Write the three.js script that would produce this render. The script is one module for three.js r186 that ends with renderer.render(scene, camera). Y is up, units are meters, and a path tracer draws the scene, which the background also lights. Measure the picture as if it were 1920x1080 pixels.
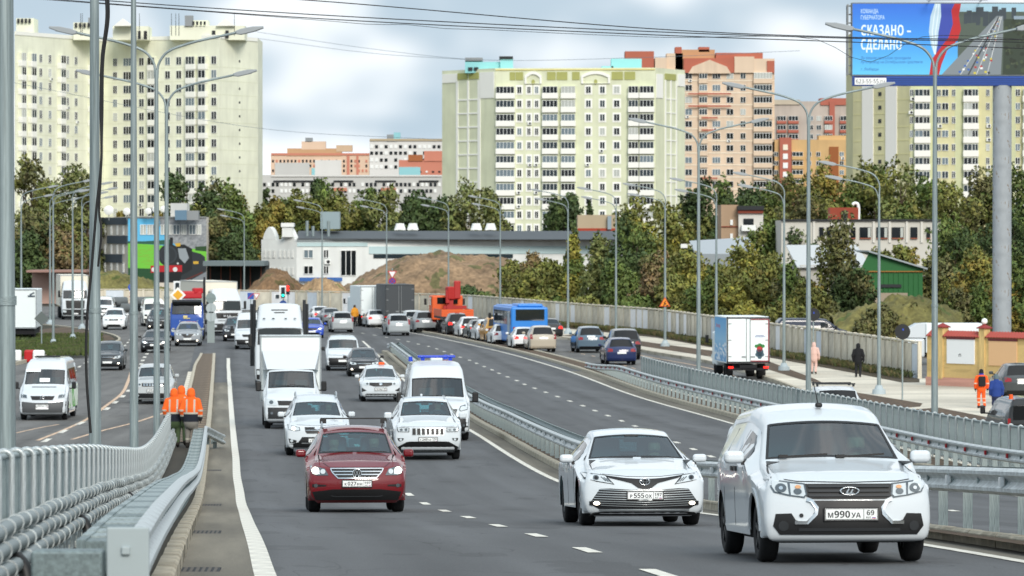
import * as THREE from 'three';
import { mergeGeometries, toCreasedNormals } from 'three/addons/utils/BufferGeometryUtils.js';
import { RoundedBoxGeometry } from 'three/addons/geometries/RoundedBoxGeometry.js';
import { MarchingCubes } from 'three/addons/objects/MarchingCubes.js';
import { ImprovedNoise } from 'three/addons/math/ImprovedNoise.js';

// ---------------------------------------------------------------- camera, sky, sun, exposure
const scene = new THREE.Scene();
const F = 8000, CY = 7.6, PITCH = Math.atan(100 / F);           // focal length in photo pixels, eye height, downward tilt
const camera = new THREE.PerspectiveCamera(2 * Math.atan(540 / F) * 180 / Math.PI, 16 / 9, 1, 6000);
camera.position.set(0, CY, 0);
camera.rotation.x = -PITCH;
camera.focus = 60;
camera.userData.fStop = 7;
const renderer = new THREE.WebGLRenderer({ antialias: true });
renderer.toneMapping = THREE.LinearToneMapping;
renderer.toneMappingExposure = 1.22;
renderer.shadowMap.enabled = true;

const perlin = new ImprovedNoise();
const fbm = (x, y, z, o = 4) => { let s = 0, a = 0.5; for (let i = 0; i < o; i++) { s += a * perlin.noise(x, y, z); x *= 2.03; y *= 2.03; z *= 2.03; a *= 0.5; } return s; };
const clamp = (v, a = 0, b = 1) => Math.min(b, Math.max(a, v));
const lerp = (a, b, t) => a + (b - a) * t;
const sstep = (a, b, v) => { const t = clamp((v - a) / (b - a)); return t * t * (3 - 2 * t); };
{ // broken overcast: grey-blue cloud bases over a white cloud bank
  const w = 2048, h = 1024, d = new Float32Array(w * h * 4);
  for (let j = 0; j < h; j++) {
    const el = (0.5 - (j + 0.5) / h) * Math.PI;               // flipY is off for data textures: row 0 is the bottom
    const e = -el;
    for (let i = 0; i < w; i++) {
      const az = ((i + 0.5) / w - 0.5) * 2 * Math.PI, o = (j * w + i) * 4;
      const ex = Math.max(e, 0), deg = ex * 57.3, k = 1 / (ex + 0.055);
      const ca = Math.cos(az), sa = Math.sin(az);
      // clouds on a flat layer: streaks towards the horizon
      const px = ca * k * 0.55, pz = sa * k * 0.55;
      let n = fbm(px * 1.3 + 7.1, pz * 1.3 + 2.3, 0.5, 5) * 1.9 + 0.5;
      const n2 = fbm(az * 26 + 3, deg * 1.1 + 1.7, 4.2, 5) * 1.7;
      n = clamp(lerp(n + n2 * 0.25, 0.60 + n2 * 0.70 - 0.15 * sstep(1.5, 2.6, deg) + 0.16 * sstep(2.0, 0.9, deg), sstep(9, 4, deg)));
      const up = lerp(0.70, 0.88, sstep(0, 60, deg));
      const bright = sstep(0.30, 0.80, n);
      const base = [lerp(0.45, 0.90, bright), lerp(0.56, 0.94, bright), lerp(0.65, 0.97, bright)];
      for (let c = 0; c < 3; c++) d[o + c] = (e < 0 ? 0.25 : base[c] * up / 0.72);
      d[o + 3] = 1;
    }
  }
  const t = new THREE.DataTexture(d, w, h, THREE.RGBAFormat, THREE.FloatType);
  t.mapping = THREE.EquirectangularReflectionMapping; t.magFilter = t.minFilter = THREE.LinearFilter; t.needsUpdate = true;
  scene.background = t; scene.environment = t;
}
const sun = new THREE.DirectionalLight(0xfff8ee, 2.2);
sun.position.set(60, 130, 95); sun.target.position.set(0, 0, -120); scene.add(sun, sun.target);
sun.castShadow = true; sun.shadow.radius = 40; sun.shadow.mapSize.set(4096, 4096);
Object.assign(sun.shadow.camera, { left: -160, right: 160, top: 260, bottom: -260, near: 1, far: 700 });

// ---------------------------------------------------------------- helpers
let seed = 12345;
const rnd = () => { seed = (seed * 1664525 + 1013904223) >>> 0; return seed / 4294967296; };
const rr = (a, b) => a + (b - a) * rnd();
const used = {};
const numbered = n => { const k = used[n] = (used[n] ?? -1) + 1; return k ? n + '_' + String(k).padStart(3, '0') : n; };
const V = (x, y, z) => new THREE.Vector3(x, y, z);
const cp = Math.cos(PITCH), sp_ = Math.sin(PITCH);
function ray(px, py) { const x = (px - 960) / F, y = (540 - py) / F; const w = cp + y * sp_; return [x / w, (y * cp - sp_) / w]; }
const at = (px, py, d) => { const [x, y] = ray(px, py); return V(x * d, CY + y * d, -d); };   // point on a pixel's ray at distance d
function tab(pts) { // monotone cubic through [[d, v], ...]
  const n = pts.length, dl = [], m = [];
  for (let i = 0; i < n - 1; i++) dl.push((pts[i + 1][1] - pts[i][1]) / (pts[i + 1][0] - pts[i][0]));
  for (let i = 0; i < n; i++) m.push(i == 0 ? dl[0] : i == n - 1 ? dl[n - 2] : dl[i - 1] * dl[i] <= 0 ? 0 : 2 * dl[i - 1] * dl[i] / (dl[i - 1] + dl[i]));
  return d => {
    if (d <= pts[0][0]) return pts[0][1] + m[0] * (d - pts[0][0]);
    if (d >= pts[n - 1][0]) return pts[n - 1][1] + m[n - 1] * (d - pts[n - 1][0]);
    let i = 0; while (d > pts[i + 1][0]) i++;
    const h = pts[i + 1][0] - pts[i][0], t = (d - pts[i][0]) / h, t2 = t * t, t3 = t2 * t;
    return pts[i][1] * (2 * t3 - 3 * t2 + 1) + h * m[i] * (t3 - 2 * t2 + t) + pts[i + 1][1] * (3 * t2 - 2 * t3) + h * m[i + 1] * (t3 - t2);
  };
}
const dropT = tab([[0, 1.75], [10, 1.98], [20, 2.28], [30, 2.68], [39, 3.1], [46.85, 3.47], [54.7, 3.86], [62.5, 4.27], [70.4, 4.67], [78.2, 5.07], [86, 5.43], [94, 5.73], [105, 6.05], [121, 6.37], [140, 6.70], [160, 7.04], [190, 7.33], [230, 7.54], [262, 7.59], [700, 7.59]]);
const rampY = d => CY - Math.min(7.59, dropT(d));
const slopeAt = d => Math.atan((rampY(d - 1) - rampY(d + 1)) / 2);
function onRamp(px, py) { const [x, y] = ray(px, py); for (let d = 15; d < 500; d += 0.2) if (CY + y * d <= rampY(d)) return V(x * d, rampY(d), -d); return V(0, 0, -500); }
function onFlat(px, py, h = 0) { const [x, y] = ray(px, py), d = (CY - h) / -y; return V(x * d, h, -d); }

function clean(g) { const n = g.index ? g.toNonIndexed() : g; for (const k of Object.keys(n.attributes)) if (!['position', 'normal', 'uv'].includes(k)) n.deleteAttribute(k); if (!n.attributes.normal) n.computeVertexNormals(); if (!n.attributes.uv) n.setAttribute('uv', new THREE.BufferAttribute(new Float32Array(n.attributes.position.count * 2), 2)); return n; }
const merge = list => list.length == 1 ? list[0] : mergeGeometries(list.map(clean));
function mesh(name, geo, mat, parent) {
  const m = new THREE.Mesh(Array.isArray(geo) ? merge(geo) : geo, mat);
  m.name = parent ? name : numbered(name); m.castShadow = m.receiveShadow = true; (parent || scene).add(m); return m;
}
function tag(o, label, category, group) { o.userData.label = label; o.userData.category = category; if (group) o.userData.group = group; return o; }
function thing(name, label, category, pos, group) { const g = new THREE.Group(); g.name = numbered(name); if (pos) g.position.copy(pos); scene.add(g); return tag(g, label, category, group); }
function struct(name, geo, mat) { const m = mesh(name, geo, mat); m.userData.kind = 'structure'; return m; }
function copyOf(o, label, group) { const c = o.clone(); c.name = numbered(o.name.replace(/_\d{3}$/, '')); c.userData = { ...o.userData }; if (label) c.userData.label = label; if (group) c.userData.group = group; scene.add(c); return c; }
const box = (w, h, d, x = 0, y = 0, z = 0, ry = 0, rx = 0, rz = 0) => { const g = new THREE.BoxGeometry(w, h, d); if (rx) g.rotateX(rx); if (rz) g.rotateZ(rz); if (ry) g.rotateY(ry); g.translate(x, y, z); return g; };
const rbox = (w, h, d, r, x = 0, y = 0, z = 0, ry = 0) => { const g = new RoundedBoxGeometry(w, h, d, 2, r); if (ry) g.rotateY(ry); g.translate(x, y, z); return g; };
function bar(a, b, r, r2 = r, n = 8) { // straight round bar from a to b
  const g = new THREE.CylinderGeometry(r2, r, a.distanceTo(b), n, 1), d = b.clone().sub(a).normalize();
  g.applyQuaternion(new THREE.Quaternion().setFromUnitVectors(V(0, 1, 0), d)); g.translate((a.x + b.x) / 2, (a.y + b.y) / 2, (a.z + b.z) / 2); return g;
}
const tube = (pts, r, seg = 24, n = 6) => new THREE.TubeGeometry(new THREE.CatmullRomCurve3(pts), seg, r, n);
function sweep(ref, prof, ds, closed) { // cross-section [[offset right, height], ...] carried along ref(d) = [x, y]; uv in metres
  const P = [], U = [], I = [], m = prof.length; let len = 0; const L = [0];
  for (let i = 1; i < m; i++) L.push(len += Math.hypot(prof[i][0] - prof[i - 1][0], prof[i][1] - prof[i - 1][1]));
  ds.forEach((d, k) => { const [x, y, s = 1] = ref(d); for (let i = 0; i < m; i++) { P.push(x + prof[i][0] * s, y + prof[i][1], -d); U.push(L[i], d); } });
  for (let k = 0; k < ds.length - 1; k++) for (let i = 0; i < m - 1; i++) { const a = k * m + i, b = a + 1, c = a + m, e = c + 1; I.push(a, b, e, a, e, c); }
  if (closed) for (const [k, f] of [[0, 1], [ds.length - 1, 0]]) for (let i = 1; i < m - 2; i++) { const a = k * m; f ? I.push(a, a + i + 1, a + i) : I.push(a, a + i, a + i + 1); }
  const g = new THREE.BufferGeometry(); g.setAttribute('position', new THREE.Float32BufferAttribute(P, 3)); g.setAttribute('uv', new THREE.Float32BufferAttribute(U, 2)); g.setIndex(I);
  const n = g.toNonIndexed(); n.computeVertexNormals(); return toCreasedNormals(n, 0.6);
}
const range = (a, b, s) => { const o = []; const n = Math.max(1, Math.round((b - a) / s)); for (let i = 0; i <= n; i++) o.push(a + (b - a) * i / n); return o; };
function flatPoly(pts, y, scale = 1) { // polygon [[x, z], ...] lying flat
  const s = new THREE.Shape(pts.map(p => new THREE.Vector2(p[0], -p[1]))), g = new THREE.ShapeGeometry(s); g.rotateX(-Math.PI / 2); g.translate(0, y, 0);
  return g;
}
function slab(pts, y0, y1) { const s = new THREE.Shape(pts.map(p => new THREE.Vector2(p[0], -p[1]))), g = new THREE.ExtrudeGeometry(s, { depth: y1 - y0, bevelEnabled: false }); g.rotateX(-Math.PI / 2); g.translate(0, y0, 0); return g; }

// ---------------------------------------------------------------- textures and materials
function dtex(n, fn, srgb = true, m = n) { // fn(u, v) -> [r, g, b] 0..1
  const d = new Uint8Array(n * m * 4);
  for (let j = 0; j < m; j++) for (let i = 0; i < n; i++) { const c = fn(i / n, j / m), o = (j * n + i) * 4; d[o] = clamp(c[0]) * 255; d[o + 1] = clamp(c[1]) * 255; d[o + 2] = clamp(c[2]) * 255; d[o + 3] = 255; }
  const t = new THREE.DataTexture(d, n, m); t.wrapS = t.wrapT = THREE.RepeatWrapping; t.magFilter = THREE.LinearFilter; t.minFilter = THREE.LinearMipmapLinearFilter; t.generateMipmaps = true;
  if (srgb) t.colorSpace = THREE.SRGBColorSpace; t.needsUpdate = true; return t;
}
// noise that tiles in u and v
function tn(u, v, f, g = f, z = 0, o = 4) { let s = 0, a = 0.5; for (let k = 0; k < o; k++) { const i = perlinTile(u * f, v * g, f, g, z + k * 7.3); s += a * i; f *= 2; g *= 2; a *= 0.5; } return s; }
function hash(i, j, z) { let h = (i * 374761393 + j * 668265263 + Math.floor(z * 1000) * 974711) | 0; h = (h ^ (h >>> 13)) * 1274126177 | 0; return ((h ^ (h >>> 16)) >>> 0) / 4294967296; }
function perlinTile(x, y, f, g, z) { const i = Math.floor(x), j = Math.floor(y), a = x - i, b = y - j, s = a * a * (3 - 2 * a), t = b * b * (3 - 2 * b), w = (p, q) => hash(((p % f) + f) % f, ((q % g) + g) % g, z) * 2 - 1; return lerp(lerp(w(i, j), w(i + 1, j), s), lerp(w(i, j + 1), w(i + 1, j + 1), s), t); }
const grey = (b, r = 1, g = 1, l = 1) => [b * r, b * g, b * l];
const rep = (t, x, y) => { const c = t.clone(); c.repeat.set(x, y); c.needsUpdate = true; return c; };
const asphaltT = dtex(1024, (u, v) => {
  const f = hash(u * 1024 | 0, v * 1024 | 0, 1) - 0.5, c = tn(u, v, 6, 3, 2, 3), st = tn(u, v, 14, 1, 5, 3), cr = Math.abs(tn(u, v, 5, 4, 11, 4));
  const tr = Math.cos((u * 8 - 1.1) / 1.75 * Math.PI * 2), sp = tn(u, v, 9, 9, 17, 4), b = 0.425 + f * 0.11 + c * 0.07 + st * 0.075 + tr * 0.012 - (cr < 0.007 ? 0.07 : 0) - (sp > 0.36 ? 0.05 : 0);
  return grey(b, 0.99, 1.0, 1.005);
});
const concT = dtex(512, (u, v) => { const b = 0.91 + tn(u, v, 4, 4, 3, 5) * 0.16 + (hash(u * 512 | 0, v * 512 | 0, 2) - 0.5) * 0.08, s = tn(u, v, 3, 6, 8, 4); return grey(b - (s > 0.22 ? 0.06 : 0), 1, 0.985, 0.945); });
const dirtT = dtex(512, (u, v) => { const b = 0.40 + tn(u, v, 8, 8, 4, 5) * 0.22 + (hash(u * 512 | 0, v * 512 | 0, 3) - 0.5) * 0.16; return [b, b * 0.86, b * 0.70]; });
const gutterT = dtex(512, (u, v) => { const b = 0.43 + tn(u, v, 5, 3, 14, 5) * 0.13 + (hash(u * 512 | 0, v * 512 | 0, 6) - 0.5) * 0.09; return [b, b * 0.955, b * 0.85]; });
const zincT = dtex(256, (u, v) => { const b = 0.72 + tn(u, v, 10, 10, 9, 4) * 0.16 + (hash(u * 128 | 0, v * 128 | 0, 4) - 0.5) * 0.06; return [b * 0.955, b * 0.995, b]; });
const bumpT = dtex(512, (u, v) => grey(0.5 + (hash(u * 512 | 0, v * 512 | 0, 5) - 0.5) * 0.9), false);
const S = (c, rough = 0.8, o = {}) => new THREE.MeshStandardMaterial({ color: c, roughness: rough, ...o });
const M = {
  asphalt: S(0xbec0c3, 0.82, { map: rep(asphaltT, 1 / 8, 1 / 24) }),
  asphaltOld: S(0xe8e4de, 0.88, { map: rep(asphaltT, 1 / 9, 1 / 17) }),
  gutter: S(0xffffff, 0.9, { map: rep(gutterT, 0.5, 0.045) }),
  kerb: S(0xcdc7ba, 0.95, { map: rep(concT, 1.4, 0.9), bumpMap: rep(bumpT, 1.5, 1.5), bumpScale: 0.006 }),
  kerb2: S(0xbbb4a6, 0.95, { map: rep(concT, 1.2, 1.1), bumpMap: rep(bumpT, 1.5, 1.5), bumpScale: 0.006 }),
  wall: S(0xe9e4da, 0.9, { map: rep(concT, 0.3, 0.3) }),
  pave: S(0xe2ddd3, 0.92, { map: rep(concT, 0.035, 0.05) }),
  dirt: S(0xffffff, 1, { map: rep(dirtT, 0.35, 0.35) }),
  dirtDark: S(0xcfc4b8, 1, { map: rep(dirtT, 0.5, 0.5) }),
  sand: S(0xffe9c8, 1, { map: rep(dirtT, 0.08, 0.08) }),
  paint: S(0xf1f1ee, 0.75, { map: rep(concT, 0.9, 0.6) }),
  paintOld: S(0xe6c9b2, 0.85, { map: rep(concT, 0.9, 0.6) }),
  zinc: S(0xffffff, 0.42, { map: rep(zincT, 2, 1), metalness: 0.35 }),
  zincDull: S(0xd3dcdc, 0.6, { map: rep(zincT, 2, 1), metalness: 0.25 }),
  zincDark: S(0xa4b0b1, 0.6, { map: rep(zincT, 2, 1), metalness: 0.25 }),
  zincPole: S(0xc9d2d2, 0.5, { map: rep(zincT, 3, 1), metalness: 0.35 }),
  black: S(0x0d0e0f, 0.55), blackMatt: S(0x15161a, 0.85), rubber: S(0x121314, 0.9), red: S(0xb51219, 0.4), white: S(0xeceeed, 0.5), dark: S(0x202326, 0.7),
  grey: S(0x8b9092, 0.6), pipe: S(0xaab2b3, 0.5, { map: rep(zincT, 3, 8) }), wire: S(0x1b1d20, 0.7), orange: S(0xe8591a, 0.7), wood: S(0x7a6650, 0.9),
};

// ---------------------------------------------------------------- ground, roads
const xL = d => 0.4 - 0.0681 * d;                                                    // left edge line of the oncoming carriageway
const xM = d => 1.34 - 0.0657 * (d - 39);                                             // its lane line
const xR = tab([[20, 6.2], [42.5, 5.1], [75, 3.38], [107, 0.95], [149, -1.42], [276, -8.9], [305, -10.7]]);   // its right edge line
const xQ = tab([[30, 14], [70, 12.05], [92, 11.0], [110, 10.15], [157, 8.25], [197, 5.47], [229, 3.6], [264, 0.61], [301, -3.76], [331, -8.0], [360, -13.4], [380, -18]]); // right edge line of the other carriageway
const gnd = f => d => [f(d), rampY(d)];
struct('ground', (() => { const g = new THREE.PlaneGeometry(5000, 4000); g.rotateX(-Math.PI / 2); g.translate(0, -0.03, -1700); const u = g.attributes.uv; for (let i = 0; i < u.count; i++) u.setXY(i, u.getX(i) * 5000, u.getY(i) * 4000); return g; })(), S(0x8f8a72, 1, { map: rep(dirtT, 0.05, 0.05) }));
struct('lower_road', flatPoly([[-60, 20], [-2.5, 20], [60, 20], [60, -150], [30, -230], [20, -300], [10, -372], [0, -398], [-20, -436], [-46, -452], [-120, -455], [-120, 20]].map(p => [p[0], p[1]]), 0), M.asphaltOld);
const RD = [...range(4, 130, 2), ...range(134, 400, 6)];
// ramp deck: oncoming carriageway, other carriageway
function deck(name, a, b, ds, mat, lift = 0, nx = 6) {
  const P = [], U = [], I = [];
  for (const d of ds) for (let i = 0; i <= nx; i++) { const x = lerp(a(d), b(d), i / nx); P.push(x, rampY(d) + lift, -d); U.push(x + 0.066 * d, d); }
  const m = nx + 1; for (let k = 0; k < ds.length - 1; k++) for (let i = 0; i < nx; i++) { const p = k * m + i; I.push(p, p + 1, p + m + 1, p, p + m + 1, p + m); }
  const g = new THREE.BufferGeometry(); g.setAttribute('position', new THREE.Float32BufferAttribute(P, 3)); g.setAttribute('uv', new THREE.Float32BufferAttribute(U, 2)); g.setIndex(I); g.computeVertexNormals(); return struct(name, g, mat);
}
deck('overpass_road', d => xL(d) - 2.2, d => xQ(d) + 2.35, RD, M.asphalt);
deck('gutter_strip', d => xL(d) - 0.78, d => xL(d) - 0.09, range(6, 216, 2), M.gutter, 0.004, 2);
deck('gutter_strip', d => xR(d) + 0.10, d => xR(d) + 0.62, range(30, 272, 3), M.gutter, 0.004, 2);
deck('gutter_strip', d => xQ(d) + 0.12, d => xQ(d) + 0.80, range(60, 236, 3), M.gutter, 0.004, 2);
struct('retaining_wall', sweep(d => [xL(d) - 2.2, rampY(d)], [[-0.02, -8], [-0.02, 0.1], [0.34, 0.1], [0.34, -0.1]], range(4, 232, 2)), M.wall);
struct('retaining_wall', sweep(d => [xQ(d) + 2.3, rampY(d)], [[-0.3, -0.1], [-0.3, 0.1], [0.05, 0.1], [0.05, -8]], range(40, 228, 2)), M.wall);
// painted lines
const lineRaw = (f, w, ds, lift = 0.008) => sweep(d => [f(d), rampY(d) + lift], [[-w / 2, 0], [w / 2, 0]], ds);
struct('edge_line', lineRaw(d => xL(d) + 0.03 * perlin.noise(d * 0.06, 3, 1), 0.2, range(6, 262, 1.5)), M.paint);
struct('edge_line', lineRaw(xR, 0.16, range(20, 304, 3)), M.paint);
struct('edge_line', lineRaw(xQ, 0.16, range(60, 372, 3)), M.paint);
struct('edge_line', lineRaw(d => xQ(d) - 7.35, 0.14, range(60, 270, 3)), M.paint);
for (let k = -1; k < 28; k++) { const d = 39 + 7.85 * k - 1.1; struct('lane_dash', lineRaw(xM, 0.16, range(d, d + 2.2, 1)), M.paint); }
const dash2 = [[1786, 958], [1650, 924], [1505, 895], [1400, 873], [1343, 860], [1296, 841], [1246, 821], [1198, 802], [1161.6, 788], [1125, 774], [1092, 761], [1062, 750], [1035, 740], [1009, 730.5], [986, 722], [967, 713], [949, 706], [932, 698.5], [919, 692], [904, 686], [891, 680.5], [877, 674.5], [863, 670], [850, 665.6], [837, 661], [824, 656], [811, 652], [797.6, 648], [783.5, 645], [769, 641.7], [754, 638], [737, 635], [721, 632], [703, 629], [685, 626], [668, 623], [650, 620]];
{ const P = dash2.map(p => onRamp(...p)); const f = tab(P.map(p => [-p.z, p.x])); let d = -P[0].z; const end = -P[P.length - 1].z; while (d < end) { struct('lane_dash', lineRaw(f, 0.17, range(d - 0.8, d + 0.8, 0.8)), M.paint); d += 6.4; } }
// kerbs: stones one by one near the camera, joined beyond
const kerbProf = (w, h) => [[0, -0.05], [0, h - 0.025], [0.025, h], [w, h], [w, -0.05]];
function kerb(f, side, d0, d1, near, h = 0.16, w = 0.17) {
  const k = new THREE.Group(); k.name = numbered('kerb'); k.userData.kind = 'structure'; scene.add(k);
  const pr = kerbProf(w, h).map(p => [p[0] * side, p[1]]); if (side < 0) pr.reverse();
  let i = 0, d = d0; const rest = [];
  for (; d < d1; d += 1, i++) { const j = rr(-0.005, 0.005), v = rr(-0.004, 0.004), g = sweep(t => [f(t) + j, rampY(t) + v], pr, [d + 0.003, Math.min(d1, d + 0.994)], true); if (d < near) mesh('kerb_stone', g, i % 3 == 1 ? M.kerb2 : M.kerb, k); else rest.push(g); }
  if (rest.length) { const r = mesh('kerb_stone_run', rest, M.kerb, k); r.userData.kind = 'stuff'; }
}
kerb(d => xL(d) - 0.78, -1, 8, 268, 90);
kerb(d => xL(d) - 2.0 + 0.25 * sstep(240, 270, d), 1, 160, 268, 161);
kerb(d => xR(d) + 0.62, 1, 38, 274, 96);
kerb(d => xQ(d) - 7.75, -1, 60, 274, 62);
kerb(d => xQ(d) + 0.8, 1, 62, 372, 110);
// walkway beside the left railing, median fill, strip under the right railing
deck('median_strip', d => xL(d) - 1.83 + 0.25 * sstep(240, 270, d), d => xL(d) - 0.96, range(133, 268, 3), M.dirt, 0.125, 2);
deck('walkway', d => xL(d) - 1.84, d => xL(d) - 0.96, range(4, 132, 2), S(0x9a968d, 0.95, { map: rep(gutterT, 0.4, 0.05) }), 0.12, 2);
deck('median_strip', d => xR(d) + 0.80, d => xQ(d) - 7.93, range(38, 272, 3), M.dirtDark, 0.12, 2);
deck('side_strip', d => xQ(d) + 0.98, d => xQ(d) + 2.02, range(60, 372, 3), M.dirtDark, 0.12, 2);
kerb(d => xQ(d) + 2.03, 1, 236, 372, 237);

// ---------------------------------------------------------------- guard rails
const wbeam = (() => { // W-shaped beam, 0.31 high, faces +offset
  const c = [[0.0, -0.155], [0.035, -0.15], [0.08, -0.115], [0.08, -0.075], [0.02, -0.03], [0.0, 0], [0.02, 0.03], [0.08, 0.075], [0.08, 0.115], [0.035, 0.15], [0, 0.155]];
  return [...c, ...c.slice().reverse().map(p => [p[0] - 0.006, p[1]]), c[0]];
})();
function guardRail(name, label, f, face, d0, d1, step, o = {}) {
  const g = thing(name, label, 'guard rail', V(f(d0), rampY(d0), -d0), 'steel guard rails along the overpass');
  const ox = f(d0), oy = rampY(d0), loc = geo => { geo.translate(-ox, -oy, d0); return geo; };
  const top = o.top || 0.62, dive = o.dive || 14, bend = o.bend || 0;
  const lift = d => top * (1 - (o.end ? sstep(d1 - dive, d1, d) * 0.72 : 0));
  const side = d => (o.end && bend ? bend * sstep(d1 - dive, d1, d) : 0);
  const pr = wbeam.map(p => [p[0] * face, p[1]]); if (face < 0) pr.reverse();
  for (let d = d0; d < d1 - 0.1; d += 4) mesh('beam', loc(sweep(t => [f(t) + side(t), rampY(t) + lift(t) + 0.12], pr, range(d, Math.min(d1, d + 3.99), 0.66))), M.zinc, g);
  for (let d = d0 + 0.4, i = 0; d < d1; d += step, i++) {
    const y = rampY(d), h = lift(d) + 0.12, x = f(d) + side(d) - face * (o.back || 0.16);
    const post = mesh('post', loc(merge([box(0.05, h + 0.18, 0.10, x, y + (h + 0.14) / 2 - 0.1, -d), box(0.12, h + 0.17, 0.012, x, y + (h + 0.14) / 2 - 0.1, -d + 0.055)])), M.zincDull, g);
    mesh('bracket', loc(merge(o.big ? [box(0.26, 0.18, 0.26, x + face * 0.05, y + h, -d), box(0.05, 0.24, 0.34, x - face * 0.09, y + h - 0.02, -d), box(0.03, 0.2, 0.4, x + face * 0.16, y + h, -d)] : [box(0.20, 0.11, 0.09, x + face * 0.10, y + h, -d), box(0.16, 0.20, 0.006, x + face * 0.09, y + h, -d + 0.05)])), i % 3 ? M.zincDull : M.zincDark, g); mesh('bolt', loc(box(0.03, 0.035, 0.035, f(d) + side(d) + face * 0.012, y + h, -d)), M.zincDark, g);
    if (o.refl && i % o.refl == 0) mesh('reflector', loc(box(0.05, 0.10, 0.10, f(d) + side(d) + face * 0.075, y + h, -d)), o.reflMat, g);
  }
  if (o.twin) { const p2 = wbeam.map(p => [-p[0] * face, p[1]]); if (face > 0) p2.reverse(); for (let d = d0; d < d1 - 0.1; d += 8) mesh('beam', loc(sweep(t => [f(t) + side(t) - face * 0.42, rampY(t) + lift(t) + 0.12], p2, range(d, Math.min(d1, d + 7.99), 1))), M.zincDull, g); }
  return g;
}
guardRail('guard_rail', 'steel guard rail beside the narrow walkway where the orange workers walk', d => xL(d) - 0.90, 1, 24, 131, 1.0, { end: 1, bend: 0.55, dive: 3.2, big: 1, back: 0.2, top: 0.49 });
{ const d = 23.9, x = xL(d) - 0.90, y = rampY(d) + 0.61; // bolted end plate and cross piece at the near end of that rail
  tag(mesh('rail_end_plate', [rbox(0.24, 0.36, 0.03, 0.01, x - 0.02, y, -d + 0.06), rbox(0.05, 0.05, 0.03, 0.01, x - 0.03, y + 0.05, -d + 0.085)], S(0xa3aeb0, 0.6, { metalness: 0.25 })), 'pale bolted end plate closing the near end of the walkway guard rail', 'rail end'); tag(mesh('rail_cross_piece', [rbox(0.40, 0.22, 0.2, 0.02, x - 0.36, y - 0.06, -d), box(0.09, 0.9, 0.09, x - 0.4, y - 0.45, -d)], M.zincDark), 'short galvanised cross piece bolted to the near end of the guard rail', 'rail end'); }
for (const d of [39.5, 56, 84, 112]) { const g = thing('drain_grate', 'dark slotted drain grate in the gutter beside the kerb', 'drain grate', V(xL(d) - 0.6, rampY(d) + 0.006, -d), 'drain grates in the gutter'); g.rotation.x = slopeAt(d); mesh('frame', box(0.36, 0.012, 0.5), M.dark, g); for (let k = 0; k < 6; k++) mesh('bar', box(0.03, 0.012, 0.44, -0.14 + k * 0.056, 0.006, 0), S(0x5a5650, 0.8), g); }
const reflW = S(0xdfe4e6, 0.3), reflR = S(0xa31420, 0.35);
guardRail('guard_rail', 'double steel guard rail with white reflectors on the median between the two carriageways', d => xR(d) + 0.82, -1, 36, 280, 2.0, { end: 1, refl: 2, reflMat: reflW, back: 0.17, dive: 16, bend: 0.2, twin: 1 });
guardRail('guard_rail', 'steel guard rail with red reflectors in front of the tall panel railing', d => xQ(d) + 1.0, -1, 64, 238, 1.6, { end: 1, refl: 2, reflMat: reflR, dive: 26, bend: 0.2 });

// ---------------------------------------------------------------- railings of upright bars
function railing(label, f, d0, d1, h, step, near) {
  const g = thing('railing', label, 'railing', V(f(d0), rampY(d0) + 0.1, -d0), 'railings along the edges of the overpass');
  const ox = f(d0), oy = rampY(d0) + 0.1, loc = geo => { geo.translate(-ox, -oy, d0); return geo; };
  for (let d = d0; d < d1; d += step) {
    const e = Math.min(d1, d + step), L = [];
    const P = (t, y) => V(f(t), rampY(t) + 0.1 + y, -t);
    for (let t = d + 0.12; t < e - 0.02; t += 0.12) L.push(bar(P(t, 0.1), P(t, h - 0.03), 0.011, 0.011, 4));
    L.push(bar(P(d, 0.1), P(e, 0.1), 0.018, 0.018, 5));
    L.push(bar(P(d, h - 0.04), P(e, h - 0.04), 0.024, 0.024, 6));
    mesh('bar_panel', loc(merge(L)), M.zincDull, g);
    const c = P(d, 0), w = 0.055, t = new THREE.TorusGeometry(w, 0.024, 5, 8, Math.PI); t.translate(c.x, c.y + h - w, c.z);
    mesh('post', loc(merge([t, bar(V(c.x - w, c.y - 0.1, c.z), V(c.x - w, c.y + h - w, c.z), 0.024, 0.024, 6), bar(V(c.x + w, c.y - 0.1, c.z), V(c.x + w, c.y + h - w, c.z), 0.024, 0.024, 6)])), M.zinc, g);
  }
  return g;
}
railing('grey steel bar railing carrying three cable conduits beside the walkway', d => xL(d) - 1.98, 22, 152, 1.05, 1.8, 1);
railing('long grey steel panel railing above the lower road with the delivery truck', d => xQ(d) + 2.15, 66, 216, 1.25, 1.5, 0);
// conduits strapped to the inside of the left railing
[0.55, 0.43, 0.32].forEach((h, i) => {
  const f = d => xL(d) - 1.84 + i * 0.035, r = 0.052, wob = d => 0.008 * Math.sin(d * 0.9 + i * 2);
  const g = thing('cable_conduit', ['top cable conduit strapped to the inside of the bar railing', 'middle cable conduit strapped to the inside of the bar railing', 'lowest cable conduit strapped to the inside of the bar railing'][i], 'conduit', V(f(18), rampY(18), -18));
  const prof = []; for (let k = 0; k <= 12; k++) prof.push([r * Math.cos(k * Math.PI / 6), r * Math.sin(k * Math.PI / 6)]);
  const loc = q => { q.translate(-f(18), -rampY(18), 18); return q; };
  mesh('pipe', loc(sweep(d => [f(d), rampY(d) + 0.1 + h + wob(d)], prof, range(18, 128, 0.8))), M.pipe, g);
  for (let d = 19; d < 126; d += i ? 1.2 : 1.2) mesh('clamp', loc(sweep(t => [f(t), rampY(t) + 0.1 + h + wob(t)], prof.map(p => [p[0] * 1.22, p[1] * 1.22]), [d, d + 0.05], true)), M.zinc, g);
});
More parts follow.
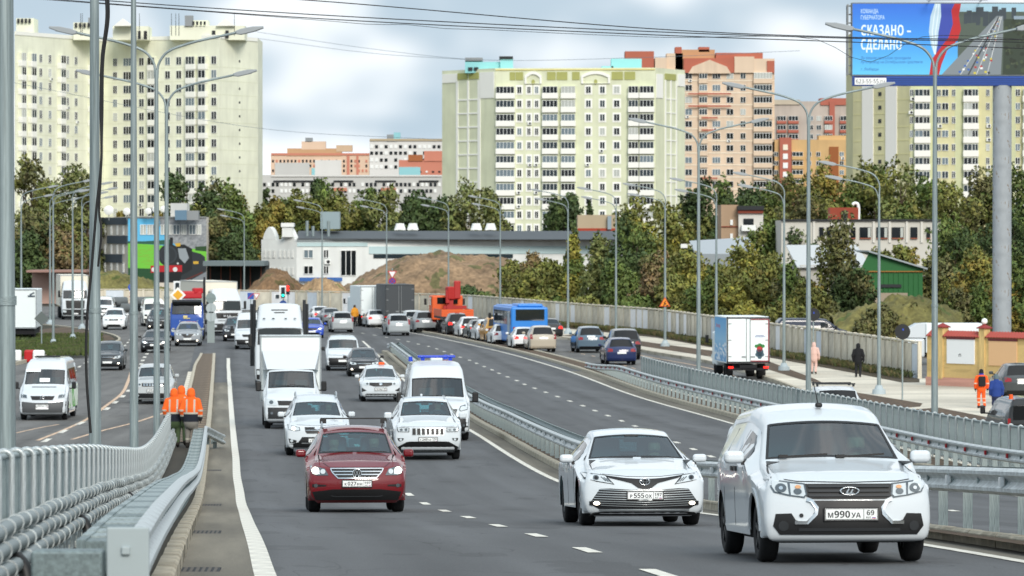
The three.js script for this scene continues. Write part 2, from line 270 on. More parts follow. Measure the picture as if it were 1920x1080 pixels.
for (const [d, i] of [[28.5, 0], [41.5, 1], [63, 2]]) {
  const x = xL(d) - 1.78, y = rampY(d) + 0.12;
  tag(mesh('hanging_cable', tube([V(x, y + 0.34, -d), V(x + 0.06, y + 0.28, -d + 0.05), V(x + 0.09, y + 0.15, -d + 0.1), V(x + 0.05, y + 0.03, -d + 0.25), V(x, y + 0.04, -d + 0.5)], 0.05, 20, 8), M.black), 'thick black cable hanging from the conduits onto the walkway edge', 'cable', 'black cables hanging from the conduits');
}

// ---------------------------------------------------------------- vehicles: a swept skin over a side profile, parts laid on it
const phys = (c, o) => new THREE.MeshPhysicalMaterial({ color: c, ...o });
const paintM = {}; const paint = c => paintM[c] ||= phys(c, { roughness: 0.5, clearcoat: 0.9, clearcoatRoughness: 0.05, metalness: 0.0, specularIntensity: 0.5 });
const glassM = phys(0x86bcc2, { roughness: 0.03, transmission: 1, thickness: 0, ior: 2.0, specularIntensity: 1 });
const tintM = phys(0x0b0f12, { roughness: 0.05, ior: 1.5 });
const lampM = phys(0xc2cbcf, { roughness: 0.12, clearcoat: 1 }), lampIn = S(0x6d7478, 0.2, { metalness: 0.7 }), lampLit = S(0xffffff, 0.3, { emissive: 0xfff2da, emissiveIntensity: 5 });
const chrome = S(0xdfe3e5, 0.14, { metalness: 0.95 }), silverTrim = S(0xaeb4b6, 0.3, { metalness: 0.7 }), plastic = S(0x0e0f11, 0.5), plasticG = S(0x26292c, 0.6), tailM = phys(0x8c0a12, { roughness: 0.15, clearcoat: 1 }), tailLit = S(0xff2a1c, 0.3, { emissive: 0xff1408, emissiveIntensity: 1.2 });
const tyreM = S(0x17181a, 0.85), rimM = S(0x9ea5a8, 0.35, { metalness: 0.6 }), rimDark = S(0x2b2e31, 0.5, { metalness: 0.3 }), amber = phys(0xcf9a6a, { roughness: 0.2, clearcoat: 1 }), cabinM = S(0x3c474b, 0.9), seatM = S(0x4c585d, 0.9), seatL = S(0x707c82, 0.9);
// number plates: one sheet of print
const plateList = ['М990УА|69', 'Р555ОХ|197', 'К027НН|197', 'Е249ХХ|790', 'У347ЕК|750', 'Е514МС|797', 'К845ВР|750', 'С518АН|190'];
const plateMat = (() => {
  const c = document.createElement('canvas'); c.width = 512; c.height = 1024; const x = c.getContext('2d'); x.fillStyle = '#e9eceb'; x.fillRect(0, 0, 512, 1024);
  plateList.forEach((p, i) => {
    const y = i * 128, [a, b] = p.split('|'); x.strokeStyle = '#15171a'; x.lineWidth = 5; x.strokeRect(5, y + 5, 502, 106); x.beginPath(); x.moveTo(375, y + 5); x.lineTo(375, y + 111); x.stroke();
    x.fillStyle = '#101214'; x.textBaseline = 'alphabetic'; x.textAlign = 'center';
    const put = (s, size, px) => { x.font = `bold ${size}px sans-serif`; x.fillText(s, px, y + 94); };
    put(a[0], 72, 52); put(a.slice(1, 4), 96, 165); put(a.slice(4), 72, 300);
    x.font = `bold ${b.length > 2 ? 66 : 72}px sans-serif`; x.fillText(b, 440, y + 70); x.font = 'bold 26px sans-serif'; x.fillText('RUS', 420, y + 102);
    x.fillStyle = '#fff'; x.fillRect(456, y + 82, 36, 8); x.fillStyle = '#2a4fb0'; x.fillRect(456, y + 90, 36, 7); x.fillStyle = '#c8202a'; x.fillRect(456, y + 97, 36, 7);
  });
  const t = new THREE.CanvasTexture(c); t.colorSpace = THREE.SRGBColorSpace; return S(0xffffff, 0.45, { map: t });
})();
function plateGeo(i) { const g = new THREE.PlaneGeometry(0.52, 0.112), u = g.attributes.uv; for (let k = 0; k < 4; k++) u.setXY(k, u.getX(k), 1 - (i * 128 + (1 - u.getY(k)) * 116) / 1024); return g; }

const L2 = (a, b, t) => a.map((v, i) => lerp(v, b[i], t));
const ZC = [-1, -0.985, -0.96, -0.92, -0.88, -0.76, -0.6, -0.4, -0.2, 0, 0.2, 0.4, 0.6, 0.76, 0.88, 0.92, 0.96, 0.985, 1];
function skin(prof, rad, cuts) {
  const out = [], n = prof.length, push = (u, p) => out.push({ u, s: p[0], y: p[1], w: p[2], c: p[3], r: p[4] });
  const q1 = [], q2 = [];
  for (let i = 0; i < n; i++) { const len = j => Math.hypot(prof[i][0] - prof[j][0], prof[i][1] - prof[j][1]); q1[i] = i && i < n - 1 ? Math.min(0.42, rad / len(i - 1)) : 0; q2[i] = i && i < n - 1 ? Math.min(0.42, rad / len(i + 1)) : 0; }
  for (let i = 0; i < n; i++) {
    const p = prof[i];
    if (!i || i == n - 1) push(i, p);
    else { const a = L2(p, prof[i - 1], q1[i]), b = L2(p, prof[i + 1], q2[i]); for (const t of [0, 0.25, 0.5, 0.75, 1]) push(t < 0.5 ? i - q1[i] * (1 - 2 * t) : i + q2[i] * (2 * t - 1), L2(L2(a, p, t), L2(p, b, t), t)); }
    if (i < n - 1) { const us = [0.3, 0.5, 0.7]; for (const k of cuts) if (k == i) us.push(0.06, 0.1, 0.9, 0.94); us.sort((a, b) => a - b); for (const t of us) if (t > q2[i] + 0.01 && t < 1 - q1[i + 1] - 0.01) push(i + t, L2(p, prof[i + 1], t)); }
  }
  out.forEach((o, i) => { const a = out[Math.max(0, i - 1)], b = out[Math.min(out.length - 1, i + 1)], l = Math.hypot(b.s - a.s, b.y - a.y) || 1; o.ns = (b.y - a.y) / l; o.ny = -(b.s - a.s) / l; o.pl = o.u < cuts[0] - 0.5 ? sstep(cuts[0] - 0.5, cuts[0] - 1.2, o.u) : -sstep(n - 4, n - 3.4, o.u); });
  return out;
}
function skinAt(o, z, off = 0) { // point on the skin at sample o and lateral z; off outwards -> [s, y]; nose and tail are swept in plan, the rest is crowned
  const az = Math.min(Math.abs(z), o.w), k = clamp((az - (o.w - o.r)) / o.r), c = o.c * (az / o.w) ** 2, i = o.r * (1 - Math.sqrt(1 - k * k)) - off + c * (1 - Math.abs(o.pl));
  return [o.s + o.ns * i + c * o.pl, o.y + o.ny * i];
}
const clipHalf = (P, ax, v, gt) => { const out = []; for (let i = 0; i < P.length; i++) { const a = P[i], b = P[(i + 1) % P.length], ia = gt ? a[ax] >= v : a[ax] <= v, ib = gt ? b[ax] >= v : b[ax] <= v; if (ia) out.push(a); if (ia != ib) { const t = (v - a[ax]) / (b[ax] - a[ax]); out.push([lerp(a[0], b[0], t), lerp(a[1], b[1], t)]); } } return out; };
function drape(poly, map, off, cell = 0.14) { // polygon [[a, b], ...] cut into cells, each corner mapped to [x, y, z], rim closed back to the surface
  let a0 = 1e9, a1 = -1e9, b0 = 1e9, b1 = -1e9; for (const [a, b] of poly) { a0 = Math.min(a0, a); a1 = Math.max(a1, a); b0 = Math.min(b0, b); b1 = Math.max(b1, b); }
  const na = Math.max(1, Math.ceil((a1 - a0) / cell)), nb = Math.max(1, Math.ceil((b1 - b0) / cell)), P = [];
  for (let i = 0; i < na; i++) {
    const c = clipHalf(clipHalf(poly, 0, lerp(a0, a1, i / na), true), 0, lerp(a0, a1, (i + 1) / na), false); if (c.length < 3) continue;
    for (let j = 0; j < nb; j++) {
      const q = clipHalf(clipHalf(c, 1, lerp(b0, b1, j / nb), true), 1, lerp(b0, b1, (j + 1) / nb), false); if (q.length < 3) continue;
      let ar = 0; for (let k = 0; k < q.length; k++) { const e = q[(k + 1) % q.length]; ar += q[k][0] * e[1] - e[0] * q[k][1]; } if (Math.abs(ar) < 1e-7) continue;
      const tri = THREE.ShapeUtils.triangulateShape(q.map(p => new THREE.Vector2(...p)), []);
      for (const t of tri) for (const k of t) P.push(...map(q[k][0], q[k][1], off));
    }
  }
  for (let i = 0; i < poly.length; i++) { const a = poly[i], b = poly[(i + 1) % poly.length], n = Math.max(1, Math.ceil(Math.hypot(b[0] - a[0], b[1] - a[1]) / cell)); for (let k = 0; k < n; k++) { const p = L2(a, b, k / n), q = L2(a, b, (k + 1) / n), A = map(...p, off), B = map(...q, off), C = map(...q, -0.012), D = map(...p, -0.012); P.push(...A, ...B, ...C, ...A, ...C, ...D); } }
  const g = new THREE.BufferGeometry(); g.setAttribute('position', new THREE.Float32BufferAttribute(P, 3)); g.computeVertexNormals(); return toCreasedNormals(g, 0.7);
}
const mir = P => P.map(([a, b]) => [-a, b]).reverse();
const ell = (cx, cy, rx, ry, n = 20) => Array.from({ length: n }, (_, i) => [cx + rx * Math.cos(i / n * 2 * Math.PI), cy + ry * Math.sin(i / n * 2 * Math.PI)]);
const rect = (x0, y0, x1, y1) => [[x0, y0], [x1, y0], [x1, y1], [x0, y1]];
function band(pts, w) { // a strip of width w along a polyline
  const A = [], B = []; pts.forEach((p, i) => { const a = pts[Math.max(0, i - 1)], b = pts[Math.min(pts.length - 1, i + 1)], l = Math.hypot(b[0] - a[0], b[1] - a[1]), nx = -(b[1] - a[1]) / l * w / 2, ny = (b[0] - a[0]) / l * w / 2; A.push([p[0] + nx, p[1] + ny]); B.push([p[0] - nx, p[1] - ny]); }); return [...A, ...B.reverse()];
}
const wheelCache = {};
function wheelParts(R, w, rim) { // built about the axle, which runs along x
  const k = R + '_' + w; if (!wheelCache[k]) {
    const t = new THREE.LatheGeometry([[R * 0.62, -w / 2 + 0.02], [R * 0.8, -w / 2], [R * 0.95, -w / 2 + 0.015], [R, -w / 2 + 0.05], [R, w / 2 - 0.05], [R * 0.95, w / 2 - 0.015], [R * 0.8, w / 2], [R * 0.62, w / 2 - 0.02]].map(p => new THREE.Vector2(...p)), 28); t.rotateZ(Math.PI / 2);
    const rg = [new THREE.CylinderGeometry(R * 0.63, R * 0.63, w * 0.7, 20)]; rg[0].rotateZ(Math.PI / 2);
    for (let i = 0; i < 5; i++) { const b = box(w * 0.86, R * 0.6, R * 0.17); b.translate(0, R * 0.3, 0); b.rotateX(i * Math.PI * 0.4); rg.push(b); } wheelCache[k] = [t, merge(rg)];
  } return wheelCache[k];
}
function vehicle(sp) {
  const { L, W, H } = sp, g = thing(sp.name, sp.label, sp.cat, null, sp.group), body = sp.mat || paint(sp.color), half = L / 2;
  const gl = sp.glass || [6, 10], sm = skin(sp.prof, sp.rad || 0.07, gl), X = (s, y, z) => [z, y, half - s];
  const iTop = sm.findIndex(o => o.u >= gl[0] - 0.001);
  const iRear = gl[1] != null ? sm.findIndex(o => o.u >= gl[1]) : Math.floor(sm.length * 0.75);
  // skin
  const P = { body: [], glass: [], rear: [], seal: [], seal2: [] }, quad = (A, a, b, c, d) => A.push(...a, ...b, ...c, ...a, ...c, ...d);
  for (let i = 0; i < sm.length - 1; i++) for (let j = 0; j < ZC.length - 1; j++) {
    const a = sm[i], b = sm[i + 1], zm = Math.abs(ZC[j] + ZC[j + 1]) / 2, um = (a.u + b.u) / 2, pt = (o, z, off) => { const q = skinAt(o, z * o.w, off); return X(q[0], q[1], z * o.w); };
    const k = um - gl[0], r = gl[1] != null ? um - gl[1] : -1, inG = k > 0.06 && k < 0.94, inR = r > 0.06 && r < 0.94; let dst = P.body, off = 0;
    if ((inG || inR) && zm < 0.92) { const t = inG ? k : r; if (zm < 0.88 && t > 0.1 && t < 0.9) { dst = inG ? P.glass : P.rear; off = -0.004; } else dst = inG ? P.seal : P.seal2; }
    quad(dst, pt(a, ZC[j], off), pt(a, ZC[j + 1], off), pt(b, ZC[j + 1], off), pt(b, ZC[j], off));
  }
  // sides
  const E = sm.map(o => { const q = skinAt(o, o.w); return { s: q[0], y: q[1], w: o.w }; }), yb = sp.belt || H * 0.6, sill = sp.sill || 0.26;
  let sF = sp.sF || 0.42, sR = L - (sp.sRr || 0.4);
  const top = s => { for (let i = 0; i < E.length - 1; i++) { if (E[i].s <= s && E[i + 1].s > s && E[i].y > 0.5) { const t = (s - E[i].s) / (E[i + 1].s - E[i].s); return [lerp(E[i].y, E[i + 1].y, t), lerp(E[i].w, E[i + 1].w, t)]; } } return [H * 0.9, W * 0.7]; };
  const WB = s => W * (1 - 0.05 * clamp(1 - s / 1.0) ** 2 - 0.05 * clamp(1 - (L - s) / 1.0) ** 2);
  const zs = (s, y) => { const [ty, tw] = top(s), wb = Math.max(WB(s), tw), b = Math.min(yb, ty - 0.03); if (y > b) return lerp(wb, tw, clamp((y - b) / (ty - b)) ** 1.15); return wb - 0.035 * ((b - y) / b) ** 2; };
  const R = sp.R, ax = sp.axles, arch = s => { let y = sill; for (const a of ax) { const q = (R * 1.17) ** 2 - (s - a) ** 2; if (q > 0) y = Math.max(y, R + Math.sqrt(q)); } return y; };
  const st = [...range(sF, sR, 0.16)]; for (const a of ax) for (let k = -8; k <= 8; k++) st.push(a + R * 1.17 * Math.sin(k / 8 * Math.PI / 2)); st.sort((a, b) => a - b);
  const ss = st.filter((v, i) => v >= sF - 1e-6 && v <= sR + 1e-6 && (!i || v - st[i - 1] > 1e-4));
  for (const sd of [-1, 1]) {
    const N = 9; let prev = null;
    for (const s of ss) { const y0 = arch(s), y1 = top(s)[0], col = []; for (let k = 0; k <= N; k++) { const y = lerp(y0, y1, k / N); col.push(X(s, y, sd * zs(s, y))); } if (prev) for (let k = 0; k < N; k++) quad(P.body, prev[k], col[k], col[k + 1], prev[k + 1]); prev = col; }
    for (const front of [1, 0]) { // fan between the end's edge curve and the first column
      const s0 = front ? ss[0] : ss[ss.length - 1], yt = top(s0)[0], seq = []; for (let i = 0; i < E.length; i++) { const e = E[front ? i : E.length - 1 - i]; if (front ? e.s > s0 : e.s < s0) { if (e.y > sill) break; else continue; } if (e.y <= yt) seq.push(e); } let pv = null;
      for (const e of [...seq, { s: s0, y: yt, w: top(s0)[1] }]) { const cur = [X(e.s, e.y, sd * e.w), X(lerp(e.s, s0, 0.5), e.y, sd * lerp(e.w, zs(s0, e.y), 0.7)), X(s0, e.y, sd * zs(s0, e.y))]; if (pv) { quad(P.body, pv[0], pv[1], cur[1], cur[0]); quad(P.body, pv[1], pv[2], cur[2], cur[1]); } pv = cur; }
    }
  }
  const geo = A => { const q = new THREE.BufferGeometry(); q.setAttribute('position', new THREE.Float32BufferAttribute(A, 3)); q.computeVertexNormals(); return toCreasedNormals(q, 0.55); };
  const bm = mesh('body', geo(P.body), body, g);
  if (P.glass.length) mesh('windshield', geo(P.glass), sp.wsMat || glassM, g);
  if (P.rear.length) mesh('rear_window', geo(P.rear), sp.tint ? tintM : glassM, g);
  if (P.seal.length) mesh('window_seal', geo(P.seal), plastic, g); if (P.seal2.length) mesh('window_seal', geo(P.seal2), plastic, g);
  // mapping for things laid on the nose, tail and flanks
  const find = (i0, i1, z, y, off) => { let best = null; for (let i = i0; i < i1; i++) { const a = skinAt(sm[i], z, off), b = skinAt(sm[i + 1], z, off); if ((a[1] - y) * (b[1] - y) <= 0) { const t = Math.abs(b[1] - a[1]) < 1e-6 ? 0 : (y - a[1]) / (b[1] - a[1]); best = lerp(a[0], b[0], t); break; } } return best; };
  const fm = (z, y, off = 0) => { const s = find(0, iTop, z, y, off); return X(s == null ? sm[0].s - off : s, y, z); };
  const rm = (z, y, off = 0) => { let s = find(iRear, sm.length - 1, z, y, off); return X(s == null ? L + off : s, y, z); };
  const sideMap = sd => (s, y, off = 0) => { y = Math.min(y, top(s)[0] - 0.05); return X(s, y, sd * (zs(s, y) + off)); };
  const lay = (name, mat, P2, off = 0.008, both = 0, m = fm, parent = g, cell) => { const a = mesh(name, drape(P2, m, off, cell), mat, parent); return both ? [a, mesh(name, drape(mir(P2), m, off, cell), mat, parent)] : a; };
  // side glass
  const sides = sp.sideGlass; if (sides) for (const sd of [-1, 1]) for (const q of sides) { const k = clipHalf(q, 0, ss[0], true); if (k.length > 2) mesh('side_window', drape(k, sideMap(sd), 0.006, 0.3), sp.sideMat || tintM, g); }
  // underside, cabin
  mesh('underbody', [box(2 * W - 0.42, 0.3, L - 0.6, 0, 0.35, 0), box(2 * W - 0.2, 0.22, L - 0.9, 0, 0.58, 0)], sp.under || M.blackMatt, g);
  const cw = sp.prof[gl[0]], ct = sp.prof[gl[0] + 1];
  if (!sp.noCabin) {
    const wc = ct[2] - 0.07, s0 = cw[0] + 0.12, s1 = sp.cabinEnd || (gl[1] != null ? sp.prof[gl[1]][0] : L - 0.6), fl = cw[1] - 0.42, zc = half - (s0 + s1) / 2, ln = s1 - s0, s2 = ct[0] + 0.08, l2 = Math.max(0.2, s1 - s2), wl = W - 0.1;
    const wallGeo = sd => { const q = new THREE.BufferGeometry(), A = [sd * wl, fl, half - s0], B = [sd * wl, fl, half - s1], C = [sd * wc, ct[1] - 0.12, half - s1], D = [sd * wc, ct[1] - 0.12, half - s2], Eq = [sd * wl * 0.93, cw[1], half - s0 - 0.05]; q.setAttribute('position', new THREE.Float32BufferAttribute([...A, ...B, ...C, ...A, ...C, ...D, ...A, ...D, ...Eq], 3)); q.computeVertexNormals(); return q; };
    const Lg = [box(2 * wl, 0.04, ln, 0, fl, zc), wallGeo(1), wallGeo(-1), box(2 * wc - 0.06, 0.02, l2, 0, ct[1] - 0.08, half - s2 - l2 / 2)];
    if (sp.bulkhead) { const q = new THREE.BufferGeometry(), a = cw[1] - 0.02; q.setAttribute('position', new THREE.Float32BufferAttribute([-wl, fl, 0, wl, fl, 0, wl, a, 0, -wl, fl, 0, wl, a, 0, -wl, a, 0, -wl, a, 0, wl, a, 0, wc, ct[1] - 0.09, 0, -wl, a, 0, wc, ct[1] - 0.09, 0, -wc, ct[1] - 0.09, 0], 3)); q.translate(0, 0, half - s1); q.computeVertexNormals(); Lg.push(q); }
    mesh('cabin_lining', Lg, cabinM, g);
    mesh('dashboard', rbox(2 * wl - 0.06, 0.26, 0.42, 0.05, 0, cw[1] - 0.2, half - cw[0] - 0.36), cabinM, g);
    const tor = new THREE.TorusGeometry(0.18, 0.017, 6, 20); tor.rotateX(-0.45); tor.translate(0.36, cw[1] - 0.06, half - cw[0] - 0.66); mesh('steering_wheel', tor, M.black, g);
    for (const x of [-0.36, 0.36]) mesh('seat', [rbox(0.46, 0.56, 0.14, 0.06, x, cw[1] + 0.02, half - ct[0] - 0.42), rbox(0.25, 0.17, 0.1, 0.04, x, Math.min(cw[1] + 0.42, ct[1] - 0.14), half - ct[0] - 0.45)], sp.seatMat || seatM, g);
    if (!sp.noMirror) mesh('rear_view_mirror', rbox(0.22, 0.07, 0.03, 0.015, 0, ct[1] - 0.1, half - ct[0] + 0.0), M.black, g);
  }
  // wheels
  const tw = sp.tw || 0.23, [tg, rg] = wheelParts(R, tw);
  for (const a of ax) for (const sd of [-1, 1]) { const w = new THREE.Group(); w.name = 'wheel'; w.position.set(sd * (W - tw / 2 - 0.035), R, half - a); g.add(w); mesh('tyre', tg, tyreM, w); mesh('rim', rg, sp.rim || rimM, w); }
  // mirrors
  if (sp.mir) { const [s, y, z, mw, mh, mm] = sp.mir; for (const sd of [-1, 1]) { const hold = mesh('wing_mirror', rbox(mw, mh, 0.11, Math.min(0.05, mh * 0.4), sd * z, y, half - s, sd * -0.12), mm || body, g); mesh('mirror_arm', [box(Math.max(0.05, z - mw / 2 - zs(s, y - mh * 0.3) + 0.08), 0.05, 0.06, sd * ((z - mw / 2 + zs(s, y - mh * 0.3) - 0.06) / 2 + 0.02), y - mh * 0.42, half - s - 0.01)], plastic, hold); } }
  const V2 = { g, lay, fm, rm, sideMap, half, X, body, sm, zs, top, W, L, H, sp };
  return V2;
}
function plate(v, i, y, z = 0, rear = 0) { const [x, yy, zz] = (rear ? v.rm : v.fm)(z, y, 0.014), q = mesh('number_plate', plateGeo(i), plateMat, v.g), b = mesh('plate_frame', box(0.545, 0.135, 0.012), plastic, v.g); for (const o of [q, b]) { o.position.set(x, yy, zz + (rear ? -1 : 1) * (o == q ? 0.014 : 0.006)); if (rear && o == q) o.rotation.y = Math.PI; } }
const plainPlate = S(0xe6e9e8, 0.5);
// generic profile of a car; all in metres
function carProf(o) {
  const { L, W, H } = o, hb = o.hood || 0.54 * H, cw = o.cowl || 0.67 * H, sC = o.sC || 1.2, sT = o.sT || 2.0, kind = o.kind || 'suv', wr = o.wr || 0.68;
  const tail = kind == 'sedan' ? [[o.sE || L * 0.70, 0.955 * H, (wr - 0.02) * W, 0.05, 0.09], [o.sB || L * 0.85, 0.73 * H, 0.80 * W, 0.05, 0.06], [L - 0.14, 0.72 * H, 0.84 * W, 0.07, 0.08]] : kind == 'van' ? [[L - 0.30, 0.985 * H, wr * W, 0.04, 0.1], [L - 0.12, 0.6 * H, 0.88 * W, 0.05, 0.06], [L - 0.05, 0.55 * H, 0.92 * W, 0.06, 0.08]] : [[o.sE || L - 0.62, 0.955 * H, (wr - 0.03) * W, 0.05, 0.09], [o.sB || L - 0.22, 0.66 * H, 0.84 * W, 0.06, 0.06], [L - 0.08, 0.62 * H, 0.88 * W, 0.09, 0.08]];
  return [[0.17, 0.20, 0.82 * W, 0.10, 0.05], [0.04, 0.25, 0.90 * W, 0.14, 0.06], [0, 0.44, 0.94 * W, 0.17, 0.07], [0.045, hb - 0.14, 0.94 * W, 0.17, 0.07], [0.15, hb, 0.90 * W, 0.13, 0.09], [0.5, lerp(hb, cw, 0.42), 0.87 * W, 0.06, 0.1], [sC, cw, 0.82 * W, 0.04, 0.06], [sT, o.wt || 0.93 * H, wr * W, 0.05, 0.08], [sT + 0.35, 0.98 * H, (wr + 0.01) * W, 0.045, 0.09], [lerp(sT, tail[0][0], 0.55), H, (wr + 0.01) * W, 0.045, 0.09], ...tail,
    [L, 0.48 * H, 0.93 * W, 0.14, 0.07], [L - 0.02, 0.34, 0.93 * W, 0.14, 0.07], [L - 0.16, 0.24, 0.85 * W, 0.1, 0.05]];
}
function sideGlassOf(o, n = 2) { const { L, H } = o, yb = (o.belt || 0.6 * H) + 0.04, sC = o.sC || 1.2, sT = o.sT || 2.0, yt = (o.wt || 0.93 * H) - 0.03, sE = (o.kind == 'sedan' ? (o.sE || L * 0.70) + 0.25 : o.kind == 'van' ? L - 0.5 : L - 0.62); const P2 = [[sC + 0.32, yb], [sT + 0.1, yt], [sE - 0.35, yt], [sE, yb + 0.06], [sE - 0.1, yb]]; const out = [], a = sC + 0.3, b = o.sgEnd || sE; for (let i = 0; i < n; i++) { const c = clipHalf(clipHalf(P2, 0, lerp(a, b, i / n) + 0.04, true), 0, lerp(a, b, (i + 1) / n) - 0.04, false); if (c.length > 2) out.push(c); } return out; }
function mkcar(o) { o = { R: 0.33, ...o }; o.axles ||= [0.88, o.L - 0.95]; o.prof ||= carProf(o); o.sideGlass = o.sideGlass === undefined ? sideGlassOf(o, o.nSide || 2) : o.sideGlass; o.mir ||= [(o.sC || 1.2) + 0.42, (o.cowl || 0.67 * o.H) + 0.04, o.W + 0.09, 0.2, 0.15]; return vehicle(o); }
function face(v, o = {}) { // an everyday front: lamps, grille, lower intake, fog lamps, plate
  const { W } = v, hb = o.hb, w = 0.9 * W, m = o.lit ? lampLit : lampM;
  v.lay('headlight', lampM, o.lamp || [[-w * 0.93, hb - 0.02], [-w * 0.52, hb - 0.09], [-w * 0.5, hb - 0.17], [-w * 0.75, hb - 0.19], [-w * 0.93, hb - 0.13]], 0.012, 1);
  const c = o.lampC || [-w * 0.72, hb - 0.11]; v.lay('lamp_reflector', o.lit ? lampLit : lampIn, ell(c[0], c[1], 0.055, 0.045, 12), 0.018, 1);
  v.lay('grille', plastic, o.grille || [[-w * 0.46, hb - 0.06], [w * 0.46, hb - 0.06], [w * 0.42, hb - 0.2], [-w * 0.42, hb - 0.2]], 0.010);
  if (o.trim) v.lay('grille_trim', chrome, band([[-w * 0.44, hb - 0.12], [w * 0.44, hb - 0.12]], 0.022), 0.02);
  v.lay('lower_grille', plastic, o.lower || [[-w * 0.75, 0.24], [w * 0.75, 0.24], [w * 0.6, 0.42], [-w * 0.6, 0.42]], 0.010);
  if (o.fog !== 0) v.lay('fog_lamp', o.fogLit ? lampLit : lampM, ell(-w * 0.8, 0.40, 0.05, 0.04, 12), 0.016, 1);
  if (o.plate != null) plate(v, o.plate, o.plateY || 0.5); else v.lay('number_plate', plainPlate, rect(-0.26, (o.plateY || 0.5) - 0.056, 0.26, (o.plateY || 0.5) + 0.056), 0.022);
  if (o.badge) v.lay('emblem', chrome, ell(0, hb - 0.12, 0.07, 0.05, 16), 0.03);
}
function tailEnd(v, o = {}) { // an everyday rear: lamps, plate, bumper
  const { W, H } = v, w = 0.9 * W, y = o.y || 0.56 * H, m = o.lit ? tailLit : tailM;
  v.lay('tail_light', m, o.lamp || [[-w * 0.99, y - 0.12], [-w * 0.62, y - 0.1], [-w * 0.64, y + 0.05], [-w * 0.96, y + 0.1]], 0.016, 1, v.rm);
  v.lay('number_plate', plainPlate, rect(-0.26, (o.py || y - 0.1) - 0.056, 0.26, (o.py || y - 0.1) + 0.056), 0.02, 0, v.rm);
  v.lay('rear_bumper', o.bump || plastic, [[-w, 0.26], [w, 0.26], [w, o.by || 0.42], [-w, o.by || 0.42]], 0.012, 0, v.rm);
  if (o.third) v.lay('brake_light', m, rect(-0.2, 0.935 * H - 0.02, 0.2, 0.935 * H + 0.012), 0.02, 0, v.rm);
}
function place(v, px, d, yaw, o = {}) { // front axle (or rear axle for receding cars) at pixel column px, distance d, on the ramp or the flat
  const y = o.flat ? 0 : rampY(d), x = ray(px, 540)[0] * d, a = yaw * Math.PI / 180, sl = o.flat ? 0 : slopeAt(d), back = o.rear ? Math.PI : 0;
  const off = o.rear ? -(v.half - (v.L - v.sp.axles[v.sp.axles.length - 1])) : v.half - v.sp.axles[0];   // along the car's z
  v.g.rotation.order = 'YXZ'; v.g.rotation.y = a + back; v.g.rotation.x = (o.rear ? 1 : -1) * sl;
  const f = V(Math.sin(a) * Math.cos(sl), Math.sin(sl), Math.cos(a) * Math.cos(sl)).multiplyScalar(o.rear ? -off : off);
  v.g.position.set(x - f.x, y - f.y + 0.004, -d - f.z);
}
const placeAt = (v, px, py, yaw, o = {}) => { const p = onFlat(px, py); place(v, px, -p.z, yaw, { flat: -p.z > 250 || o.low, ...o }); };

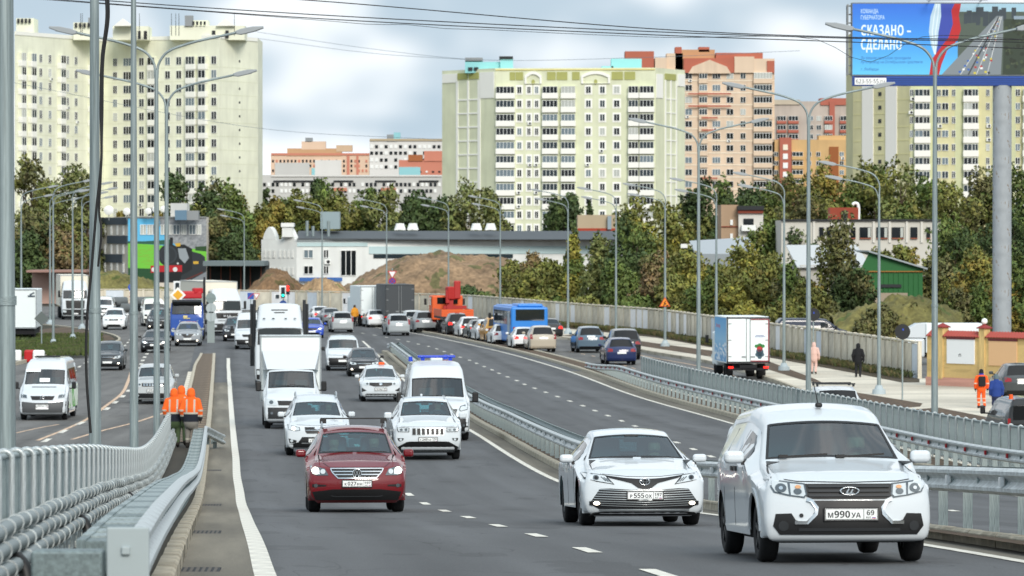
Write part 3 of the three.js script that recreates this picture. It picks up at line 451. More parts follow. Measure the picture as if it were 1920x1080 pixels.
// ---------------------------------------------------------------- the traffic close by
const shutLines = (v, P) => v.lay('hood_shut_line', plastic, band(P, 0.009), 0.0025, 1);
const WHITE = 0xcdd4d8;
{ // panel van
  const o = { name: 'panel_van', label: 'white panel van with a short black aerial on its roof and a black grille', cat: 'van', L: 4.47, W: 0.86, H: 1.66, R: 0.315, axles: [0.83, 3.73], color: WHITE, belt: 0.98, sC: 1.24, sT: 1.92, cowl: 1.03, wt: 1.43, kind: 'van', sgEnd: 2.35, nSide: 1, bulkhead: 1, cabinEnd: 2.75, glass: [6, null], rim: rimDark, tw: 0.2,
    prof: [[0.20, 0.21, 0.72, 0.10, 0.04], [0.05, 0.228, 0.80, 0.14, 0.04], [0.0, 0.40, 0.825, 0.16, 0.05], [0.03, 0.62, 0.825, 0.16, 0.06], [0.12, 0.80, 0.80, 0.10, 0.09], [0.42, 0.90, 0.77, 0.05, 0.1], [1.24, 1.02, 0.74, 0.03, 0.06], [1.92, 1.43, 0.62, 0.05, 0.09], [2.25, 1.54, 0.64, 0.06, 0.13], [2.7, 1.60, 0.66, 0.06, 0.14], [4.1, 1.57, 0.65, 0.06, 0.14], [4.4, 1.42, 0.68, 0.05, 0.1], [4.47, 0.9, 0.8, 0.06, 0.08], [4.46, 0.4, 0.82, 0.1, 0.06], [4.35, 0.24, 0.78, 0.1, 0.05]], mir: [1.62, 1.04, 0.955, 0.21, 0.13] };
  const v = mkcar(o);
  v.lay('headlight', lampIn, [[-0.765, 0.83], [-0.43, 0.79], [-0.415, 0.68], [-0.44, 0.645], [-0.60, 0.668], [-0.735, 0.70], [-0.765, 0.76]], 0.010, 1);
  v.lay('headlight_lens', lampM, [[-0.745, 0.815], [-0.60, 0.795], [-0.59, 0.68], [-0.72, 0.71], [-0.75, 0.76]], 0.017, 1);
  v.lay('headlight_lens', lampM, [[-0.575, 0.79], [-0.445, 0.775], [-0.43, 0.68], [-0.45, 0.66], [-0.57, 0.675]], 0.017, 1);
  v.lay('indicator', amber, ell(-0.50, 0.755, 0.03, 0.018, 12), 0.022, 1); v.lay('lamp_reflector', lampIn, ell(-0.665, 0.745, 0.055, 0.045, 16), 0.022, 1); v.lay('lamp_reflector', lampIn, ell(-0.505, 0.71, 0.04, 0.03, 14), 0.022, 1); v.lay('lamp_bulb', chrome, ell(-0.665, 0.745, 0.02, 0.018, 10), 0.028, 1);
  v.lay('grille', plastic, [[-0.435, 0.785], [0.435, 0.785], [0.42, 0.66], [0.36, 0.635], [-0.36, 0.635], [-0.42, 0.66]], 0.010);
  for (const y of [0.76, 0.715, 0.67]) v.lay('grille_bar', plasticG, band([[-0.40, y], [0.40, y]], 0.022), 0.024);
  v.lay('lower_grille', plastic, [[-0.72, 0.49], [-0.57, 0.495], [-0.53, 0.43], [-0.43, 0.395], [-0.33, 0.53], [-0.35, 0.62], [0.35, 0.62], [0.33, 0.53], [0.43, 0.395], [0.53, 0.43], [0.57, 0.495], [0.72, 0.49], [0.745, 0.37], [0.68, 0.285], [-0.68, 0.285], [-0.745, 0.37]], 0.010);
  v.lay('intake_bar', plasticG, band([[-0.5, 0.335], [0.5, 0.335]], 0.03), 0.018);
  v.lay('bumper_trim', chrome, band([[-0.42, 0.632], [-0.375, 0.618], [-0.325, 0.55], [-0.335, 0.49], [-0.42, 0.405], [-0.54, 0.405]], 0.034), 0.026, 1);
  v.lay('fog_recess', plasticG, ell(-0.645, 0.37, 0.05, 0.05, 14), 0.014, 1);
  v.lay('tow_cover', plastic, ell(-0.475, 0.475, 0.02, 0.02, 12), 0.012);
  v.lay('hood_seam', plastic, band([[-0.74, 0.845], [-0.5, 0.808], [0, 0.797], [0.5, 0.808], [0.74, 0.845]], 0.010), 0.002);
  plate(v, 0, 0.487, 0.01);
  const e = v.fm(0, 0.712, 0.035), ring = new THREE.TorusGeometry(0.09, 0.011, 8, 28); ring.scale(1, 0.42, 1); ring.translate(...e);
  mesh('emblem', [ring, box(0.012, 0.055, 0.012, e[0] - 0.02, e[1], e[2], 0, 0, -0.5), box(0.012, 0.045, 0.012, e[0] + 0.02, e[1] - 0.002, e[2], 0, 0, -0.5), box(0.075, 0.011, 0.012, e[0] + 0.005, e[1] - 0.022, e[2])], chrome, v.g);
  const wl = v.half - 1.3; for (const [x, a] of [[-0.3, 0.06], [0.28, 0.06]]) mesh('wiper', [box(0.5, 0.018, 0.02, x, 1.055, wl + 0.03, 0, 0, a), box(0.09, 0.03, 0.05, x - 0.2, 1.05, wl + 0.05)], M.black, v.g);
  mesh('aerial', [bar(V(0, 1.56, v.half - 2.25), V(-0.035, 1.83, v.half - 2.42), 0.008, 0.004, 6), rbox(0.07, 0.05, 0.09, 0.02, 0, 1.57, v.half - 2.24)], M.black, v.g);
  for (const sd of [-1, 1]) { for (const s of [2.42, 3.35]) mesh('door_seam', drape(band([[s, 0.34], [s, 1.45]], 0.014), v.sideMap(sd), 0.003, 0.4), plastic, v.g); mesh('door_handle', [drape(band([[2.2, 0.92], [2.36, 0.92]], 0.05), v.sideMap(sd), 0.02)], plastic, v.g); mesh('door_handle', [drape(band([[2.5, 0.92], [2.64, 0.92]], 0.05), v.sideMap(sd), 0.02)], plastic, v.g); mesh('wheel_arch', drape(band(Array.from({ length: 13 }, (_, i) => [0.83 + 0.40 * Math.cos(Math.PI * i / 12), 0.315 + 0.40 * Math.sin(Math.PI * i / 12)]), 0.05), v.sideMap(sd), 0.012, 0.12), v.body, v.g); }
  shutLines(v, [[-0.735, 0.85], [-0.72, 0.90], [-0.69, 0.96], [-0.67, 1.0]]);
  place(v, 1573, 42.6, 3.7);
}
{ // saloon
  const o = { name: 'sedan', label: 'white sedan with a wide slatted lower grille beside the median rail', cat: 'car', group: null, L: 4.88, W: 0.92, H: 1.45, R: 0.335, axles: [0.96, 3.79], color: WHITE, belt: 0.92, sC: 1.33, sT: 2.12, cowl: 0.99, wt: 1.365, kind: 'sedan', seatMat: seatM,
    prof: [[0.24, 0.14, 0.74, 0.12, 0.05], [0.05, 0.19, 0.84, 0.2, 0.05], [0.0, 0.34, 0.88, 0.22, 0.06], [0.03, 0.55, 0.89, 0.22, 0.07], [0.12, 0.715, 0.86, 0.14, 0.09], [0.42, 0.83, 0.82, 0.07, 0.1], [1.33, 0.99, 0.78, 0.035, 0.06], [2.12, 1.365, 0.60, 0.05, 0.08], [2.45, 1.425, 0.61, 0.05, 0.09], [2.9, 1.45, 0.61, 0.05, 0.09], [3.5, 1.39, 0.59, 0.05, 0.09], [4.25, 1.06, 0.76, 0.05, 0.06], [4.75, 1.03, 0.8, 0.08, 0.08], [4.87, 0.75, 0.88, 0.15, 0.07], [4.84, 0.34, 0.88, 0.15, 0.07], [4.7, 0.22, 0.8, 0.1, 0.05]], mir: [1.78, 0.985, 1.0, 0.21, 0.125] };
  const v = mkcar(o);
  v.lay('headlight', plastic, [[-0.86, 0.79], [-0.56, 0.748], [-0.44, 0.608], [-0.70, 0.652], [-0.86, 0.70]], 0.008, 1);
  v.lay('headlight_lens', lampM, [[-0.865, 0.79], [-0.57, 0.738], [-0.465, 0.62], [-0.70, 0.662], [-0.85, 0.705]], 0.013, 1);
  v.lay('lamp_reflector', lampIn, ell(-0.70, 0.712, 0.042, 0.036, 16), 0.020, 1);
  v.lay('lamp_reflector', M.black, ell(-0.70, 0.712, 0.024, 0.021, 12), 0.026, 1);
  for (const k of [0, 1, 2]) v.lay('lamp_reflector', lampIn, band([[-0.63 + k * 0.04, 0.725 - k * 0.01], [-0.56 + k * 0.035, 0.66 - k * 0.008]], 0.012), 0.019, 1);
  v.lay('grille', plastic, [[-0.59, 0.748], [-0.3, 0.705], [-0.12, 0.692], [0, 0.690], [0.12, 0.692], [0.3, 0.705], [0.59, 0.748], [0.5, 0.705], [0.2, 0.63], [0.1, 0.56], [0.05, 0.545], [-0.05, 0.545], [-0.1, 0.56], [-0.2, 0.63], [-0.5, 0.705]], 0.012);
  v.lay('lower_grille', plastic, [[-0.50, 0.55], [-0.2, 0.53], [0.2, 0.53], [0.50, 0.55], [0.65, 0.545], [0.80, 0.33], [0.66, 0.25], [-0.66, 0.25], [-0.80, 0.33], [-0.65, 0.545]], 0.010);
  for (let i = 0; i < 8; i++) { const y = 0.525 - i * 0.033, w = 0.66 + (i < 6 ? i * 0.02 : 0.1 - (i - 5) * 0.06); v.lay('grille_bar', silverTrim, band([[-w, y + 0.012], [-w * 0.6, y], [0, y - 0.012], [w * 0.6, y], [w, y + 0.012]], 0.010), 0.022); }
  v.lay('fog_surround', plastic, [[-0.80, 0.365], [-0.62, 0.36], [-0.58, 0.31], [-0.66, 0.285], [-0.80, 0.31]], 0.020, 1);
  v.lay('fog_lamp', lampLit, ell(-0.70, 0.335, 0.045, 0.026, 14), 0.028, 1);
  v.lay('bumper_lip', silverTrim, band([[-0.66, 0.236], [0, 0.226], [0.66, 0.236]], 0.02), 0.022);
  v.lay('lower_skirt', plastic, [[-0.80, 0.155], [0.80, 0.155], [0.74, 0.20], [0.6, 0.212], [-0.6, 0.212], [-0.74, 0.20]], 0.010);
  v.lay('hood_seam', plastic, band([[-0.60, 0.762], [-0.25, 0.725], [0, 0.72], [0.25, 0.725], [0.60, 0.762]], 0.007), 0.002);
  plate(v, 1, 0.447, 0);
  const e = v.fm(0, 0.648, 0.026), t = (rx, ry) => { const q = new THREE.TorusGeometry(0.5, 0.07, 6, 24); q.scale(rx * 2, ry * 2, 0.16); q.translate(...e); return q; }; mesh('emblem', [t(0.072, 0.05), t(0.03, 0.046), t(0.056, 0.02).translate(0, 0.014, 0)], chrome, v.g);
  mesh('camera_housing', rbox(0.22, 0.09, 0.05, 0.02, 0, 1.30, v.half - 2.06), M.black, v.g);
  for (const sd of [-1, 1]) { for (const s of [1.5, 2.55, 3.45]) mesh('door_seam', drape(band([[s, 0.3], [s + 0.03, 0.93]], 0.012), v.sideMap(sd), 0.003, 0.4), plastic, v.g); for (const s of [2.3, 3.25]) mesh('door_handle', drape(band([[s, 0.82], [s + 0.2, 0.82]], 0.035), v.sideMap(sd), 0.025), silverTrim, v.g); mesh('window_trim', drape(band([[1.75, 0.955], [2.6, 0.965], [3.9, 0.98]], 0.02), v.sideMap(sd), 0.012, 0.3), chrome, v.g); }
  for (const x of [-0.3, 0.32]) mesh('wiper', box(0.5, 0.014, 0.02, x, 1.0, v.half - 1.3), M.black, v.g);
  shutLines(v, [[-0.62, 0.765], [-0.72, 0.84], [-0.72, 0.9], [-0.70, 0.965]]);
  place(v, 1198, 63, 4.0);
}
{ // red crossover
  const o = { name: 'suv', label: 'dark red SUV with lit headlights and a black roof bar', cat: 'car', L: 4.43, W: 0.905, H: 1.65, R: 0.34, axles: [0.9, 3.5], color: 0x6a0613, belt: 1.0, sC: 1.30, sT: 2.05, cowl: 1.06, wt: 1.47, seatMat: seatL,
    prof: [[0.2, 0.17, 0.74, 0.10, 0.05], [0.06, 0.24, 0.82, 0.15, 0.06], [0.0, 0.42, 0.86, 0.18, 0.06], [0.0, 0.58, 0.87, 0.18, 0.06], [0.10, 0.80, 0.85, 0.14, 0.09], [0.42, 0.92, 0.82, 0.07, 0.1], [1.30, 1.06, 0.74, 0.035, 0.06], [2.05, 1.47, 0.625, 0.05, 0.08], [2.4, 1.55, 0.635, 0.05, 0.09], [2.9, 1.585, 0.64, 0.05, 0.09], [3.75, 1.53, 0.62, 0.05, 0.09], [4.2, 1.12, 0.76, 0.06, 0.06], [4.36, 1.04, 0.8, 0.09, 0.08], [4.43, 0.8, 0.86, 0.13, 0.07], [4.4, 0.36, 0.86, 0.13, 0.07], [4.25, 0.25, 0.8, 0.1, 0.05]], mir: [1.68, 1.06, 0.985, 0.19, 0.145] };
  const v = mkcar(o);
  v.lay('headlight', lampIn, [[-0.835, 0.855], [-0.57, 0.785], [-0.51, 0.665], [-0.72, 0.665], [-0.80, 0.69], [-0.835, 0.76]], 0.010, 1);
  v.lay('headlight_lens', lampM, [[-0.82, 0.835], [-0.69, 0.80], [-0.66, 0.685], [-0.72, 0.68], [-0.79, 0.70], [-0.82, 0.76]], 0.016, 1);
  v.lay('lamp_glow', lampLit, ell(-0.745, 0.755, 0.062, 0.06, 16), 0.026, 1);
  v.lay('lamp_reflector', lampM, ell(-0.61, 0.735, 0.045, 0.045, 14), 0.016, 1);
  v.lay('grille', plastic, [[-0.475, 0.79], [0.475, 0.79], [0.44, 0.72], [0.34, 0.615], [-0.34, 0.615], [-0.44, 0.72]], 0.010);
  v.lay('grille_surround', chrome, band([[-0.475, 0.79], [-0.44, 0.72], [-0.34, 0.615], [0.34, 0.615], [0.44, 0.72], [0.475, 0.79]], 0.02), 0.022);
  v.lay('grille_surround', chrome, band([[-0.475, 0.79], [0.475, 0.79]], 0.018), 0.022);
  v.lay('grille_bar', chrome, band([[-0.43, 0.735], [0.43, 0.735]], 0.018), 0.024); v.lay('grille_bar', chrome, band([[-0.39, 0.68], [0.39, 0.68]], 0.018), 0.024);
  v.lay('lower_grille', plastic, [[-0.80, 0.37], [-0.42, 0.415], [0.42, 0.415], [0.80, 0.37], [0.74, 0.22], [-0.74, 0.22]], 0.012);
  v.lay('bumper_edge', plasticG, band([[-0.46, 0.30], [-0.4, 0.285], [0.4, 0.285], [0.46, 0.30]], 0.02), 0.02);
  v.lay('fog_slot', plastic, [[-0.80, 0.51], [-0.55, 0.495], [-0.55, 0.47], [-0.80, 0.455]], 0.008, 1);
  v.lay('fog_lamp', lampIn, ell(-0.735, 0.482, 0.036, 0.034, 14), 0.018, 1);
  v.lay('hood_seam', plastic, band([[-0.52, 0.83], [-0.47, 0.805], [0.47, 0.805], [0.52, 0.83]], 0.007), 0.002);
  plate(v, 2, 0.517);
  const e = v.fm(0, 0.70, 0.034), S2 = (x0, y0, x1, y1) => bar(V(e[0] + x0, e[1] + y0, e[2] + 0.012), V(e[0] + x1, e[1] + y1, e[2] + 0.012), 0.006, 0.006, 5), ring = new THREE.TorusGeometry(0.077, 0.008, 6, 24); ring.translate(...e);
  const em = mesh('emblem', [ring, S2(-0.03, 0.06, 0, 0.008), S2(0.03, 0.06, 0, 0.008), S2(-0.058, 0.045, -0.028, -0.055), S2(-0.028, -0.055, 0, 0.0), S2(0, 0, 0.028, -0.055), S2(0.028, -0.055, 0.058, 0.045)], chrome, v.g);
  const disc = new THREE.CylinderGeometry(0.075, 0.075, 0.01, 24); disc.rotateX(Math.PI / 2); disc.translate(...e); mesh('emblem_disc', disc, plastic, em);
  for (const x of [-0.58, 0.58]) mesh('roof_rail', tube([V(x, 1.52, v.half - 2.2), V(x * 1.01, 1.62, v.half - 2.4), V(x, 1.635, v.half - 3.0), V(x * 0.98, 1.60, v.half - 3.6), V(x * 0.97, 1.52, v.half - 3.75)], 0.018, 18, 6), silverTrim, v.g);
  mesh('roof_bar', [box(1.22, 0.025, 0.06, 0, 1.70, v.half - 2.6), box(0.12, 0.08, 0.1, -0.56, 1.65, v.half - 2.6), box(0.12, 0.08, 0.1, 0.56, 1.65, v.half - 2.6)], M.black, v.g);
  for (const x of [-0.32, 0.30]) mesh('wiper', box(0.55, 0.014, 0.02, x, 1.085, v.half - 1.33), M.black, v.g);
  shutLines(v, [[-0.52, 0.83], [-0.60, 0.89], [-0.66, 0.96], [-0.68, 1.035]]);
  place(v, 667, 77.2, 3.6);
}
{ // white off-roader with seven slots
  const o = { name: 'suv', label: 'white SUV with a seven slot grille in front of the ambulance', cat: 'car', L: 4.82, W: 0.97, H: 1.78, R: 0.375, axles: [0.93, 3.85], color: WHITE, belt: 1.1, sC: 1.4, sT: 2.15, cowl: 1.22, wt: 1.64,
    prof: [[0.22, 0.24, 0.80, 0.10, 0.05], [0.07, 0.3, 0.88, 0.15, 0.06], [0.0, 0.5, 0.93, 0.17, 0.06], [0.02, 0.68, 0.93, 0.17, 0.06], [0.08, 0.93, 0.91, 0.12, 0.08], [0.4, 1.05, 0.88, 0.06, 0.1], [1.4, 1.22, 0.80, 0.035, 0.06], [2.15, 1.64, 0.68, 0.05, 0.08], [2.5, 1.71, 0.69, 0.05, 0.09], [3.0, 1.745, 0.69, 0.05, 0.09], [4.1, 1.68, 0.66, 0.05, 0.09], [4.6, 1.2, 0.8, 0.06, 0.06], [4.74, 1.1, 0.86, 0.09, 0.08], [4.82, 0.8, 0.92, 0.13, 0.07], [4.8, 0.4, 0.92, 0.13, 0.07], [4.65, 0.28, 0.85, 0.1, 0.05]], mir: [1.82, 1.22, 1.07, 0.22, 0.18] };
  const v = mkcar(o);
  v.lay('headlight', plastic, [[-0.87, 0.935], [-0.52, 0.91], [-0.53, 0.785], [-0.84, 0.79], [-0.87, 0.85]], 0.010, 1);
  v.lay('headlight_lens', lampM, [[-0.85, 0.92], [-0.54, 0.895], [-0.55, 0.80], [-0.82, 0.805], [-0.85, 0.85]], 0.016, 1);
  for (const x of [-0.75, -0.62]) v.lay('lamp_reflector', lampIn, ell(x, 0.855, 0.042, 0.036, 14), 0.022, 1);
  for (let i = -3; i <= 3; i++) { v.lay('grille_surround', silverTrim, rect(i * 0.131 - 0.056, 0.70, i * 0.131 + 0.056, 0.905), 0.010); v.lay('grille_slot', plastic, rect(i * 0.131 - 0.046, 0.712, i * 0.131 + 0.046, 0.893), 0.016); }
  v.lay('lower_grille', plastic, [[-0.87, 0.36], [-0.6, 0.51], [-0.5, 0.525], [0.5, 0.525], [0.6, 0.51], [0.87, 0.36], [0.82, 0.26], [-0.82, 0.26]], 0.012);
  v.lay('fog_slot', plastic, [[-0.86, 0.62], [-0.68, 0.615], [-0.70, 0.56], [-0.78, 0.525], [-0.84, 0.55]], 0.010, 1); v.lay('fog_lamp', lampM, ell(-0.765, 0.575, 0.035, 0.033, 12), 0.018, 1);
  v.lay('hood_seam', plastic, band([[-0.88, 0.96], [-0.5, 0.935], [0, 0.93], [0.5, 0.935], [0.88, 0.96]], 0.009), 0.002);
  plate(v, 3, 0.583); mesh('roof_fin', rbox(0.07, 0.07, 0.16, 0.03, -0.05, 1.77, v.half - 3.4), v.body, v.g);
  for (const x of [-0.6, 0.6]) mesh('roof_rail', bar(V(x, 1.735, v.half - 2.5), V(x, 1.74, v.half - 4), 0.018), silverTrim, v.g);
  shutLines(v, [[-0.85, 0.965], [-0.80, 1.05], [-0.75, 1.18]]);
  place(v, 800, 121, 3.6);
}
{ // white family SUV
  const o = { name: 'suv', label: 'white SUV with lit headlights and roof rails beside the box truck', cat: 'car', L: 4.66, W: 0.945, H: 1.74, R: 0.36, axles: [0.93, 3.63], color: WHITE, belt: 1.05, sC: 1.25, sT: 2.05, cowl: 1.13, wt: 1.57, hood: 0.88, wr: 0.68 };
  const v = mkcar(o);
  v.lay('headlight', lampIn, [[-0.87, 0.91], [-0.51, 0.83], [-0.50, 0.735], [-0.62, 0.72], [-0.83, 0.755]], 0.010, 1); v.lay('headlight_lens', lampM, [[-0.85, 0.89], [-0.53, 0.82], [-0.52, 0.75], [-0.62, 0.735], [-0.82, 0.77]], 0.015, 1); v.lay('lamp_glow', lampLit, ell(-0.69, 0.80, 0.05, 0.045, 14), 0.022, 1);
  v.lay('grille', plastic, [[-0.37, 0.835], [0.37, 0.835], [0.35, 0.70], [0.30, 0.65], [-0.30, 0.65], [-0.35, 0.70]], 0.012); v.lay('emblem', chrome, ell(0, 0.81, 0.085, 0.045, 18), 0.024); v.lay('grille_trim', chrome, band([[-0.34, 0.745], [0.34, 0.745]], 0.014), 0.022);
  v.lay('lower_grille', plastic, [[-0.44, 0.55], [0.44, 0.55], [0.55, 0.4], [0.84, 0.32], [0.8, 0.24], [-0.8, 0.24], [-0.84, 0.32], [-0.55, 0.4]], 0.012); v.lay('bumper_trim', silverTrim, band([[-0.46, 0.37], [0.46, 0.37]], 0.025), 0.022);
  v.lay('fog_slot', plastic, [[-0.84, 0.51], [-0.6, 0.45], [-0.62, 0.38], [-0.80, 0.37]], 0.010, 1); v.lay('fog_lamp', lampM, ell(-0.745, 0.44, 0.045, 0.045, 14), 0.018, 1);
  v.lay('hood_seam', plastic, band([[-0.6, 0.90], [0, 0.872], [0.6, 0.90]], 0.008), 0.002); plate(v, 4, 0.45);
  for (const x of [-0.6, 0.6]) mesh('roof_rail', tube([V(x, 1.64, v.half - 2.15), V(x, 1.77, v.half - 2.3), V(x, 1.78, v.half - 3.2), V(x, 1.68, v.half - 4.0)], 0.022, 14, 6), silverTrim, v.g);
  place(v, 594, 124.5, 3.7);
}
const vanProf = (o) => [[0.2, 0.24, 0.84 * o.W, 0.1, 0.05], [0.05, 0.30, 0.93 * o.W, 0.14, 0.06], [0, 0.5, 0.95 * o.W, 0.15, 0.07], [0.08, o.hood - 0.25, 0.95 * o.W, 0.14, 0.08], [0.24, o.hood, 0.93 * o.W, 0.1, 0.09], [0.55, o.hood + 0.16, 0.91 * o.W, 0.06, 0.1], [o.sC, o.cowl, 0.90 * o.W, 0.05, 0.06], [o.sT, o.wt, 0.86 * o.W, 0.06, 0.09], [o.sT + 0.28, lerp(o.wt, o.H, 0.75), 0.82 * o.W, 0.06, 0.16], [o.sT + 0.9, o.H, 0.80 * o.W, 0.05, 0.2], [o.L - 0.3, o.H, 0.80 * o.W, 0.05, 0.2], [o.L - 0.05, o.H - 0.25, 0.85 * o.W, 0.05, 0.12], [o.L, 1.1, 0.94 * o.W, 0.05, 0.08], [o.L, 0.4, 0.94 * o.W, 0.05, 0.06], [o.L - 0.12, 0.28, 0.86 * o.W, 0.05, 0.05]];
{ // ambulance
  const o = { name: 'ambulance', label: 'tall white ambulance van with a blue light bar behind the white SUV', cat: 'van', L: 5.8, W: 1.03, H: 2.56, R: 0.35, axles: [0.98, 4.5], color: WHITE, belt: 1.35, sC: 0.95, sT: 1.62, hood: 1.12, cowl: 1.38, wt: 2.06, glass: [6, null], bulkhead: 1, cabinEnd: 2.7, rad: 0.1, kind: 'van', sgEnd: 2.2, nSide: 1, mir: [1.35, 1.38, 1.235, 0.2, 0.34, plastic] };
  o.prof = vanProf(o); o.sideGlass = [[[1.35, 1.4], [1.75, 2.0], [2.3, 2.0], [2.3, 1.4]], [[2.6, 1.4], [2.6, 2.0], [4.0, 2.0], [4.0, 1.4]]];
  const v = mkcar(o);
  v.lay('headlight', lampIn, [[-0.96, 1.2], [-0.70, 1.12], [-0.64, 1.0], [-0.70, 0.95], [-0.93, 1.0]], 0.012, 1); v.lay('headlight_lens', lampM, [[-0.94, 1.17], [-0.72, 1.10], [-0.67, 1.0], [-0.72, 0.97], [-0.91, 1.02]], 0.018, 1);
  v.lay('grille', plastic, [[-0.6, 1.02], [0.6, 1.02], [0.52, 0.8], [-0.52, 0.8]], 0.012); for (const y of [0.96, 0.9, 0.85]) v.lay('grille_bar', silverTrim, band([[-0.54, y], [0.54, y]], 0.02), 0.022);
  v.lay('bumper', plastic, [[-0.97, 0.72], [0.97, 0.72], [0.94, 0.30], [-0.94, 0.30]], 0.014); v.lay('fog_lamp', lampIn, ell(-0.8, 0.5, 0.05, 0.05, 12), 0.022, 1); v.lay('number_plate', plainPlate, rect(-0.26, 0.5, 0.26, 0.61), 0.03);
  v.lay('hood_slot', plastic, rect(-0.12, 1.26, 0.12, 1.275), 0.006, 0); mesh('wiper', box(0.8, 0.02, 0.03, -0.2, 1.44, v.half - 1.0), M.black, v.g);
  const blue = S(0x1b3fae, 0.25, { emissive: 0x1030c0, emissiveIntensity: 0.25 }); mesh('light_bar', [rbox(1.24, 0.085, 0.3, 0.04, 0.0, 2.70, v.half - 2.1), box(0.12, 0.1, 0.2, -0.45, 2.62, v.half - 2.1), box(0.12, 0.1, 0.2, 0.45, 2.62, v.half - 2.1)], blue, v.g);
  for (const [x, s] of [[-0.84, 2.3], [0.40, 4.4]]) { const c = new THREE.CylinderGeometry(0.06, 0.075, 0.15, 14); c.translate(x, s < 3 ? 2.62 : 2.66, v.half - s); mesh('beacon', c, blue, v.g); }
  mesh('roof_hatch', rbox(0.4, 0.1, 0.5, 0.04, 0.05, 2.6, v.half - 3.4), v.body, v.g);
  place(v, 821, 138.5, 3.4);
}
function boxBody(v, o) { // goods box on a truck: four upright panels, roof, rear doors
  const { w, y0, y1, s0, s1, mat } = o, z = v.half - (s0 + s1) / 2, l = s1 - s0, h = y1 - y0;
  const b = mesh(o.name || 'cargo_box', [rbox(w, h, l, 0.03, 0, (y0 + y1) / 2, z)], mat, v.g);
  const f = o.trim || silverTrim; mesh('box_edge', [box(w + 0.03, 0.05, 0.05, 0, y1 - 0.02, v.half - s0 + 0.01), box(0.05, h, 0.05, -w / 2, (y0 + y1) / 2, v.half - s0 + 0.01), box(0.05, h, 0.05, w / 2, (y0 + y1) / 2, v.half - s0 + 0.01), box(w + 0.03, 0.06, 0.05, 0, y0, v.half - s0 + 0.01), box(0.06, 0.06, l, w / 2, y1 - 0.02, z), box(0.06, 0.06, l, -w / 2, y1 - 0.02, z), box(0.05, h, 0.05, -w / 2, (y0 + y1) / 2, v.half - s1), box(0.05, h, 0.05, w / 2, (y0 + y1) / 2, v.half - s1), box(w + 0.02, 0.07, 0.05, 0, y0, v.half - s1), box(w + 0.02, 0.06, 0.05, 0, y1 - 0.02, v.half - s1)], f, b);
  return b;
}
const boxWhite = S(0xe6eeee, 0.5), boxCream = S(0xe2dccb, 0.6);
{ // light box truck
  const o = { name: 'box_truck', label: 'white light box truck with a cab fairing behind the white SUV', cat: 'truck', L: 2.6, W: 1.0, H: 2.2, R: 0.36, axles: [0.9], color: WHITE, belt: 1.35, sC: 0.95, sT: 1.55, hood: 1.1, cowl: 1.42, wt: 2.08, glass: [6, null], bulkhead: 1, cabinEnd: 2.4, rad: 0.1, nSide: 1, kind: 'van', sgEnd: 2.1, mir: [1.25, 1.5, 1.17, 0.2, 0.36, plastic], rim: rimDark, sRr: 0.15 };
  o.prof = vanProf(o); o.sideGlass = [[[1.3, 1.45], [1.65, 2.0], [2.15, 2.0], [2.15, 1.45]]];
  const v = mkcar(o);
  v.lay('headlight', lampM, [[-0.88, 1.08], [-0.62, 1.06], [-0.5, 0.86], [-0.58, 0.83], [-0.86, 0.86]], 0.016, 1); v.lay('lamp_reflector', lampIn, ell(-0.72, 0.95, 0.075, 0.07, 14), 0.022, 1);
  v.lay('grille', plastic, [[-0.5, 1.0], [0.5, 1.0], [0.46, 0.84], [-0.46, 0.84]], 0.014); v.lay('bumper', plasticG, [[-0.95, 0.76], [0.95, 0.76], [0.95, 0.36], [-0.95, 0.36]], 0.016); v.lay('number_plate', plainPlate, rect(-0.26, 0.5, 0.26, 0.61), 0.03); v.lay('fog_lamp', lampIn, ell(-0.7, 0.56, 0.05, 0.045, 12), 0.024, 1);
  for (const x of [-0.36, 0.3]) mesh('wiper', box(0.7, 0.02, 0.03, x, 1.53, v.half - 1.02, 0, 0, x < 0 ? -0.05 : -0.08), M.black, v.g);
  boxBody(v, { w: 2.16, y0: 0.95, y1: 3.3, s0: 2.62, s1: 6.6, mat: boxWhite });
  // fairing: a wedge over the cab
  const q = new THREE.BufferGeometry(), A = [[-0.86, 2.1, -1.62], [0.86, 2.1, -1.62], [1.04, 2.78, -2.56], [-1.04, 2.78, -2.56], [-1.0, 2.05, -2.56], [1.0, 2.05, -2.56]].map(p => [p[0], p[1], p[2] + v.half]), T = (...k) => k.flatMap(i => A[i]);
  q.setAttribute('position', new THREE.Float32BufferAttribute([...T(0, 1, 2), ...T(0, 2, 3), ...T(0, 3, 4), ...T(1, 5, 2), ...T(3, 2, 5), ...T(3, 5, 4), ...T(0, 4, 5), ...T(0, 5, 1)], 3)); q.computeVertexNormals(); mesh('roof_fairing', q, v.body, v.g);
  mesh('chassis', [box(0.8, 0.2, 4.6, 0, 0.72, v.half - 4.4), box(1.9, 0.12, 3.9, 0, 0.88, v.half - 4.6)], M.blackMatt, v.g);
  const [tg, rg] = wheelParts(0.36, 0.4); for (const sd of [-1, 1]) { const w = new THREE.Group(); w.name = 'wheel'; w.position.set(sd * 0.82, 0.36, v.half - 4.9); v.g.add(w); mesh('tyre', tg, tyreM, w); mesh('rim', rg, rimDark, w); }
  place(v, 546, 152.5, 3.6);
}
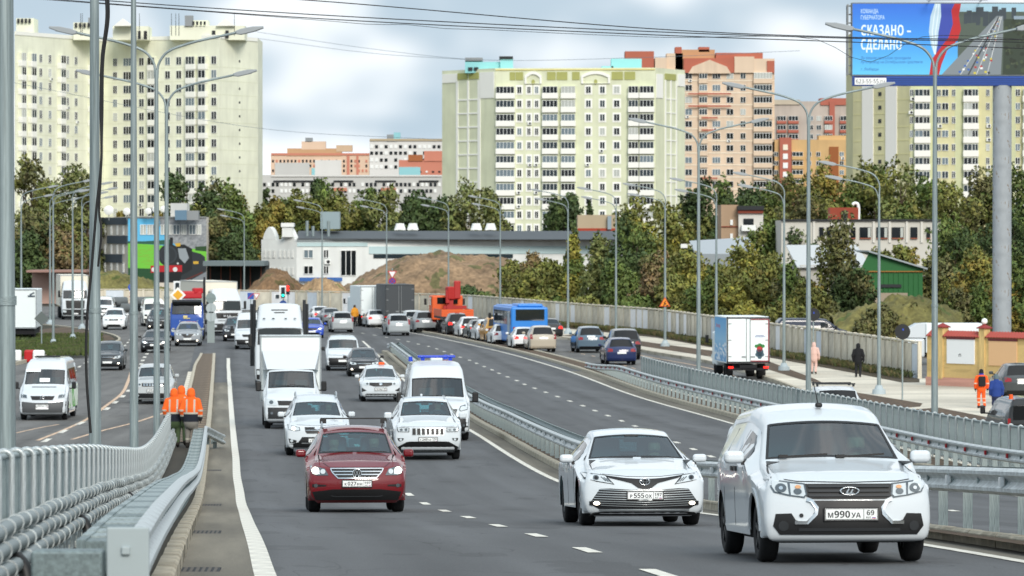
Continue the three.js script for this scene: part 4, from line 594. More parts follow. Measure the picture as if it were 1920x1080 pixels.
// ---------------------------------------------------------------- cab-over lorries
function lorry(o) {
  const W = 1.22, c = { L: 2.3, W, H: o.H, R: 0.5, axles: [1.35], belt: 1.9, name: o.name || 'lorry', label: o.label, cat: 'truck', group: o.group, mat: o.mat, color: o.color, glass: [4, null], sF: 0.3, sRr: 0.12, rad: 0.1, sideGlass: [[[0.55, 2.0], [0.55, 2.7], [1.3, 2.7], [1.3, 2.0]]], sill: 0.6, tw: 0.32, mir: [0.35, 2.3, 1.42, 0.2, 0.62, plastic], bulkhead: 1, cabinEnd: 2.0, rim: rimM, wsMat: o.wsMat };
  c.prof = [[0.1, 0.32, 1.1, 0.06, 0.06], [0, 0.4, 1.16, 0.07, 0.08], [0.0, 0.95, 1.18, 0.07, 0.1], [0.04, 1.6, 1.18, 0.07, 0.1], [0.08, o.wb || 1.85, 1.17, 0.08, 0.1], [0.24, o.wt || 2.68, 1.13, 0.08, 0.1], [0.34, 2.85, 1.12, 0.07, 0.14], [o.H > 3 ? 1.0 : 0.8, o.H, 1.0, 0.06, 0.2], [2.15, o.H, 1.0, 0.05, 0.2], [2.28, o.H - 0.3, 1.08, 0.04, 0.1], [2.3, 1.0, 1.15, 0.04, 0.08], [2.25, 0.6, 1.1, 0.04, 0.06]];
  const v = vehicle(c);
  if (o.grille) v.lay('grille', plastic, o.grille, 0.016); if (o.bars) for (const y of o.bars) v.lay('grille_bar', plasticG, band([[-0.7, y], [0.7, y]], 0.04), 0.03);
  v.lay('bumper', o.bumper || plastic, [[-1.13, 0.92], [1.13, 0.92], [1.12, 0.42], [-1.12, 0.42]], 0.016); v.lay('headlight', lampM, [[-1.1, 0.86], [-0.78, 0.82], [-0.8, 0.64], [-1.1, 0.66]], 0.026, 1); v.lay('number_plate', plainPlate, rect(-0.26, 0.48, 0.26, 0.6), 0.03);
  if (o.visor) mesh('sun_visor', box(2.1, 0.2, 0.3, 0, 2.78, v.half + 0.0, 0, 0.5), o.visor, v.g);
  for (const x of [-0.6, 0.0, 0.6]) mesh('wiper', box(0.5, 0.02, 0.02, x, (o.wb || 1.85) + 0.09, v.half - 0.05), M.black, v.g);
  const [tg, rg] = wheelParts(0.5, 0.32); for (const s of o.rear || [4.9]) for (const sd of [-1, 1]) { const w = new THREE.Group(); w.name = 'wheel'; w.position.set(sd * 1.02, 0.5, v.half - s); v.g.add(w); mesh('tyre', tg, tyreM, w); mesh('rim', rg, rimDark, w); }
  mesh('chassis', box(1.0, 0.26, o.len || 4, 0, 0.88, v.half - 1.2 - (o.len || 4) / 2), M.blackMatt, v.g);
  return v;
}
const darkGlass = phys(0x1a2426, { roughness: 0.04, ior: 1.55 });
{ const v = lorry({ name: 'tractor_unit', label: 'tall white tractor unit with black upright exhaust stacks behind the box truck', H: 4.1, color: WHITE, len: 5, wb: 2.05, wt: 2.98, grille: [[-0.8, 1.7], [0.8, 1.7], [0.75, 1.05], [-0.75, 1.05]], wsMat: darkGlass });
  for (const sd of [-1, 1]) for (const k of [0, 1]) mesh('exhaust_stack', [bar(V(sd * (1.22 + k * 0.14), 1.0, v.half - 2.6 - k * 0.3), V(sd * (1.22 + k * 0.14), 4.25 - k * 0.2, v.half - 2.6 - k * 0.3), 0.075)], plasticG, v.g);
  for (const x of [-0.75, -0.3, 0.3, 0.75]) mesh('marker_lamp', box(0.12, 0.04, 0.05, x, 3.37, v.half - 0.52), plastic, v.g); mesh('roof_vent', [box(0.8, 0.04, 0.05, 0, 3.78, v.half - 0.82), box(0.5, 0.03, 0.05, 0, 3.66, v.half - 0.74)], plastic, v.g);
  place(v, 524, 208, 3.4); }

// ---------------------------------------------------------------- the rest of the traffic
const Q = 'cars queueing along the far lane';
{ const v = mkcar({ name: 'taxi', label: 'white taxi crossover with an orange roof board and yellow door decals', cat: 'car', L: 4.55, W: 0.91, H: 1.57, R: 0.35, color: WHITE, hood: 0.9, cowl: 1.04, belt: 0.98, sT: 2.1, wt: 1.45, sE: 3.3, sB: 4.2 });
  face(v, { hb: 0.9, lamp: [[-0.83, 0.86], [-0.5, 0.82], [-0.5, 0.74], [-0.66, 0.70], [-0.83, 0.76]], grille: [[-0.5, 0.84], [0.5, 0.84], [0.5, 0.73], [0.3, 0.67], [-0.3, 0.67], [-0.5, 0.73]], lower: [[-0.8, 0.24], [0.8, 0.24], [0.62, 0.36], [-0.62, 0.36]], fog: 0, plate: 5, plateY: 0.55, badge: 1 });
  v.lay('fog_slot', plastic, [[-0.83, 0.62], [-0.62, 0.5], [-0.83, 0.42]], 0.012, 1); mesh('roof_sign', rbox(0.26, 0.12, 0.16, 0.03, 0.1, 1.62, v.half - 2.5), M.orange, v.g);
  for (const sd of [-1, 1]) mesh('door_stripe', drape(band([[1.0, 0.75], [1.3, 0.92], [2.2, 0.95]], 0.12), v.sideMap(sd), 0.004, 0.3), S(0xd99a1c, 0.5), v.g); place(v, 713, 187, 3.4); }  // plain yellow decals along the doors
{ const v = mkcar({ name: 'sedan', label: 'black sedan with lit fog lamps behind the white taxi', cat: 'car', L: 4.6, W: 0.9, H: 1.5, kind: 'sedan', color: 0x0c0d10, hood: 0.82, cowl: 0.98, sT: 2.1 }); face(v, { hb: 0.82, fogLit: 1, trim: 1 }); placeAt(v, 682, 708, 3.4); }
{ const o = { name: 'panel_van', label: 'white van with a black lower bumper driving ahead of the tractor unit', cat: 'van', L: 4.95, W: 0.96, H: 1.92, R: 0.34, color: WHITE, belt: 1.15, sC: 1.05, sT: 1.75, hood: 1.0, cowl: 1.2, wt: 1.75, glass: [6, null], bulkhead: 1, cabinEnd: 2.9, axles: [0.9, 4.1], mir: [1.4, 1.2, 1.1, 0.2, 0.22, plastic] }; o.prof = vanProf(o); o.sideGlass = [[[1.45, 1.2], [1.8, 1.65], [2.5, 1.65], [2.5, 1.2]]]; const v = mkcar(o);
  v.lay('headlight', lampM, [[-0.88, 1.0], [-0.6, 0.9], [-0.58, 0.84], [-0.86, 0.87]], 0.016, 1); v.lay('bumper', plastic, [[-0.9, 0.72], [0.9, 0.72], [0.9, 0.3], [-0.9, 0.3]], 0.014); v.lay('grille_trim', chrome, band([[-0.58, 0.89], [-0.1, 0.86], [0, 0.9], [0.1, 0.86], [0.58, 0.89]], 0.03), 0.02); v.lay('number_plate', plainPlate, rect(-0.26, 0.5, 0.26, 0.61), 0.024); placeAt(v, 643, 696, 3.2); }
{ const v = mkcar({ name: 'hatchback', label: 'bright blue car half hidden beside the tractor unit', cat: 'car', L: 4.3, W: 0.88, H: 1.5, color: 0x1c46b4 }); face(v, { hb: 0.81, lit: 1 }); placeAt(v, 585, 634, 3); }
function van(o, px, py, yaw, opt) { o = { L: 5.6, W: 1.0, H: 2.4, R: 0.35, color: WHITE, belt: 1.3, sC: 0.95, sT: 1.6, hood: 1.08, cowl: 1.35, wt: 2.0, glass: [6, null], bulkhead: 1, cabinEnd: 2.7, axles: [0.95, 4.4], name: 'cargo_van', cat: 'van', mir: [1.3, 1.4, 1.18, 0.18, 0.3, plastic], ...o }; o.prof = vanProf(o); o.sideGlass = o.sideGlass || [[[1.35, 1.38], [1.7, 1.95], [2.3, 1.95], [2.3, 1.38]]]; const v = mkcar(o); v.lay('headlight', lampM, [[-0.93, 1.1], [-0.64, 1.06], [-0.62, 0.9], [-0.9, 0.92]], 0.016, 1); v.lay('bumper', opt?.bump || plastic, [[-0.93, 0.66], [0.93, 0.66], [0.93, 0.32], [-0.93, 0.32]], 0.014); v.lay('grille', plastic, [[-0.5, 1.0], [0.5, 1.0], [0.42, 0.84], [-0.42, 0.84]], 0.014); v.lay('number_plate', plainPlate, rect(-0.26, 0.46, 0.26, 0.57), 0.024); placeAt(v, px, py, yaw, { low: 1, ...opt }); return v; }
van({ label: 'white van beside the tractor unit, next to the round sign backs' }, 468, 655, 2.5);
{ const v = mkcar({ name: 'minivan', label: 'dark minivan behind the white van, next to the round sign backs', cat: 'car', L: 4.5, W: 0.9, H: 1.75, color: 0x23272b, cowl: 1.15, hood: 0.9 }); face(v, { hb: 0.9, fogLit: 1 }); placeAt(v, 441, 640, 2.5); }
{ const v = lorry({ label: 'white lorry cab with a black grille pulling a cream trailer past the intersection', H: 3.55, color: WHITE, len: 12, rear: [9, 10.3, 11.6], grille: [[-0.85, 1.72], [0.85, 1.72], [0.78, 1.3], [-0.78, 1.3]], bars: [1.14], wsMat: darkGlass });
  const c = document.createElement('canvas'); c.width = 256; c.height = 64; const x = c.getContext('2d'); x.fillStyle = '#0e0f11'; x.fillRect(0, 0, 256, 64); x.fillStyle = '#c9ced1'; x.font = 'bold 56px sans-serif'; x.textAlign = 'center'; x.fillText('M A N', 128, 52); const t = new THREE.CanvasTexture(c); t.colorSpace = THREE.SRGBColorSpace; const nb = mesh('nameplate', new THREE.PlaneGeometry(0.9, 0.22), S(0xffffff, 0.5, { map: t }), v.g); nb.position.set(0, 1.5, v.half + 0.02);
  const b = boxBody(v, { name: 'trailer', w: 2.5, y0: 1.15, y1: 4.05, s0: 2.7, s1: 13.5, mat: boxCream }); placeAt(v, 420, 629, 14, { low: 1 }); }
{ const v = lorry({ label: 'blue truck with a red loader and a priority sign board above its cab', H: 2.95, color: 0x1b4a9e, len: 7, rear: [5.4, 6.6], bumper: paint(0x1b4a9e), visor: M.black });
  mesh('loader', [rbox(1.5, 0.55, 0.5, 0.1, 0.25, 3.25, v.half - 3, 0.2), rbox(0.7, 0.4, 0.5, 0.08, 0.7, 3.55, v.half - 3.1, 0.4)], S(0xb81420, 0.5), v.g); const p = [box(0.8, 0.8, 0.03, -0.7, 3.25, v.half - 2.6, 0, 0, Math.PI / 4)]; mesh('sign_board', p, S(0xf0efe6, 0.6), v.g); mesh('sign_diamond', box(0.52, 0.52, 0.03, -0.7, 3.25, v.half - 2.57, 0, 0, Math.PI / 4), S(0xe0a41e, 0.6), v.g);
  for (let k = 0; k < 5; k++) mesh('stake', bar(V(1.15, 1.2, v.half - 3.2 - k), V(1.15, 4.3 + (k % 2) * 0.2, v.half - 3.2 - k), 0.05), M.dark, v.g); mesh('flatbed', box(2.3, 0.2, 5.5, 0, 1.2, v.half - 5), M.dark, v.g); mesh('logo', [box(0.5, 0.05, 0.02, 0, 1.62, v.half + 0.03), box(0.3, 0.16, 0.02, -0.1, 1.74, v.half + 0.03)], S(0xd8c98a, 0.5), v.g); placeAt(v, 351, 638.5, 3, { low: 1 }); }
function car2(o, px, py, yaw, f = {}, opt = {}) { const v = mkcar({ name: 'suv', cat: 'car', L: 4.5, W: 0.92, H: 1.66, ...o }); face(v, { hb: (o.hood || 0.54 * (o.H || 1.66)), ...f }); placeAt(v, px, py, yaw, { low: 1, ...opt }); return v; }
{ const v = car2({ label: 'silver SUV with lit lamps in front of the blue truck', color: 0x8d9296, hood: 0.92 }, 352, 649, 2.5, { fogLit: 1, badge: 1, lower: [[-0.85, 0.24], [0.85, 0.24], [0.8, 0.44], [-0.8, 0.44]], grille: [[-0.45, 0.84], [0.45, 0.84], [0.2, 0.6], [-0.2, 0.6]] }); for (const x of [-0.6, 0.6]) mesh('roof_rail', bar(V(x, 1.68, v.half - 2.3), V(x, 1.68, v.half - 3.8), 0.025), silverTrim, v.g); }
car2({ name: 'sedan', label: 'black sedan with lit headlights on the lower road', color: 0x15171a, kind: 'sedan', H: 1.45, L: 4.7 }, 290, 661, 2, { lit: 1, trim: 1 });
{ const v = car2({ label: 'silver boxy SUV stopped beside the bar railing', color: 0xb4b9ba, H: 1.75, hood: 1.0, cowl: 1.2, sT: 1.85, wr: 0.74 }, 288, 757, 2, { lower: [[-0.85, 0.28], [0.85, 0.28], [0.82, 0.5], [-0.82, 0.5]], grille: [[-0.5, 0.95], [0.5, 0.95], [0.48, 0.8], [-0.48, 0.8]], lamp: [[-0.83, 0.98], [-0.55, 0.95], [-0.55, 0.78], [-0.83, 0.8]], plate: 7, plateY: 0.62 }); for (let k = -3; k <= 3; k++) for (const y of [0.91, 0.85]) v.lay('grille_hole', chrome, rect(k * 0.13 - 0.045, y - 0.018, k * 0.13 + 0.045, y + 0.018), 0.02); }
car2({ label: 'dark grey older SUV with silver bumper on the lower road', color: 0x2b3236, H: 1.6, W: 0.85, L: 4.2, wr: 0.76 }, 203, 694, 1.5, { lit: 0, lower: [[-0.7, 0.26], [0.7, 0.26], [0.7, 0.36], [-0.7, 0.36]], fogLit: 1, trim: 1, plateY: 0.46 });
car2({ label: 'white SUV coming round the bend by the concrete pipes', color: 0xe8ebec, H: 1.72 }, 214, 618, 2, { badge: 1 });
van({ name: 'cargo_van', label: 'pale grey van waiting behind the white SUV by the concrete pipes', color: 0xdfe3e4, H: 2.0, wt: 1.75, cowl: 1.25 }, 192, 598, 2);
van({ name: 'cargo_van', label: 'cream white van behind the black SUV by the concrete pipes', color: 0xe5e6df, H: 2.3, wt: 1.9 }, 290, 612, 8);
car2({ label: 'black SUV in front of the cream white van', color: 0x14171a, H: 1.8, cowl: 1.2, hood: 0.98 }, 297, 621, 3, { fogLit: 1, trim: 1 });
{ const v = lorry({ label: 'white lorry with a cream trailer on the left side road', H: 3.5, color: WHITE, len: 12, rear: [9, 10.3, 11.6], grille: [[-0.85, 1.72], [0.85, 1.72], [0.8, 1.0], [-0.8, 1.0]], bars: [1.5, 1.3, 1.1] }); boxBody(v, { name: 'trailer', w: 2.5, y0: 1.15, y1: 3.95, s0: 2.7, s1: 13.5, mat: boxCream }); placeAt(v, 140, 599, 8, { low: 1 }); }
{ const g = thing('semi_trailer', 'white box trailer with grey frame parked behind the grass island', 'trailer', onFlat(40, 643)); g.rotation.y = 0.06; mesh('cargo_box', rbox(2.5, 2.7, 8, 0.03, -0.2, 2.4, -4), boxWhite, g); mesh('box_edge', [box(2.54, 0.07, 0.06, -0.2, 3.74, 0.01), box(2.54, 0.1, 0.06, -0.2, 1.06, 0.01), box(0.06, 2.7, 0.06, 1.04, 2.4, 0.01)], silverTrim, g); mesh('logo', [box(0.36, 0.1, 0.02, 0.75, 3.45, 0.02, 0, 0, 0.5), box(0.5, 0.12, 0.02, 0.7, 3.28, 0.02)], S(0x3c4a58, 0.5), g); mesh('chassis', box(2.2, 0.4, 7.6, -0.2, 0.8, -4), M.blackMatt, g); const [tg] = wheelParts(0.5, 0.32); for (const x of [-1.1, 0.75]) { const w = mesh('wheel', tg, tyreM, g); w.position.set(x, 0.5, -1.5); } }
{ // minibus
  const v = van({ name: 'minibus', label: 'white minibus with green printed side and route papers in the windshield', L: 5.6, W: 0.99, H: 2.5, hood: 1.05, cowl: 1.42, wt: 2.1, bulkhead: 0, cabinEnd: 5, sideGlass: [[[1.3, 1.45], [1.7, 2.05], [2.2, 2.05], [2.2, 1.45]], [[2.35, 1.45], [2.35, 2.05], [3.4, 2.05], [3.4, 1.45]], [[3.5, 1.45], [3.5, 2.05], [5.2, 2.05], [5.2, 1.45]]] }, 83, 787, 0.5, { bump: S(0x4b4e50, 0.6) });
  v.lay('bumper_side', S(0x4b4e50, 0.6), [[-0.96, 0.78], [-0.3, 0.72], [0.3, 0.72], [0.96, 0.78], [0.96, 0.6], [-0.96, 0.6]], 0.016); v.lay('headlight_tint', lampIn, [[-0.9, 1.08], [-0.66, 1.04], [-0.64, 0.92], [-0.88, 0.94]], 0.022, 1); plate(v, 6, 0.6);
  const gr = dtex(128, (u, x) => { const n = tn(u, x, 6, 6, 21, 3); return n > 0.22 ? [0.75, 0.2, 0.25] : n > -0.1 ? [0.36, 0.68, 0.27] : [0.88, 0.92, 0.86]; }); const gm = S(0xffffff, 0.5, { map: gr });
  for (const sd of [-1, 1]) { const q = drape([[1.3, 0.45], [5.4, 0.45], [5.4, 1.36], [1.3, 1.36]], v.sideMap(sd), 0.004, 0.4), uv = []; for (let i = 0; i < q.attributes.position.count; i++) uv.push(q.attributes.position.getZ(i) * 0.3, q.attributes.position.getY(i) * 0.3); q.setAttribute('uv', new THREE.Float32BufferAttribute(uv, 2)); mesh('side_print', q, gm, v.g); }
  v.lay('hood_vent', plastic, rect(-0.5, 1.335, 0.5, 1.36), 0.006); mesh('route_paper', [box(0.42, 0.2, 0.01, 0.0, 1.62, v.half - 1.14, 0, -0.7), box(0.6, 0.14, 0.01, -0.5, 2.0, v.half - 1.5, 0, -0.75)], S(0xe9ecec, 0.7), v.g);
  const e = v.fm(0, 0.93, 0.03), tr = new THREE.TorusGeometry(0.085, 0.012, 6, 20); tr.translate(...e); mesh('emblem', [tr, ...[0, 1, 2].map(k => bar(V(...e), V(e[0] + 0.08 * Math.sin(k * 2.094), e[1] + 0.08 * Math.cos(k * 2.094), e[2]), 0.01, 0.006, 5))], chrome, v.g);
  mesh('roof_rack', [bar(V(-0.5, 2.55, v.half - 2), V(0.5, 2.55, v.half - 2), 0.03), bar(V(-0.5, 2.55, v.half - 2.6), V(0.5, 2.55, v.half - 2.6), 0.03)], M.dark, v.g);
}
// ---- driving away
function away(o, px, py, yaw, t = {}, opt = {}) { const v = mkcar({ name: 'suv', cat: 'car', L: 4.45, W: 0.9, H: 1.62, tint: 1, ...o }); tailEnd(v, t); placeAt(v, px, py, yaw, { low: 1, rear: 1, ...opt }); return v; }
const wagon = { name: 'station_wagon', H: 1.66, W: 0.875, sE: 4.1, sB: 4.3, L: 4.47, wr: 0.74 };
away({ ...wagon, label: 'silver station wagon driving away in the lane beside the traffic lights', color: 0xaab0b2 }, 641, 623.7, 7, { lamp: [[-0.84, 0.85], [-0.7, 0.85], [-0.7, 1.25], [-0.8, 1.25]], bump: paint(0xaab0b2), y: 0.9 });
away({ ...wagon, label: 'silver station wagon driving away in front of the dark grey box truck', color: 0xa4abae }, 746, 629.5, 8, { lamp: [[-0.84, 0.85], [-0.7, 0.85], [-0.7, 1.25], [-0.8, 1.25]], bump: paint(0xa4abae), y: 0.9 });
away({ name: 'sedan', kind: 'sedan', H: 1.46, L: 4.6, label: 'white sedan waiting at the traffic lights near the worker in yellow', color: 0xe4e7e8 }, 603, 606, 14, { lit: 1 });
away({ name: 'sedan', kind: 'sedan', H: 1.46, L: 4.6, label: 'dark silver car behind the white sedan at the traffic lights', color: 0x7c8388 }, 622, 610, 12, {});
away({ name: 'sedan', kind: 'sedan', H: 1.46, L: 4.7, label: 'white sedan beside the white box truck', color: 0xe6e9ea }, 707, 614, 9, { lit: 1, bump: paint(0xe6e9ea) });
away({ ...wagon, label: 'pale silver station wagon behind the dark grey box truck', color: 0xc9cdcc, group: Q }, 775, 621, 8, { lit: 1, bump: plasticG });
away({ label: 'grey estate car beside the orange crane truck', color: 0x8e9598, group: Q, H: 1.7 }, 796, 624, 8, {});
away({ label: 'black SUV right behind the orange crane truck', color: 0x14181c, H: 1.75, group: Q }, 858, 630.5, 8, { lit: 1 });
away({ label: 'white crossover behind the black SUV in the queue', color: 0xe9ecec, H: 1.6, group: Q }, 882, 634.5, 8, { lit: 1 });
away({ label: 'dark green car between two white ones in the queue', color: 0x2b3a36, H: 1.5, group: Q }, 900, 638, 8, { lit: 1 });
away({ label: 'white SUV in front of the yellow van in the queue', color: 0xe6e9ea, group: Q }, 915, 641.5, 8, {});
away({ name: 'minivan', label: 'yellow van in the queue beside the blue bus', color: 0xd89a24, H: 1.85, wr: 0.76, group: Q }, 932, 644, 8, {});
away({ name: 'hatchback', label: 'small white hatchback next to the blue bus', color: 0xe9ecec, H: 1.5, L: 4.0, group: Q }, 945, 648, 8, { lit: 0 });
away({ name: 'hatchback', label: 'white hatchback with an orange stripe behind the blue bus', color: 0xe6e9ea, H: 1.52, L: 4.1, group: Q }, 984, 656, 7, { lit: 1 });
{ const v = away({ label: 'beige SUV behind the blue bus with tall tail lights', color: 0xb7ad9c, H: 1.72, W: 0.9, group: Q }, 1016, 660, 6, { lamp: [[-0.86, 0.86], [-0.68, 0.86], [-0.70, 1.16], [-0.82, 1.16]], bump: paint(0xb7ad9c), y: 0.95, py: 0.93 }); }
away({ name: 'sedan', kind: 'sedan', H: 1.46, L: 4.6, label: 'dark car in front of the blue bus with a red tail light', color: 0x1f2226 }, 1032, 634, 7, { lit: 1 });
away({ label: 'blue grey SUV alone in the right lane of the side road', color: 0x566a7a, H: 1.7, W: 0.94, L: 4.7 }, 1106, 661, 5, { lit: 0, py: 1.05 });
away({ label: 'black boxy SUV beside the dark blue hatchback', color: 0x191c1e, H: 1.88, W: 0.94, L: 4.9, wr: 0.78 }, 1172, 674, 4.5, { lit: 0 });
away({ name: 'hatchback', label: 'dark blue hatchback in front of the guard rail end', color: 0x1a2a56, H: 1.6, W: 0.92, L: 4.4 }, 1163, 684, 4.5, { py: 0.72, bump: paint(0x1a2a56) });
{ const v = mkcar({ name: 'suv', label: 'white SUV with roof bars, only its roof above the panel railing', cat: 'car', L: 4.8, W: 0.97, H: 1.9, color: WHITE, wr: 0.78, cowl: 1.25, tint: 1 }); tailEnd(v, {}); for (const s of [2.4, 3.6]) mesh('roof_bar', [box(1.5, 0.05, 0.08, 0, 1.99, v.half - s), box(0.08, 0.1, 0.1, -0.68, 1.94, v.half - s), box(0.08, 0.1, 0.1, 0.68, 1.94, v.half - s)], M.dark, v.g); place(v, 1568, 160, 3, { flat: 1, rear: 1 }); }
away({ label: 'dark grey SUV parked by the yellow wall', color: 0x3a3f41, H: 1.66, W: 0.93 }, 1912, 748, 3, { py: 0.78 });
{ const v = van({ name: 'cargo_van', label: 'black van with an orange beacon beside the panel railing', color: 0x15181a, L: 5.2, H: 1.95, wt: 1.75, cowl: 1.2, hood: 1.0 }, 1932, 850, 3); v.g.rotation.y += Math.PI; mesh('rear_window', rbox(1.5, 0.5, 0.02, 0.01, 0, 1.45, -v.half - 0.0), tintM, v.g); mesh('beacon', new THREE.CylinderGeometry(0.07, 0.08, 0.16, 12).translate(0.75, 1.98, -v.half + 0.5), M.orange, v.g); for (const s of [-0.9, 0.9]) mesh('tail_light', box(0.1, 0.4, 0.03, s, 1.05, -v.half - 0.01), tailM, v.g); for (const s of [-0.2, 0.1]) mesh('chevron', box(0.1, 0.3, 0.02, s, 1.0, -v.half - 0.02, 0, 0, 0.4), S(0xa02018, 0.5), v.g); }
// trucks seen from behind
function rearTruck(o) { const g = thing('box_truck', o.label, 'truck', o.pos); g.rotation.y = o.yaw * Math.PI / 180; const w = o.w || 2.3, b = mesh('cargo_box', rbox(w, o.y1 - o.y0, o.l, 0.04, 0, (o.y0 + o.y1) / 2, -o.l / 2), o.mat || boxWhite, g);
  const h = o.y1 - o.y0, ym = (o.y0 + o.y1) / 2; mesh('door_frame', [box(w, 0.08, 0.05, 0, o.y1 - 0.06, 0.02), box(w, 0.08, 0.05, 0, o.y0 + 0.06, 0.02), box(0.06, h, 0.05, -w / 2 + 0.05, ym, 0.02), box(0.06, h, 0.05, w / 2 - 0.05, ym, 0.02)], o.frame || silverTrim, g);
  for (const sd of [-1, 1]) { mesh('rear_door', box(w / 2 - 0.12, h - 0.2, 0.03, sd * (w / 4 - 0.02), ym, 0.015), o.door || o.mat || boxWhite, g); mesh('door_bar', bar(V(sd * 0.1, o.y0 + 0.08, 0.05), V(sd * 0.1, o.y1 - 0.1, 0.05), 0.018), M.grey, g); for (const t of [0.15, 0.5, 0.85]) mesh('hinge', box(0.2, 0.04, 0.03, sd * (w / 2 - 0.16), o.y0 + h * t, 0.04), M.grey, g); mesh('latch', box(0.22, 0.08, 0.03, sd * 0.24, o.y0 + 0.35, 0.04), M.grey, g); }
  mesh('chassis', [box(0.9, 0.25, o.l + 1.5, 0, o.y0 - 0.2, -o.l / 2 - 0.7), box(w * 0.9, 0.12, 0.1, 0, o.y0 - 0.3, 0)], M.blackMatt, g); const [tg] = wheelParts(0.42, 0.42); for (const sd of [-1, 1]) { const a = mesh('wheel', tg, tyreM, g); a.position.set(sd * (w / 2 - 0.28), 0.42, -1.4); const c = mesh('wheel', tg, tyreM, g); c.position.set(sd * (w / 2 - 0.3), 0.42, -o.l - 0.7); mesh('tail_light', box(0.26, 0.1, 0.04, sd * (w / 2 - 0.22), o.y0 - 0.2, 0.05), tailLit, g); }
  const cabH = Math.min(o.y1 - 0.2, 2.4); mesh('cab', rbox(w * 0.92, cabH - 0.6, 1.6, 0.12, 0, (cabH + 0.6) / 2, -o.l - 1.0), o.cab || boxWhite, g); for (const sd of [-1, 1]) mesh('wing_mirror', [rbox(0.18, 0.42, 0.08, 0.03, sd * (w / 2 + 0.2), 2.0, -o.l - 1.6), box(0.2, 0.04, 0.04, sd * (w / 2 + 0.05), 1.8, -o.l - 1.6)], M.black, g); return g; }
{ const p = onFlat(1403, 712); const g = rearTruck({ label: 'white refrigerated truck with a blue printed side and a berry picture on its door', pos: p, yaw: 5, y0: 0.85, y1: 3.3, l: 4.6, w: 2.3, frame: M.dark });
  const c = document.createElement('canvas'); c.width = 512; c.height = 512; const x = c.getContext('2d'); const gr = x.createLinearGradient(0, 0, 0, 512); gr.addColorStop(0, '#4fa3dc'); gr.addColorStop(0.5, '#8fc6e8'); gr.addColorStop(1, '#5f9fd0'); x.fillStyle = gr; x.fillRect(0, 0, 512, 512); x.fillStyle = '#e7eff5'; for (let i = 0; i < 26; i++) { x.beginPath(); x.ellipse(rnd() * 512, 300 + rnd() * 200, 20 + rnd() * 30, 8 + rnd() * 14, rnd(), 0, 7); x.fill(); } x.fillStyle = '#c3283a'; x.font = 'bold 60px sans-serif'; x.fillText('Холод', 60, 120); const t = new THREE.CanvasTexture(c); t.colorSpace = THREE.SRGBColorSpace;
  const sideM = S(0xffffff, 0.5, { map: t }); const s = mesh('side_print', new THREE.PlaneGeometry(4.5, 2.3), sideM, g); s.rotation.y = -Math.PI / 2; s.position.set(-1.156, 2.08, -2.3);
  const gm = S(0x2f7a3a, 0.6), rm2 = S(0xb5262a, 0.6), dm = S(0x3a5462, 0.6), disc = (r, x2, y, m, n, sx = 1) => { const q = new THREE.CircleGeometry(r, 14); q.scale(sx, 1, 1); q.translate(x2, y, 0.036); mesh(n, q, m, g); };
  disc(0.16, 0.60, 1.62, rm2, 'door_print'); for (const [a, b] of [[0.52, 1.48], [0.68, 1.48], [0.6, 1.36], [0.48, 1.32], [0.72, 1.32], [0.6, 1.2]]) disc(0.12, a, b, dm, 'door_print'); for (const [a, b] of [[0.44, 1.76], [0.6, 1.82], [0.76, 1.76]]) disc(0.09, a, b, gm, 'door_print', 1.3); mesh('door_print', [box(0.44, 0.03, 0.004, 0.6, 2.32, 0.034), box(0.56, 0.03, 0.004, 0.62, 2.25, 0.034)], S(0x2a3a8a, 0.6), g); mesh('door_trim', [box(0.05, 2.2, 0.02, 1.07, 2.07, 0.05), box(0.95, 0.05, 0.02, 0.6, 3.16, 0.05), box(0.95, 0.05, 0.02, 0.6, 0.98, 0.05)], S(0x8c1a28, 0.5), g); }
rearTruck({ label: 'white box truck stopped in the far lane by the concrete wall', pos: onFlat(700, 612), yaw: 12, y0: 1.0, y1: 3.35, l: 5, w: 2.2 });
rearTruck({ label: 'dark grey box truck stopped in the far lane', pos: onFlat(750, 615), yaw: 9, y0: 1.0, y1: 3.55, l: 6, w: 2.4, mat: S(0x3b4044, 0.6), cab: S(0x3b4044, 0.5), frame: S(0x33383b, 0.6) });
